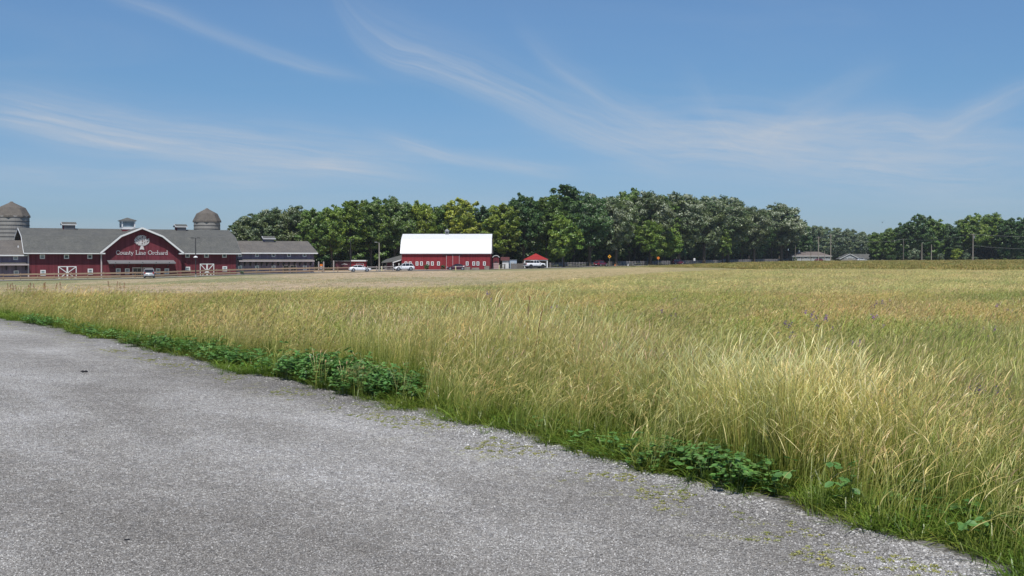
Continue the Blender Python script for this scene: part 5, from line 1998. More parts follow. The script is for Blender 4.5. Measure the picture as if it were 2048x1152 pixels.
    b.prism([(-0.6, ze - 0.3), (w / 2, zr), (w / 2, zr - 0.16), (-0.6, ze - 0.46)], 'y', -0.4, 7.4)
    b.prism([(w + 0.6, ze - 0.3), (w / 2, zr), (w / 2, zr - 0.16), (w + 0.6, ze - 0.46)], 'y', -0.4, 7.4)
    b.build('roof', M['roof'], t)
    b = MB().bar((-0.6, -0.43, ze - 0.38), (w / 2, -0.43, zr - 0.08), 0.05, 0.22).bar((w + 0.6, -0.43, ze - 0.38), (w / 2, -0.43, zr - 0.08), 0.05, 0.22)
    b.build('rake_board', M['white'], t)
    MB().box(w, w + 5.5, 1, 7, 0, ze - 0.1).build('side_wing', M['housewall'], t)
    MB().prism([(0.6, ze - 0.2), (3.9, zr - 0.1), (7.4, ze - 0.2)], 'x', w * 0.55, w + 6).build('side_roof', M['roof'], t)
    window(t, w * 0.3, 0, 0.9, 1.9, 1.3, M['white'], M['glass'], 0.1, (1, 0))
    window(t, w * 0.7, 0, 0.9, 1.9, 1.3, M['white'], M['glass'], 0.1, (1, 0))


small_buildings()


# ------------------------------------------------------------------ rail fences
def rail_fence(name, line, post_h, rails, mat, label, spacing=2.9, group=None, postw=0.14, railh=0.13):
    line = np.array(line)
    seg = np.linalg.norm(np.diff(line, axis=0), axis=1)
    cu = np.concatenate([[0], np.cumsum(seg)])
    n = max(1, int(round(cu[-1] / spacing)))
    s = np.linspace(0, cu[-1], n + 1)
    xs, ys = np.interp(s, cu, line[:, 0]), np.interp(s, cu, line[:, 1])
    zs = gz(xs, ys)
    t = thing(name, (xs[0], ys[0], zs[0]), 0, label, 'fence', group)
    r = random.Random(len(label))
    psrc = rsrc = None
    for i in range(n + 1):
        loc = (xs[i] - xs[0], ys[i] - ys[0], zs[i] - zs[0])
        rot = (r.uniform(-0.02, 0.02), r.uniform(-0.02, 0.02), 0.5)
        if psrc is None:
            psrc = MB().box(-postw / 2, postw / 2, -postw / 2, postw / 2, -0.1, post_h).build('post', mat, t)
            psrc.location = loc
            psrc.rotation_euler = rot
        else:
            child(psrc, t, 'post', loc, rot, (1, 1, r.uniform(0.96, 1.05)))
        if i < n:
            d = Vector((xs[i + 1] - xs[i], ys[i + 1] - ys[i], zs[i + 1] - zs[i]))
            L = d.length
            for h in rails:
                lc = (loc[0] + d.x / 2, loc[1] + d.y / 2, loc[2] + d.z / 2 + h + r.uniform(-0.02, 0.02))
                ro = (0, -math.asin(d.z / L) + r.uniform(-0.006, 0.006), math.atan2(d.y, d.x))
                if rsrc is None:
                    rsrc = MB().box(-0.52, 0.52, -0.14, -0.09, -railh / 2, railh / 2).build('rail', mat, t)
                    rsrc.location, rsrc.rotation_euler, rsrc.scale = lc, ro, (L, 1, 1)
                else:
                    child(rsrc, t, 'rail', lc, ro, (L, 1, 1))
    return t


def road_off(p0, p1, d, n=24):
    """points beside the road between two picture columns"""
    L = offset_line(ROAD, d)
    px = 1024 + 2400 * L[:, 0] / L[:, 1]
    q = np.linspace(p0, p1, n)
    Y = np.interp(q, px, L[:, 1])
    return np.stack([(q - 1024) / 2400 * Y, Y], 1)


rail_fence('rail_fence', road_off(-60, 645, 6.0, 40), 1.25, (0.42, 1.02), M['fencewood'], 'long brown two-rail fence in front of the red barn hall and its wings', 2.9, railh=0.3)
rail_fence('rail_fence', road_off(648, 703, 6.0), 1.2, (0.4, 0.95), M['fencewood'], 'short brown rail fence between the grey wing and the white sedan', 2.7, railh=0.2)
rail_fence('rail_fence', road_off(735, 786, 9.0), 1.2, (0.4, 0.95), M['palewood'], 'pale rail fence before the lean-to, left of the white compact utility car', 2.5, railh=0.18)
rail_fence('rail_fence', road_off(985, 1048, 5.5), 1.15, (0.35, 0.7, 1.05), M['greywood'], 'three-rail wire and board fence in front of the white shed', 1.7, railh=0.1)
rail_fence('rail_fence', road_off(1100, 1186, 6.0), 1.35, (0.45, 0.85, 1.2), M['palewood'], 'pale split-rail fence left of the dark red wagon', 2.4, railh=0.14)
rail_fence('rail_fence', road_off(1236, 1600, 6.0, 40), 1.4, (0.45, 0.85, 1.25), M['palewood'], 'long pale split-rail fence running under the dark wood to the right', 3.0, railh=0.2, postw=0.2)
rail_fence('board_gate', road_off(1217, 1235, 6.0, 4), 1.5, (0.3, 0.6, 0.9, 1.2), M['greywood'], 'dark board gate right of the first yellow warning sign', 1.4, railh=0.28)


# ------------------------------------------------------------------ vehicles
def vehicle(name, label, kind, L, Wd, H, pm, loc, heading, rimmat='rim', cat='car', lowered=0.0, sidetrim=None):
    """heading: direction the nose points, as an angle from +x"""
    t = thing(name, loc, heading, label, cat)
    clear = {'sedan': 0.20, 'suv': 0.24, 'pickup': 0.46, 'van': 0.22}[kind] * 1.0
    R = {'sedan': 0.33, 'suv': 0.37, 'pickup': 0.46, 'van': 0.34}[kind]
    if kind == 'sedan':
        belt = [(0, .50), (.03, .62), (.14, .68), (.30, .66), (.68, .63), (.80, .57), (.95, .47), (1, .34)]
        cab = [(.09, .665, .90), (.24, .90, .80), (.36, .985, .76), (.50, 1.0, .75), (.60, .95, .77), (.78, .60, .92)]
        pil = (.10, .38, .60, .77)
    elif kind == 'suv':
        belt = [(0, .42), (.02, .58), (.10, .62), (.35, .61), (.70, .58), (.80, .55), (.95, .48), (1, .34)]
        cab = [(.015, .60, .93), (.10, .90, .82), (.25, .98, .80), (.45, 1.0, .80), (.58, .96, .80), (.76, .57, .93)]
        pil = (.05, .26, .46, .60, .74)
    elif kind == 'van':
        belt = [(0, .40), (.01, .55), (.1, .58), (.4, .57), (.75, .54), (.88, .48), (.97, .42), (1, .30)]
        cab = [(.01, .57, .95), (.06, .94, .86), (.2, 1.0, .84), (.5, 1.0, .84), (.66, .95, .84), (.86, .50, .93)]
        pil = (.03, .28, .50, .66, .84)
    else:
        belt = [(0, .62), (.01, .655), (.36, .655), (.37, .655), (.68, .65), (.74, .645), (.95, .60), (1, .42)]
        cab = [(.365, .655, .95), (.38, .95, .86), (.42, 1.0, .84), (.58, 1.0, .84), (.64, .94, .86), (.74, .65, .93)]
        pil = (.38, .52, .66, .73)
    hw = Wd / 2
    # lower body, lofted front to rear with rounded plan
    b = MB()
    vs = []
    st = sorted(set([p[0] for p in belt] + [.5, .9, .2]))
    bx = [p[0] for p in belt]
    bz = [p[1] for p in belt]
    for f in st:
        x = (f - 0.5) * L
        z1 = float(np.interp(f, bx, bz)) * H
        pl = 1 - 0.16 * max(0, (0.06 - f) / 0.06) ** 2 - 0.22 * max(0, (f - 0.86) / 0.14) ** 2
        zb = clear + (0.10 * max(0, (0.05 - f) / 0.05) + 0.08 * max(0, (f - 0.95) / 0.05)) * 1.0
        zm = zb + (z1 - zb) * 0.55
        w = hw * pl
        for yy, zz in ((-w * .90, zb), (-w, zb + 0.10), (-w, zm), (-w * .965, z1 - 0.05), (-w * .86, z1), (w * .86, z1), (w * .965, z1 - 0.05), (w, zm), (w, zb + 0.10), (w * .90, zb)):
            vs.append((x, yy, zz))
    n = 10
    fs = []
    for i in range(len(st) - 1):
        for k in range(n):
            k2 = (k + 1) % n
            fs.append((i * n + k, i * n + k2, (i + 1) * n + k2, (i + 1) * n + k))
    fs.append(tuple(range(n)))
    fs.append(tuple((len(st) - 1) * n + k for k in range(n))[::-1])
    b.add(vs, fs)
    body = b.build('body', pm, t, True)
    body.data.polygons.foreach_set('use_smooth', [len(p.vertices) == 4 for p in body.data.polygons])

    def cabw(f):
        return hw * float(np.interp(f, [c[0] for c in cab], [c[2] for c in cab]))

    def cabz(f):
        return H * float(np.interp(f, [c[0] for c in cab], [c[1] for c in cab]))

    def beltz(f):
        return H * float(np.interp(f, bx, bz)) - 0.03
    # glasshouse
    fr = np.linspace(cab[0][0], cab[-1][0], 13)
    vs, fs = [], []
    for f in fr:
        x = (f - 0.5) * L
        zt, zb, wt = cabz(f) - 0.03, beltz(f), cabw(f)
        zt = max(zt, zb + 0.01)
        for yy, zz in ((-hw * .90, zb), (-wt * .97, zt - 0.02), (-wt * .85, zt), (wt * .85, zt), (wt * .97, zt - 0.02), (hw * .90, zb)):
            vs.append((x, yy, zz))
    n = 6
    for i in range(len(fr) - 1):
        for k in range(n):
            k2 = (k + 1) % n
            fs.append((i * n + k, i * n + k2, (i + 1) * n + k2, (i + 1) * n + k))
    fs.append(tuple(range(n)))
    fs.append(tuple((len(fr) - 1) * n + k for k in range(n)))
    MB().add(vs, fs).build('windows', M['carglass'], t)
    # roof skin
    i0 = cab[1][0]
    i1 = cab[-2][0]
    fr = np.linspace(i0, i1, 8)
    vs, fs = [], []
    for f in fr:
        x = (f - 0.5) * L
        zt, wt = cabz(f), cabw(f)
        for yy, zz in ((-wt * .99, zt - 0.07), (-wt * .86, zt), (wt * .86, zt), (wt * .99, zt - 0.07), (wt * .8, zt - 0.06), (-wt * .8, zt - 0.06)):
            vs.append((x, yy, zz))
    for i in range(len(fr) - 1):
        for k in range(6):
            k2 = (k + 1) % 6
            fs.append((i * 6 + k, i * 6 + k2, (i + 1) * 6 + k2, (i + 1) * 6 + k))
    fs += [tuple(range(6)), tuple(7 * 6 + k for k in range(6))]
    MB().add(vs, fs).build('roof', pm, t)
    # pillars
    b = MB()
    for j, f in enumerate(pil):
        for sgn in (-1, 1):
            if j == 0:
                ft = cab[1][0] + 0.01
            elif j == len(pil) - 1:
                ft = cab[-2][0] - 0.005
            else:
                ft = f
            b.bar(((f - .5) * L, sgn * hw * .905, beltz(f)), ((ft - .5) * L, sgn * (cabw(ft) * .97 + .01), cabz(ft) - 0.05), 0.09 if j in (0, len(pil) - 1) else 0.06, 0.05)
    b.build('pillar', pm, t)
    # wheels
    xa, xb = (-0.30, 0.315) if kind != 'pickup' else (-0.27, 0.335)
    for fx in (xa, xb):
        for sgn in (-1, 1):
            arch = MB().tube([(0, sgn * (hw - 0.30), 0), (0, sgn * (hw + 0.004), 0)], R * 1.18, 18)
            ar = arch.build('wheel_arch', M['blacktrim'], t)
            ar.location = (fx * L, 0, R)
            w = MB().tube([(0, sgn * (hw - 0.20), 0), (0, sgn * (hw - 0.19), 0), (0, sgn * (hw + 0.02), 0), (0, sgn * (hw + 0.025), 0)], [R * .9, R, R, R * .9], 20).build('wheel', M['rubber'], t)
            w.location = (fx * L, 0, R)
            MB().tube([(0, sgn * (hw + 0.02), 0), (0, sgn * (hw + 0.035), 0)], [R * .66, R * .60], 14).build('rim', M[rimmat], w)
    # lights, bumpers, plates, mirrors
    zf = H * (0.42 if kind != 'pickup' else 0.50)
    for sgn in (-1, 1):
        y0, y1 = sorted((sgn * hw * .52, sgn * hw * .80))
        MB().box(L * .462, L * .492, y0, y1, zf - 0.02, zf + 0.13).build('headlight', M['lamp'], t)
        zr_ = H * (0.52 if kind != 'pickup' else 0.53)
        y0, y1 = sorted((sgn * hw * .66, sgn * hw * .90))
        MB().box(-L * .503, -L * .475, y0, y1, zr_ - 0.14, zr_ + (0.08 if kind in ('sedan',) else 0.2)).build('tail_light', M['tail'], t)
        MB().box((pil[-1] - .5) * L - 0.28, (pil[-1] - .5) * L - 0.12, sgn * hw * .95 - 0.02 + (0.0 if sgn > 0 else -0.18), sgn * hw * .95 + 0.02 + (0.18 if sgn > 0 else 0.0), beltz(pil[-1]) + 0.04, beltz(pil[-1]) + 0.18).build('mirror', pm, t)
    MB().box(L * .455, L * .506, -hw * .70, hw * .70, clear + 0.02, clear + 0.22).build('front_bumper', M['blacktrim'], t)
    MB().box(-L * .508, -L * .46, -hw * .76, hw * .76, clear + 0.03, clear + 0.20).build('rear_bumper', M['blacktrim'] if kind != 'pickup' else M['greymetal'], t)
    MB().box(-L * .512, -L * .508, -0.24, 0.24, clear + 0.22, clear + 0.36).build('number_plate', M['white'], t)
    b = MB()
    for f in pil[1:-1]:
        for sgn in (-1, 1):
            y0, y1 = sorted((sgn * (hw + 0.002), sgn * (hw - 0.02)))
            b.box((f - .5) * L - 0.012, (f - .5) * L + 0.012, y0, y1, clear + 0.16, beltz(f) - 0.16)
    b.build('door_seam', M['blacktrim'], t)
    if kind == 'pickup':
        MB().box(-L * .485, -L * .145, -hw * .80, hw * .80, H * .64, H * .672).build('bed_cover', M['blacktrim'], t)
        MB().box(-L * .507, -L * .502, -hw * .62, hw * .62, H * .44, H * .61).build('tailgate_panel', M['blacktrim'], t)
        for sgn in (-1, 1):
            y0, y1 = sorted((sgn * hw * .9, sgn * (hw + 0.06)))
            MB().box(-L * .14, L * .22, y0, y1, clear - 0.04, clear + 0.04).build('running_board', M['blacktrim'], t)
    return t


WH = paint('white_car_paint', (0.78, 0.79, 0.82))
MR = paint('dark_red_car_paint', (0.13, 0.010, 0.030))
MP = paint('maroon_purple_car_paint', (0.060, 0.008, 0.030))
SV = paint('silver_car_paint', (0.42, 0.44, 0.46))
BL = paint('dark_blue_car_paint', (0.02, 0.03, 0.055))


def roadpt(px, d):
    L = offset_line(ROAD, d)
    p = 1024 + 2400 * L[:, 0] / L[:, 1]
    Y = float(np.interp(px, p, L[:, 1]))
    X = (px - 1024) / 2400 * Y
    return Vector((X, Y, gzf(X, Y) + 0.10))


vehicle('minivan', 'silver minivan seen from behind in front of the barn hall entrance', 'van', 4.8, 1.95, 1.74, SV, roadpt(298.5, 0.6), rad(106), cat='van')
vehicle('sedan', 'white low sedan parked broadside by the end of the brown fence', 'sedan', 4.75, 1.82, 1.42, WH, roadpt(719.5, 2.5), rad(14))
vehicle('compact_suv', 'white compact utility car with its nose to the left, before the bright red barn', 'suv', 4.5, 1.85, 1.66, WH, roadpt(808, 3.0), rad(198))
vehicle('sedan', 'dark maroon sedan parked against the bright red barn, behind a cream bollard', 'sedan', 4.6, 1.80, 1.42, MP, W(914, 274, 0.02), rad(176))
vehicle('pickup', 'white crew-cab pickup on big black tyres in front of the red-roofed pavilion', 'pickup', 5.7, 2.05, 1.98, WH, roadpt(1068.5, -0.6), rad(30), 'blackrim', cat='pickup truck')
vehicle('wagon', 'dark red estate wagon seen from its rear corner, left of the yellow warning sign', 'suv', 4.7, 1.88, 1.70, MR, roadpt(1201.5, 0.5), rad(52))
vehicle('van', 'dark red van on the road to the right of the orange warning sign', 'van', 4.7, 1.92, 1.85, MR, roadpt(1354.5, -0.5), rad(30), cat='van')
vehicle('pickup', 'dark blue pickup half hidden by the fence under the wood', 'pickup', 5.4, 1.95, 1.75, BL, W(1447, 520, 0.02), rad(178), cat='pickup truck')
vehicle('sedan', 'silver car in front of the pale gabled house at the right', 'sedan', 4.8, 1.85, 1.5, SV, W(1723, 545, 0.02), rad(8))
vehicle('sedan', 'red car parked before the ranch house among the poles', 'sedan', 4.5, 1.8, 1.45, MR, W(1639, 557, 0.02), rad(15))
vehicle('sedan', 'dark car in the deep shade at the right end of the long pale fence', 'sedan', 4.6, 1.8, 1.45, BL, W(1556, 575, 0.02), rad(5))
vehicle('sedan', 'dark teal car parked among the trunks behind the pale fence', 'sedan', 4.6, 1.8, 1.45, paint('teal_car_paint', (0.02, 0.05, 0.055)), W(1256, 395, 0.02), rad(8))


# ------------------------------------------------------------------ poles, signs, small things
def light_pole(px, Y, ytop, label, mat, twin=False, low=False, arm=0.9, r=0.09):
    p = W(px, Y)
    t = thing('light_pole', p, 0, label, 'light pole', 'lamp posts along the road and yard')
    H = zy(ytop, Y) - p.z
    MB().tube([(0, 0, 0), (0, 0, H)], [r * 1.25, r * 0.8], 8).build('pole', mat, t)
    MB().tube([(0, 0, 0), (0, 0, 0.5)], [r * 2.4, r * 2.2], 8).build('base', M['conc'], t)
    if twin:
        for s in (-1, 1):
            MB().bar((0, 0, H - 0.05), (s * 0.45, 0, H), 0.06).build('arm', mat, t)
            MB().box(s * 0.62 - 0.28, s * 0.62 + 0.28, -0.18, 0.18, H - 0.06, H + 0.08).build('lamp_head', mat, t)
    else:
        MB().bar((0, 0, H - 0.1), (-arm, 0, H + 0.12), 0.07).build('arm', mat, t)
        MB().box(-arm - 0.5, -arm + 0.05, -0.14, 0.14, H + 0.04, H + 0.2).build('lamp_head', M['greymetal'], t)
    if low:
        z = zy(low, Y) - p.z
        MB().tube([(0, 0, z), (0, 0, z + 0.12), (0, 0, z + 0.3)], [0.42, 0.38, 0.1], 10).build('lamp_shade', M['white'], t)


light_pole(391.5, 226, 476, 'dark twin-headed lamp post in front of the barn hall, by the crossed right-hand doors', M['darkmetal'], True, 515.0)
light_pole(701.5, 285, 479.5, 'dark green slim lamp post above the white sedan', M['darkmetal'], True)
light_pole(758.5, 268, 485.5, 'pale wooden lamp post beside the lean-to', M['polewood'], False, False, 0.5, 0.14)
light_pole(1124.5, 330, 492.5, 'grey lamp post right of the red-roofed pavilion', M['greymetal'], False, False, -0.3, 0.11)


def utility_pole(px, Y, ytop, label, cross=True, tr=False, mat='polewood', r=0.14):
    p = W(px, Y)
    t = thing('utility_pole', p, 0, label, 'utility pole', 'utility poles beyond the meadow')
    H = zy(ytop, Y) - p.z
    MB().tube([(0, 0, 0), (0, 0, H)], [r * 1.3, r * 0.85], 8).build('pole', M[mat], t)
    if cross:
        MB().box(-1.1, 1.1, -0.08, 0.08, H - 0.6, H - 0.42).build('cross_arm', M['greywood'], t)
        for x in (-1.0, -0.5, 0.5, 1.0):
            MB().tube([(x, 0, H - 0.42), (x, 0, H - 0.2)], [0.06, 0.05], 6).build('insulator', M['greymetal'], t)
    if tr:
        MB().tube([(0.45, 0, H - 1.9), (0.45, 0, H - 0.9)], 0.3, 10).build('transformer', M['greymetal'], t)
    return Vector((p.x, p.y, p.z + H - 0.2))


utility_pole(1590.5, 540, 491, 'dark bare utility pole at the left corner of the ranch house', False, mat='greywood')
utility_pole(1621.5, 540, 491, 'thin dark utility pole in front of the ranch house', False, mat='greywood', r=0.12)
A1 = utility_pole(1636.8, 520, 473, 'tallest pale utility pole before the ranch house', True, r=0.16)
utility_pole(1649, 560, 501, 'shortest pole near the right end of the ranch house', False, r=0.12)
A2 = utility_pole(1661.2, 525, 468, 'pale utility pole at the right end of the ranch house', True, r=0.16)
A3 = utility_pole(1806.5, 520, 477, 'dark utility pole left of the pale bush in the far treeline', False, mat='greywood')
utility_pole(1843.5, 500, 486, 'pale short pole right of the pale bush', False)
utility_pole(1862.5, 500, 489, 'pale short pole second right of the pale bush', False)
A4 = utility_pole(1945.5, 480, 467, 'tall pole with a transformer before the far treeline at the right', True, True, r=0.16)
END = W(2150, 455)
END.z = A4.z - 1.2
END2 = Vector((END.x, END.y, END.z + 0.2))


def wire(a, b, sag, label, r=0.025):
    pts = []
    for i in range(17):
        t = i / 16
        q = a.lerp(b, t)
        q.z -= sag * 4 * t * (1 - t)
        pts.append(tuple(q - a))
    o = MB().tube(pts, r, 4).build('overhead_wire', M['greymetal'])
    o.location = a
    tag(o, label, 'wire', 'overhead wires along the far treeline')


wire(A4, END2, 0.8, 'upper overhead wire running right from the transformer pole', 0.035)
wire(A4 - Vector((0, 0, 4.6)), END2 - Vector((0, 0, 4.6)), 0.9, 'lower overhead wire running right from the transformer pole', 0.03)
wire(A3, A4, 1.4, 'overhead wire between the dark pole and the transformer pole', 0.025)
wire(A2, A3, 2.2, 'overhead wire from the pole at the ranch house to the dark pole')
wire(A1, A2, 0.3, 'short overhead wire between the two tall poles at the ranch house')


def warning_sign(px, py, d, col, label, mark, low=None):
    p = roadpt(px, d)
    Y = p.y
    t = thing('warning_sign', p, 0, label, 'road sign', 'diamond warning signs along the road')
    zc = zy(py, Y) - p.z
    MB().tube([(0, 0.03, 0), (0, 0.03, zc + 0.3)], 0.05, 6).build('post', M['greymetal'], t)
    s = 0.53
    o = MB().prism([(0, zc - s), (s, zc), (0, zc + s), (-s, zc)], 'y', -0.03, 0.0).build('sign_plate', M[col], t)
    if mark == 'dot':
        MB().prism([(0.17 * math.cos(a / 8 * 2 * math.pi), zc + 0.21 * math.sin(a / 8 * 2 * math.pi)) for a in range(8)], 'y', -0.045, -0.03).build('symbol', M['blacktrim'], o)
    else:
        MB().prism([(-0.15, zc - 0.2), (-0.05, zc - 0.2), (0.15, zc + 0.18), (0.03, zc + 0.18)], 'y', -0.045, -0.03).add([], []).build('symbol', M['blacktrim'], o)
    if low:
        MB().box(-0.28, 0.28, -0.03, 0.0, zc - 1.0, zc - 0.62).build('lower_plate', M[col], t)


warning_sign(1219, 513.0, -3.8, 'signyellow', 'yellow diamond warning sign beside the dark red wagon', 'dot')
warning_sign(1316.5, 516.0, -3.8, 'signorange', 'orange-yellow diamond warning sign by the blue-grey cabinet', 'slash')


def cabinet():
    p = W(1299, 408)
    t = thing('utility_cabinet', p, 0.1, 'blue-grey portable toilet cabin behind the pale fence', 'cabin')
    H = zy(515.3, 408) - p.z
    w = 0.72
    MB().box(-w, w, -0.6, 0.7, 0.08, H - 0.15).build('wall', M['bluebox'], t)
    MB().prism([(-w - 0.05, H - 0.15), (w + 0.05, H - 0.15), (0.0, H + 0.02)], 'y', -0.66, 0.76).build('roof', plain('pale_plastic', (0.35, 0.38, 0.42), 0.6), t)
    MB().box(-w * .75, w * .75, -0.64, -0.60, 0.2, H - 0.3).build('door', plain('blue_door_plastic', (0.17, 0.23, 0.31), 0.6), t)


cabinet()


def tank(px, Y, y0, y1, rr, label):
    p = W(px, Y)
    t = thing('marker_post', p, 0, label, 'post')
    z1 = zy(y0, Y) - p.z
    z0 = zy(y1, Y) - p.z
    MB().tube([(0, 0, 0), (0, 0, z0)], 0.06, 6).build('post', M['greywood'], t)
    MB().tube([(0, 0, z0), (0, 0, z0 + 0.1), (0, 0, z1 - 0.1), (0, 0, z1)], [rr * .8, rr, rr, rr * .7], 10).build('drum', M['white'], t)


tank(1388.5, 462, 516.5, 522, 0.42, 'white drum on a short post behind the pale fence')


def bollard(px, Y, label, h=0.95):
    p = W(px, Y, 0.05)
    t = thing('bollard', p, 0, label, 'bollard', 'cream bollards by the bright red barn')
    MB().tube([(0, 0, 0), (0, 0, h - 0.06), (0, 0, h)], [0.11, 0.11, 0.05], 10).build('post', M['cream'], t)
    MB().tube([(0, 0, h * 0.72), (0, 0, h * 0.82)], 0.116, 10).build('band', M['white'], t)


bollard(911.3, 262, 'cream bollard in front of the dark maroon sedan')
bollard(998.4, 280, 'cream bollard in front of the faded pink panel', 1.0)
bollard(763.5, 262, 'pale bollard at the pale fence below the wooden lamp post', 1.1)


def bales():
    r = random.Random(3)
    for px, Y, w, h, lab in ((935, 270, 0.95, 0.72, 'weathered grey bale right of the dark maroon sedan'), (951, 266, 1.25, 0.58, 'long low grey bale in front of the barn, between two others'),
                             (974, 275, 0.85, 0.85, 'tall grey bale near the right corner of the bright red barn')):
        p = W(px, Y)
        t = thing('straw_bale', p, r.uniform(-0.3, 0.3), lab, 'bale', 'grey bales before the bright red barn')
        bm = bmesh.new()
        bmesh.ops.create_cube(bm, size=1)
        bmesh.ops.subdivide_edges(bm, edges=bm.edges, cuts=3, use_grid_fill=True)
        for v in bm.verts:
            v.co = Vector((v.co.x * w * 1.3, v.co.y * 0.9, (v.co.z + 0.5) * h)) * (1 + r.uniform(-0.05, 0.05))
        me = bpy.data.meshes.new('straw')
        bm.to_mesh(me)
        bm.free()
        me.materials.append(M['strawbale'])
        o = bpy.data.objects.new('straw', me)
        COL.objects.link(o)
        o.parent = t
        for s in (-0.22, 0.22):
            MB().box(w * s * 1.4 - 0.02, w * s * 1.4 + 0.02, -0.49, 0.49, -0.01, h + 0.03).build('twine', M['fencewood'], t)


bales()


def gate_posts():
    for px, lab in ((637.5, 'wooden gate post left of the orange and yellow play sign'), (647.5, 'wooden gate post right of the orange and yellow play sign'), (667.5, 'taller leaning wooden post before the tree trunks')):
        p = W(px, 272)
        t = MB().box(-0.13, 0.13, -0.13, 0.13, 0, zy(523 if px < 660 else 521, 272) - p.z).build('gate_post', M['palewood'])
        t.location = p
        tag(t, lab, 'post', 'wooden posts right of the grey wing')
    p = W(642.5, 273)
    t = thing('play_sign', p, 0, 'small board painted orange above blue between two wooden posts', 'sign')
    MB().box(-0.32, 0.32, 0, 0.06, 1.25, 1.75).build('orange_panel', M['orange'], t)
    MB().box(-0.26, 0.26, 0, 0.06, 0.6, 1.25).build('blue_panel', M['bluepanel'], t)
    MB().box(-0.05, 0.05, 0.06, 0.14, 0, 1.7).build('post', M['greywood'], t)
    p = W(1230, 362)
    t = thing('traffic_cone', p, 0, 'orange traffic cone at the dark board gate', 'cone')
    MB().tube([(0, 0, 0.05), (0, 0, 0.75)], [0.2, 0.04], 10).build('cone', M['orange'], t)
    MB().box(-0.25, 0.25, -0.25, 0.25, 0, 0.05).build('base', M['blacktrim'], t)
    p = roadpt(1256, -3.6)
    t = thing('white_marker', p, 0, 'small white leaning marker at the roadside left of the orange sign', 'marker')
    MB().prism([(-0.16, 0), (0.16, 0), (0.1, 0.62), (-0.02, 0.66)], 'y', -0.04, 0.04).build('plate', M['white'], t)


gate_posts()


def bird():
    t = thing('bird', Vector(((1764 - 1024) / 2400 * 160, 160, zy(445, 160))), rad(70), 'small dark bird flying above the far treeline at the right', 'bird')
    me = bpy.data.meshes.new('bird_body')
    b = MB().tube([(-0.20, 0, 0.0), (-0.10, 0, 0.01), (0.02, 0, 0.0), (0.12, 0, 0.02), (0.18, 0, 0.05), (0.23, 0, 0.045)], [0.012, 0.035, 0.06, 0.045, 0.03, 0.006], 8)
    b.build('body', plain('dark_feathers', (0.03, 0.028, 0.03), 0.8), t, True)
    for s in (-1, 1):
        MB().add([(0.08, s * 0.03, 0.02), (-0.06, s * 0.03, 0.02), (-0.10, s * 0.17, 0.20), (0.02, s * 0.19, 0.24), (-0.10, s * 0.26, 0.36), (0.08, s * 0.03, 0.03), (-0.06, s * 0.03, 0.03), (-0.10, s * 0.17, 0.21), (0.02, s * 0.19, 0.25)],
                 [(0, 1, 2, 3), (3, 2, 4), (5, 8, 7, 6), (8, 4, 7), (0, 3, 8, 5), (1, 6, 7, 2)]).build('wing', MATS['dark_feathers'], t)
    MB().add([(-0.18, -0.02, 0), (-0.18, 0.02, 0), (-0.31, 0.06, 0), (-0.31, -0.06, 0), (-0.18, 0, 0.012)], [(0, 1, 2, 3), (0, 3, 4), (1, 4, 2), (2, 4, 3)]).build('tail', MATS['dark_feathers'], t)


bird()


def dock_plants():
    r = random.Random(9)
    labs = [(24, 51, 'rust brown dock stalks at the far left edge of the meadow'), (68, 52, 'rust brown dock clump second from the left edge of the meadow'), (108, 53, 'rust brown dock clump below the crossed left-hand barn doors'), (232, 57, 'faded dock stalks below the barn hall entrance'),
            (1058, 13.6, 'dark red dock spike standing above the grass near the middle'), (1046, 14.0, 'rusty dock spike just left of the darkest one')]
    for px, Y, lab in labs:
        p = W(px, Y)
        t = thing('dock_plant', p, r.uniform(0, 3), lab, 'plant', 'brown dock plants in the meadow')
        near = Y < 20
        n = 1 if near else 4
        h0 = 1.28 if near else 0.80
        for k in range(n):
            x, y = (0, 0) if near else (r.uniform(-0.5, 0.5), r.uniform(-0.3, 0.3))
            h = h0 * r.uniform(0.8, 1.0)
            lx, ly = r.uniform(-0.2, 0.2), r.uniform(-0.1, 0.1)
            o = MB().tube([(x, y, 0), (x + lx * .4, y + ly * .4, h * .5), (x + lx, y + ly, h)], [0.008, 0.006, 0.004], 5).build('stem', plain('dock_stem', (0.22, 0.10, 0.06), 0.9), t)
            b = MB()
            for q in range(26 if near else 34):
                f = r.uniform(0.62, 1.0)
                rr = (1.06 - f) * (0.04 if near else 0.10) + 0.008
                c = Vector((x + lx * f + r.uniform(-rr, rr), y + ly * f + r.uniform(-rr, rr), h * f))
                s = 0.010 if near else 0.022
                d = [Vector((r.uniform(-1, 1), r.uniform(-1, 1), r.uniform(-1, 1))) * s for _ in range(4)]
                b.add([c + d[0], c + d[1], c + d[2], c + d[3]], [(0, 1, 2), (0, 2, 3), (0, 3, 1), (1, 3, 2)])
            b.build('seed_head', plain('dock_seed', (0.30, 0.16, 0.09), 0.95, var=0.3), o)


dock_plants()


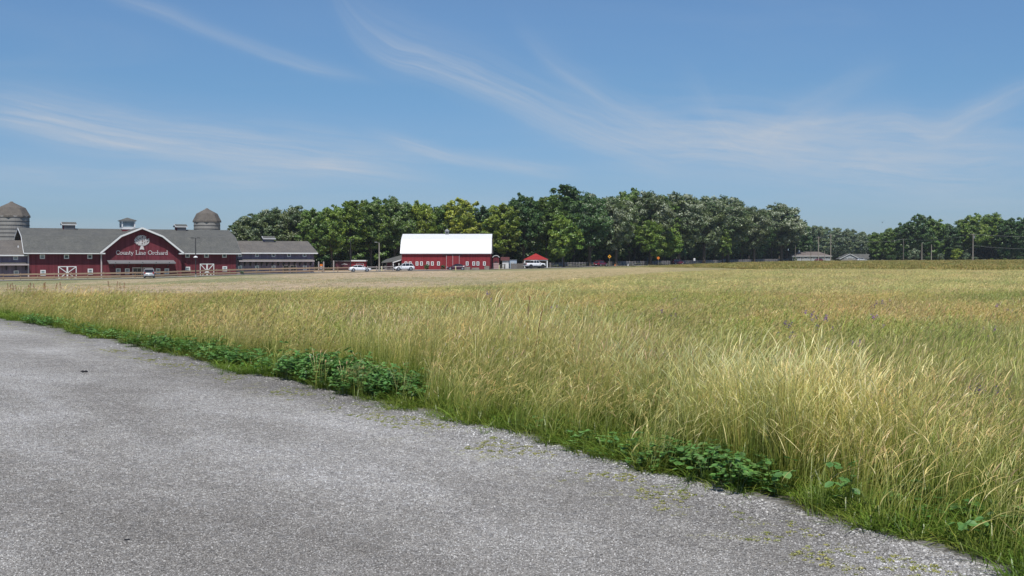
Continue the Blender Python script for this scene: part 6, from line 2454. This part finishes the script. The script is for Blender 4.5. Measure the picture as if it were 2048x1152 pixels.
def litter():
    r = random.Random(12)
    for px, py, s, lab in ((167, 749, 0.055, 'crumpled dark leaf lying on the gravel at the left'), (250, 1096, 0.018, 'small black bark sliver on the gravel at the lower left'), (1717, 1010, 0.035, 'black stone at the edge of the verge at the right')):
        Y = 3960.0 / (py - 517)
        p = W(px, Y, 0.03)
        b = MB()
        pts = [(s * (i - 3) / 3, 0.25 * s * math.sin(i * 1.7), 0.12 * s * abs(math.sin(i * 1.3)) + 0.008) for i in range(7)]
        b.tube(pts, [0.10 * s, 0.22 * s, 0.3 * s, 0.2 * s, 0.28 * s, 0.2 * s, 0.06 * s], 6)
        o = b.build('dead_leaf' if s > 0.05 else 'dark_chip', plain('black_debris', (0.018, 0.018, 0.024), 0.8))
        o.location = p
        o.rotation_euler = (0, 0, r.uniform(-0.3, 0.3))
        tag(o, lab, 'litter', 'dark scraps lying on the gravel')


litter()


# ------------------------------------------------------------------ trees
def leaf_mat():
    m = bpy.data.materials.new('tree_leaves')
    m.use_nodes = True
    t = NT(m.node_tree)
    t.n.clear()
    out = t.new('ShaderNodeOutputMaterial')
    oi = t.new('ShaderNodeObjectInfo')
    at = t.new('ShaderNodeVertexColor', layer_name='leaf')      # r: random, g: pale clusters, b: hue
    sc = t.new('ShaderNodeSeparateColor')
    t.l.new(at.outputs[0], sc.inputs[0])
    k = t.ramp(sc.outputs[0], [(0.0, (0.45, 0.52, 0.42)), (0.5, (1.0, 1.0, 1.0)), (1.0, (1.75, 1.65, 1.35))])
    hue = t.ramp(sc.outputs[2], [(0.0, (0.80, 0.95, 1.0)), (1.0, (1.25, 1.08, 0.85))])
    c = t.mix(1.0, t.mix(1.0, oi.outputs['Color'], k, 'MULTIPLY'), hue, 'MULTIPLY')
    pale = t.math('LESS_THAN', sc.outputs[1], oi.outputs['Alpha'])
    c = t.mix(t.math('MULTIPLY', pale, 0.8), c, (0.44, 0.48, 0.35, 1))
    d = t.new('ShaderNodeBsdfDiffuse')
    tr = t.new('ShaderNodeBsdfTranslucent')
    gl = t.new('ShaderNodeBsdfGlossy')
    gl.inputs['Roughness'].default_value = 0.45
    t.l.new(c, d.inputs[0])
    t.l.new(t.mix(1.0, c, (1.15, 1.25, 0.6, 1), 'MULTIPLY'), tr.inputs[0])
    mx = t.new('ShaderNodeMixShader')
    mx.inputs[0].default_value = 0.20
    t.l.new(d.outputs[0], mx.inputs[1])
    t.l.new(tr.outputs[0], mx.inputs[2])
    m2 = t.new('ShaderNodeMixShader')
    m2.inputs[0].default_value = 0.05
    t.l.new(mx.outputs[0], m2.inputs[1])
    t.l.new(gl.outputs[0], m2.inputs[2])
    t.l.new(m2.outputs[0], out.inputs[0])
    return m


TL = leaf_mat()


def crown_mesh(seed, w, h, base, nl, nq, ls, shape='round', name='crown'):
    """leaf sprays gathered in lumps: w,h crown size, base = height of its underside"""
    R = np.random.default_rng(seed)
    # lump centres on a few shells inside the crown outline
    cen, rad_ = [], []
    tries = 0
    while len(cen) < nl and tries < 9000:
        tries += 1
        if shape == 'cone':
            z = R.random() ** 1.3
            rr = (1 - z) * 0.9 + 0.08
            a = R.uniform(0, 6.28)
            c = np.array([math.cos(a) * rr * w / 2 * R.uniform(0.4, 1), math.sin(a) * rr * w / 2 * R.uniform(0.4, 1), base + z * h * 0.95])
            lr = 0.10 * w * (1.25 - z) * R.uniform(0.8, 1.3)
        else:
            p = R.uniform(-1, 1, 3)
            k = (abs(p[0]) ** 2.3 + abs(p[1]) ** 2.3) ** (2 / 2.3) + abs(p[2]) ** 2.6
            if k > 1 or k < 0.16:
                continue
            lr = R.uniform(0.085, 0.15) * w * (1.1 - 0.35 * k)
            side = 1 + 0.16 * math.sin(3 * math.atan2(p[1], p[0]) + seed) + 0.10 * math.sin(p[2] * 4 + seed * 2)
            c = np.array([p[0] * (w / 2 - lr) * side, p[1] * (w / 2 - lr) * side, base + h * 0.5 + p[2] * (h * 0.5 - lr * 0.8)])
        if any(np.linalg.norm(c - o) < 0.62 * (lr + q) * 0.62 for o, q in zip(cen, rad_)):
            continue
        cen.append(c)
        rad_.append(lr)
    cen = np.array(cen)
    rad_ = np.array(rad_)
    # each lump is itself a cluster of smaller sprays
    sc_, sr_, own = [], [], []
    for i in range(len(cen)):
        for k in range(9):
            d0 = R.normal(0, 1, 3)
            d0 /= np.linalg.norm(d0)
            d0[2] = abs(d0[2]) * 0.9 - 0.25 if R.random() < 0.75 else d0[2]
            sc_.append(cen[i] + d0 * rad_[i] * R.uniform(0.45, 0.95))
            sr_.append(rad_[i] * R.uniform(0.28, 0.52))
            own.append(i)
    sc_, sr_, own = np.array(sc_), np.array(sr_), np.array(own)
    wgt = sr_ ** 2
    sp_ = R.choice(len(sc_), nq, p=wgt / wgt.sum())
    pick = own[sp_]
    d = R.normal(0, 1, (nq, 3))
    d /= np.linalg.norm(d, axis=1)[:, None]
    q = R.uniform(0.2, 1.0, nq) ** 0.4
    P = sc_[sp_] + d * (sr_[sp_] * q)[:, None] * np.array([1.15, 1.15, 0.85]) + R.normal(0, 0.06, (nq, 3))
    d = P - cen[pick]
    d /= np.maximum(np.linalg.norm(d, axis=1), 1e-6)[:, None]
    nrm = d * 0.8 + np.array([0, -0.15, 0.35]) + R.normal(0, 0.6, (nq, 3))
    nrm /= np.linalg.norm(nrm, axis=1)[:, None]
    tmp = R.normal(0, 1, (nq, 3))
    u = np.cross(nrm, tmp)
    u /= np.linalg.norm(u, axis=1)[:, None]
    v = np.cross(nrm, u)
    s = ls * R.uniform(0.55, 1.35, nq)
    a = P - u * (s * 0.5)[:, None] - v * (s * 0.28)[:, None]
    b = P + u * (s * 0.15)[:, None] - v * (s * 0.42)[:, None]
    c = P + u * (s * 0.62)[:, None] + v * (s * 0.05)[:, None] - nrm * (s * 0.18)[:, None]
    e = P - u * (s * 0.05)[:, None] + v * (s * 0.42)[:, None]
    V = np.stack([a, b, c, e], 1).reshape(-1, 3)
    me = bpy.data.meshes.new(name)
    me.vertices.add(nq * 4)
    me.vertices.foreach_set('co', V.ravel())
    me.loops.add(nq * 4)
    me.loops.foreach_set('vertex_index', np.arange(nq * 4))
    me.polygons.add(nq)
    me.polygons.foreach_set('loop_start', np.arange(nq) * 4)
    me.polygons.foreach_set('loop_total', np.full(nq, 4))
    me.update(calc_edges=True)
    rr = np.clip(0.5 + 0.30 * R.normal(0, 1, nq) * 0.8 + 0.12 * R.normal(0, 1, len(cen))[pick], 0, 1)
    cl = R.random(len(cen))[pick]
    top = np.clip(d[:, 2] * 0.5 + 0.5, 0, 1)
    pale = np.clip(cl * 0.55 + R.random(nq) * 0.45 + 0.30 * (0.6 - top), 0.01, 1)
    hue = np.clip(R.random(len(cen))[pick] * 0.7 + R.random(nq) * 0.3, 0, 1)
    C = np.repeat(np.stack([rr, pale, hue, np.ones(nq)], 1), 4, 0)
    at = me.color_attributes.new('leaf', 'FLOAT_COLOR', 'POINT')
    at.data.foreach_set('color', C.ravel())
    me.materials.append(TL)
    return me, cen, rad_


def trunk_mesh(seed, h, r, cen, base, name='trunk', fork=0.3):
    rnd = random.Random(seed)
    b = MB()
    top = base + (h - base) * 0.62
    lx, ly = rnd.uniform(-0.6, 0.6), rnd.uniform(-0.6, 0.6)

    def axis(z):
        f = z / top
        return Vector((lx * f * f, ly * f, z))
    zs = [0, 0.25, 0.8, top * .2, top * .45, top * .7, top]
    rs = [r * 1.7, r * 1.3, r * 1.05, r, r * .8, r * .5, r * .15]
    b.tube([axis(z) for z in zs], rs, 9)
    order = sorted(range(len(cen)), key=lambda i: -np.hypot(cen[i][0], cen[i][1]))
    for i in order[:: max(1, len(order) // 16)][:16]:
        c = Vector(cen[i])
        z0 = max(base * 0.75, min(top * 0.85, c.z * rnd.uniform(0.45, 0.7)))
        a = axis(z0)
        m1 = a.lerp(c, 0.4) + Vector((0, 0, 0.06 * (c - a).length))
        b.tube([a, m1, c], [r * .42 * (1 - z0 / top * 0.5), r * .24, r * .05], 6, False)
    me_o = b.build(name, M['bark'], None, True)
    me = me_o.data
    bpy.data.objects.remove(me_o)
    return me


PROTO = {}


def proto(kind, seed, w, h, base, nl, nq, ls, shape='round', r=0.4):
    me, cen, rd = crown_mesh(seed, w, h - base, base, nl, nq, ls, shape)
    tm = trunk_mesh(seed, h, r, cen, base if shape != 'cone' else 1.0)
    PROTO[kind] = (me, tm, h, w)


# wood trees 20 m tall, in several builds
proto('oak0', 1, 13.5, 20, 4.2, 120, 30000, 0.36, r=0.42)
proto('oak1', 2, 12.0, 20, 4.4, 110, 28000, 0.36, r=0.36)
proto('oak2', 3, 14.5, 20, 3.8, 130, 32000, 0.36, r=0.46)
proto('tall0', 4, 9.5, 20, 4.6, 90, 22000, 0.34, r=0.30)
proto('tall1', 5, 10.5, 20, 3.2, 100, 24000, 0.34, r=0.32)
proto('low0', 6, 13.0, 20, 1.0, 110, 24000, 0.44, r=0.35)
proto('low1', 7, 14.0, 20, 0.6, 120, 24000, 0.44, r=0.35)
proto('small', 8, 7.0, 10, 1.5, 70, 12000, 0.26, r=0.16)
proto('bush', 9, 3.2, 3.2, 0.0, 36, 4500, 0.18, r=0.05)
proto('pine', 10, 8.0, 18, 1.0, 130, 20000, 0.28, 'cone', r=0.22)

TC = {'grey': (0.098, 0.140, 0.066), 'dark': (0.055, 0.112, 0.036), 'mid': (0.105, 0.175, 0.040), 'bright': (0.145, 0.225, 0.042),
      'yellow': (0.25, 0.29, 0.045), 'lime': (0.180, 0.240, 0.038), 'blue': (0.13, 0.185, 0.125), 'pine': (0.040, 0.078, 0.042), 'hazy': (0.160, 0.215, 0.135)}  # 'hazy': pale grey-green with distance haze painted into the leaf colour


_RP = offset_line(ROAD, 0)
_RPX = 1024 + 2400 * _RP[:, 0] / _RP[:, 1]


def wood_shift(px):
    """keeps the front of the wood behind the road as it runs away to the right"""
    base = np.interp(px, [470, 1000, 1100, 1180, 1232, 1300, 1358, 1408, 1456, 1508, 1563, 1600], [296, 322, 330, 338, 346, 352, 366, 385, 405, 432, 455, 480])
    return np.maximum(0.0, np.interp(px, _RPX, _RP[:, 1]) + 15 - base)


def tree(name, kind, px, Y, ytop, col, pale, label, cat='tree', group=None, wmul=1.0, rz=None, seed=0):
    me, tm, h, w = PROTO[kind]
    p = W(px, Y)
    rnd = random.Random(int(px * 13 + Y * 7 + seed))
    t = thing(name, p, rnd.uniform(0, 6.28) if rz is None else rz, label, cat, group)
    s = (zy(ytop, Y) - p.z) / h
    c = bpy.data.objects.new('crown', me)
    k = bpy.data.objects.new('trunk', tm)
    v = rnd.uniform(0.86, 1.14)
    for o in (c, k):
        COL.objects.link(o)
        o.parent = t
        o.scale = (s * wmul, s * wmul * rnd.uniform(0.92, 1.08), s)
    v *= 1.12
    c.color = (TC[col][0] * v, TC[col][1] * v, TC[col][2] * v, pale * 1.2)
    return t


GR = 'trees standing in the front of the wood'
front = [
    # px, Y, top row, build, colour, pale share, name, label
    (500, 296, 424, 'oak1', 'grey', .18, 'grey-green tree at the left end of the wood, above the grey wing roof', 1.0),
    (545, 300, 412, 'oak0', 'grey', .2, 'round grey-green tree with pale leaf undersides above the roof vent of the grey wing', 1.0),
    (592, 306, 405, 'oak2', 'grey', .18, 'broad pale-flecked tree rising over the right half of the grey wing', 0.9),
    (628, 296, 412, 'tall1', 'mid', .05, 'narrow green tree right of the pale-flecked tree over the grey wing', 1.0),
    (664, 300, 405, 'oak1', 'bright', .03, 'bright green tree above the maroon stall', 0.9),
    (702, 305, 396, 'tall0', 'bright', .03, 'bright green tree directly behind the dark green lamp post', 1.1),
    (742, 312, 389, 'oak1', 'mid', .04, 'tall mid green tree behind the wooden lamp post', 1.0),
    (790, 318, 388, 'oak0', 'mid', .08, 'wide green tree above the left end of the white roof', 0.9),
    (843, 322, 397, 'oak1', 'lime', .02, 'lime green tree above the white roof, left of its cupola', 0.9),
    (886, 326, 404, 'tall1', 'mid', .03, 'green tree just left of the yellow tree above the cupola', 1.0),
    (925, 324, 391, 'tall1', 'yellow', .04, 'conspicuous yellow-leaved tree above the white roof', 1.15),
    (968, 330, 407, 'tall1', 'dark', .04, 'dark green tree above the right end of the white roof', 1.0),
    (1006, 322, 402, 'tall1', 'lime', .03, 'yellow-green tree over the small sheds', 1.15),
    (1048, 328, 381, 'oak1', 'dark', .02, 'very dark tree rising left of the pavilion roof', 0.9),
    (1093, 332, 386, 'tall1', 'mid', .03, 'mid green tree directly above the red pavilion roof', 1.1),
    (1132, 362, 364, 'tall0', 'dark', .02, 'dark tree whose head stands highest of the whole wood', 1.2),
    (1128, 326, 425, 'small', 'bright', .02, 'smaller bright green tree in front, right of the pavilion', 1.0),
    (1180, 338, 380, 'oak0', 'dark', .15, 'dark pale-flecked tree above the dark red wagon', 0.95),
    (1232, 346, 388, 'oak2', 'grey', .40, 'silvery tree turned pale by the wind, above the yellow sign', 0.9),
    (1258, 368, 371, 'oak1', 'mid', .06, 'green tree head showing behind the silvery trees', 0.9),
    (1300, 352, 376, 'oak2', 'grey', .38, 'broad silvery tree right above the blue-grey cabin', 0.95),
    (1358, 366, 381, 'oak0', 'grey', .36, 'silvery tree above the dark red van', 1.1),
    (1408, 385, 386, 'oak2', 'grey', .30, 'rounded grey tree over the white drum', 1.0),
    (1456, 405, 388, 'oak0', 'grey', .26, 'grey-green tree above the dark blue pickup', 1.1),
    (1508, 432, 408, 'oak2', 'grey', .30, 'grey pale-tipped tree second from the right end of the wood', 1.0),
    (1563, 455, 402, 'oak0', 'grey', .34, 'big rounded pale-tipped tree closing the right end of the wood', 1.25),
    (1302, 338, 437, 'small', 'bright', .01, 'small yellowish green tree in front of the silvery trees by the orange sign', 1.0),
    (1343, 345, 450, 'small', 'bright', .01, 'small bright green tree between the orange sign and the dark red van', 1.05),
    (1445, 400, 455, 'small', 'bright', .02, 'small green tree leaning out of the dark wood above the dark blue pickup', 1.0),
]
for (px, Y, yt, kd, co, pa, lab, wm) in front:
    tree('broadleaf_tree', kd, px, Y + float(wood_shift(px)), yt, co, pa, lab, group=GR, wmul=wm)

# deeper rows: alike, crowded
rr_ = random.Random(21)
px = 478
tops = ([470, 500, 560, 620, 700, 760, 840, 900, 960, 1000, 1050, 1130, 1200, 1300, 1400, 1460, 1520, 1560, 1600], [440, 418, 412, 416, 402, 398, 402, 408, 414, 410, 394, 390, 386, 382, 390, 394, 412, 410, 430])
n = 0
for row, (dY, st) in enumerate(((16, 27), (34, 33))):
    px = 490 + row * 12
    while px < 1600:
        Y0 = float(np.interp(px, [470, 700, 1000, 1200, 1350, 1450, 1600], [304, 312, 330, 348, 372, 410, 480]))
        Y = Y0 + dY + rr_.uniform(-5, 5) + float(wood_shift(px))
        yt = float(np.interp(px, tops[0], tops[1])) + rr_.uniform(2, 14)
        tree('wood_tree', rr_.choice(['low0', 'low1', 'low0', 'oak1']), px, Y, yt, rr_.choice(['dark', 'mid', 'dark', 'grey']), 0.06,
             'dark tree crowded in the back rows of the wood', group='trees in the back rows of the wood')
        px += st * (320 / Y) * rr_.uniform(0.85, 1.2)

tree('pine_tree', 'pine', 1610, 606, 437, 'pine', 0.0, 'dark pine at the right end of the wood, left of the ranch house', group='dark pines at the end of the wood')
tree('pine_tree', 'pine', 1592, 612, 448, 'pine', 0.0, 'shorter dark pine half hidden behind the last silvery tree', group='dark pines at the end of the wood')
tree('pine_tree', 'pine', 1626, 615, 452, 'pine', 0.0, 'dark pine directly behind the ranch house roof', group='dark pines at the end of the wood')

# trees far off in the gap, made paler with haze put into the leaf colour
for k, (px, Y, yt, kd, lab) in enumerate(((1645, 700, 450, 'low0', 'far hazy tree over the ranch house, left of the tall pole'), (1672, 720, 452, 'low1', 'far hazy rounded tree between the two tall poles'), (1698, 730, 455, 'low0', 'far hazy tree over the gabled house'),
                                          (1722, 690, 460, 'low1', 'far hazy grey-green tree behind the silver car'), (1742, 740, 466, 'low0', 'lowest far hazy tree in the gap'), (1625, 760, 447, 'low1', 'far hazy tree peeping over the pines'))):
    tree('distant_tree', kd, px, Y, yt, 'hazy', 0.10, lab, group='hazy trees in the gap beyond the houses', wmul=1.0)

# treeline on the right
right = [(1752, 560, 462, 'low0', 'mid', 'green tree at the left end of the far right treeline'), (1782, 545, 452, 'low1', 'mid', 'green tree below the flying bird'), (1812, 540, 440, 'low0', 'dark', 'tree with thin bare twigs rising toward the treeline peak'),
         (1841, 535, 424, 'tall1', 'dark', 'dark tree forming the highest peak of the far right treeline'), (1866, 540, 433, 'low0', 'mid', 'green tree right of the treeline peak'), (1897, 540, 443, 'low1', 'dark', 'lower tree in the dip of the far right treeline'),
         (1925, 545, 434, 'tall1', 'mid', 'tree left of the transformer pole'), (1946, 540, 423, 'oak1', 'bright', 'brighter tree directly above the transformer pole'), (1984, 550, 423, 'oak0', 'bright', 'bright spreading tree right of the transformer pole'),
         (2016, 540, 433, 'low0', 'dark', 'dark tree second from the right edge of the photo'), (2046, 535, 430, 'low1', 'dark', 'dark tree at the right edge of the photo'), (2080, 530, 428, 'low0', 'dark', None), (2120, 530, 428, 'low1', 'mid', None), (2165, 530, 430, 'low0', 'dark', None)]
for k, (px, Y, yt, kd, co, lab) in enumerate(right):
    tree('treeline_tree', kd, px, Y, yt, co, 0.05, lab or 'tree continuing the far treeline past the right edge', group='trees of the far right treeline')
for k in range(15):
    px = 1758 + k * 27
    tree('treeline_tree', 'low1' if k % 2 else 'low0', px, 580 + 12 * (k % 3), float(np.interp(px, [1750, 1840, 1900, 1980, 2150], [466, 438, 450, 434, 436])) + (k * 7 % 9), 'dark', 0.02, 'dark tree filling the back of the far right treeline', group='back row of the far right treeline')
for px, yt, co, pa, wm, lab in ((1828, 495, 'blue', .25, 1.0, 'pale grey-green bush left of the pale short poles'), (1880, 506, 'blue', .15, 1.0, 'low grey-green bush right of the pale short poles'), (1913, 495, 'lime', .02, 1.0, 'bright yellow-green bush left of the transformer pole'),
                                (1932, 504, 'blue', .1, .9, 'grey-green bush touching the yellow-green bush'), (1950, 513, 'blue', .1, 1.8, 'low spreading bush at the foot of the transformer pole'), (1983, 516, 'mid', .05, 1.4, 'small bush right of the transformer pole'), (2010, 516, 'mid', .08, 1.3, 'small bush near the right edge of the photo'),
                                (1782, 509, 'dark', .02, 1.6, 'dark bush at the foot of the treeline under the bird'), (1857, 512, 'dark', .02, 1.8, 'low dark bush between the pale short poles'), (2040, 512, 'dark', .02, 2.0, 'dark bush at the right edge of the photo')):
    tree('bush', 'bush', px, 506, yt, co, pa, lab, 'bush', 'bushes along the far right treeline', wm)
for px, Y, yt, co, wm, lab in ((853.5, 279.0, 527.5, 'dark', 1.0, 'round dark bush against the barn left of the sliding doors'), (886, 279.0, 529, 'dark', 1.0, 'dark bush at the left jamb of the sliding doors'), (484, 243, 541, 'blue', 1.2, 'grey-green shrub before the left end of the grey wing'),
                                (1590, 560, 513, 'dark', 1.0, 'dark shrub at the left corner of the ranch house')):
    tree('shrub', 'bush', px, Y, yt, co, 0.08, lab, 'shrub', None, wm)


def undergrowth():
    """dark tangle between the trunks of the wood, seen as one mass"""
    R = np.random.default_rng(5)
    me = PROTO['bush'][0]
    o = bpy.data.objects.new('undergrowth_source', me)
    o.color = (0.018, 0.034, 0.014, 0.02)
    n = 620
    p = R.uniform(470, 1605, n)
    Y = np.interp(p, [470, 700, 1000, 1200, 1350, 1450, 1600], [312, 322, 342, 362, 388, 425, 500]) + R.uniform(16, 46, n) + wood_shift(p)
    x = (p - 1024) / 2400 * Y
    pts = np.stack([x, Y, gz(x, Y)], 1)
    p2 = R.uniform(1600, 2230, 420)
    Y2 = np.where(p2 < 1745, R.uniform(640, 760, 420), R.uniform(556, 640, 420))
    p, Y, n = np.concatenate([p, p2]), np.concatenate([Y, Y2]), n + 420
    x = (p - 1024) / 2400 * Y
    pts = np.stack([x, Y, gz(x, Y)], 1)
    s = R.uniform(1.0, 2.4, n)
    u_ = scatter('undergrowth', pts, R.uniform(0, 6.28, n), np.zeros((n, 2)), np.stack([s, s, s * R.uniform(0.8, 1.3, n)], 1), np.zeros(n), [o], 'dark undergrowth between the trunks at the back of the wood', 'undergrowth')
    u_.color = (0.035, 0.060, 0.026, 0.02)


undergrowth()


def bare_tree():
    p = W(482, 300)
    t = thing('bare_tree', p, 0, 'thin half-dead tree with bare twigs at the left tip of the wood', 'tree')
    r = random.Random(4)
    b = MB()
    H = zy(432, 300) - p.z

    def grow(a, d, L, rr, depth):
        e = a + d * L
        b.tube([a, a.lerp(e, 0.5) + Vector((r.uniform(-1, 1), 0, r.uniform(-1, 1))) * L * 0.06, e], [rr, rr * .8, rr * .55], 5, False)
        if depth:
            for k in range(3):
                q = (d + Vector((r.uniform(-.9, .9), r.uniform(-.6, .6), r.uniform(-.1, .6)))).normalized()
                grow(a.lerp(e, r.uniform(0.5, 1.0)), q, L * r.uniform(0.5, 0.75), rr * .5, depth - 1)
    grow(Vector((0, 0, 0)), Vector((-0.05, 0, 1)), H * 0.55, 0.28, 0)
    for k in range(3):
        grow(Vector((-0.02 * H, 0, H * (0.42 + 0.05 * k))), Vector((-0.35 + 0.25 * k, 0, 1)).normalized(), H * 0.22, 0.13, 3)
    grow(Vector((-0.02 * H, 0, H * 0.45)), Vector((-0.8, 0, 0.35)).normalized(), H * 0.22, 0.1, 2)
    b.build('trunk', M['bark'], t)
    me, cen, rd = crown_mesh(77, 4.5, 3.5, 0, 14, 1400, 0.34)
    c = bpy.data.objects.new('crown', me)
    COL.objects.link(c)
    c.parent = t
    c.location = (-1.4, 0, H * 0.62)
    c.color = TC['mid'] + (0.1,)


bare_tree()


# ------------------------------------------------------------------ haze
def haze():
    m = bpy.data.materials.new('thin_summer_haze')
    m.use_nodes = True
    n = m.node_tree.nodes
    n.clear()
    out = n.new('ShaderNodeOutputMaterial')
    pv = n.new('ShaderNodeVolumePrincipled')
    pv.inputs['Color'].default_value = (0.80, 0.90, 1.0, 1)
    pv.inputs['Density'].default_value = 0.00008
    pv.inputs['Anisotropy'].default_value = 0.0
    m.node_tree.links.new(pv.outputs[0], out.inputs['Volume'])
    o = MB().box(-9300, 9300, -9300, 9300, -4.2, 30.0).build('haze', m)
    tag(o, kind='stuff')


haze()
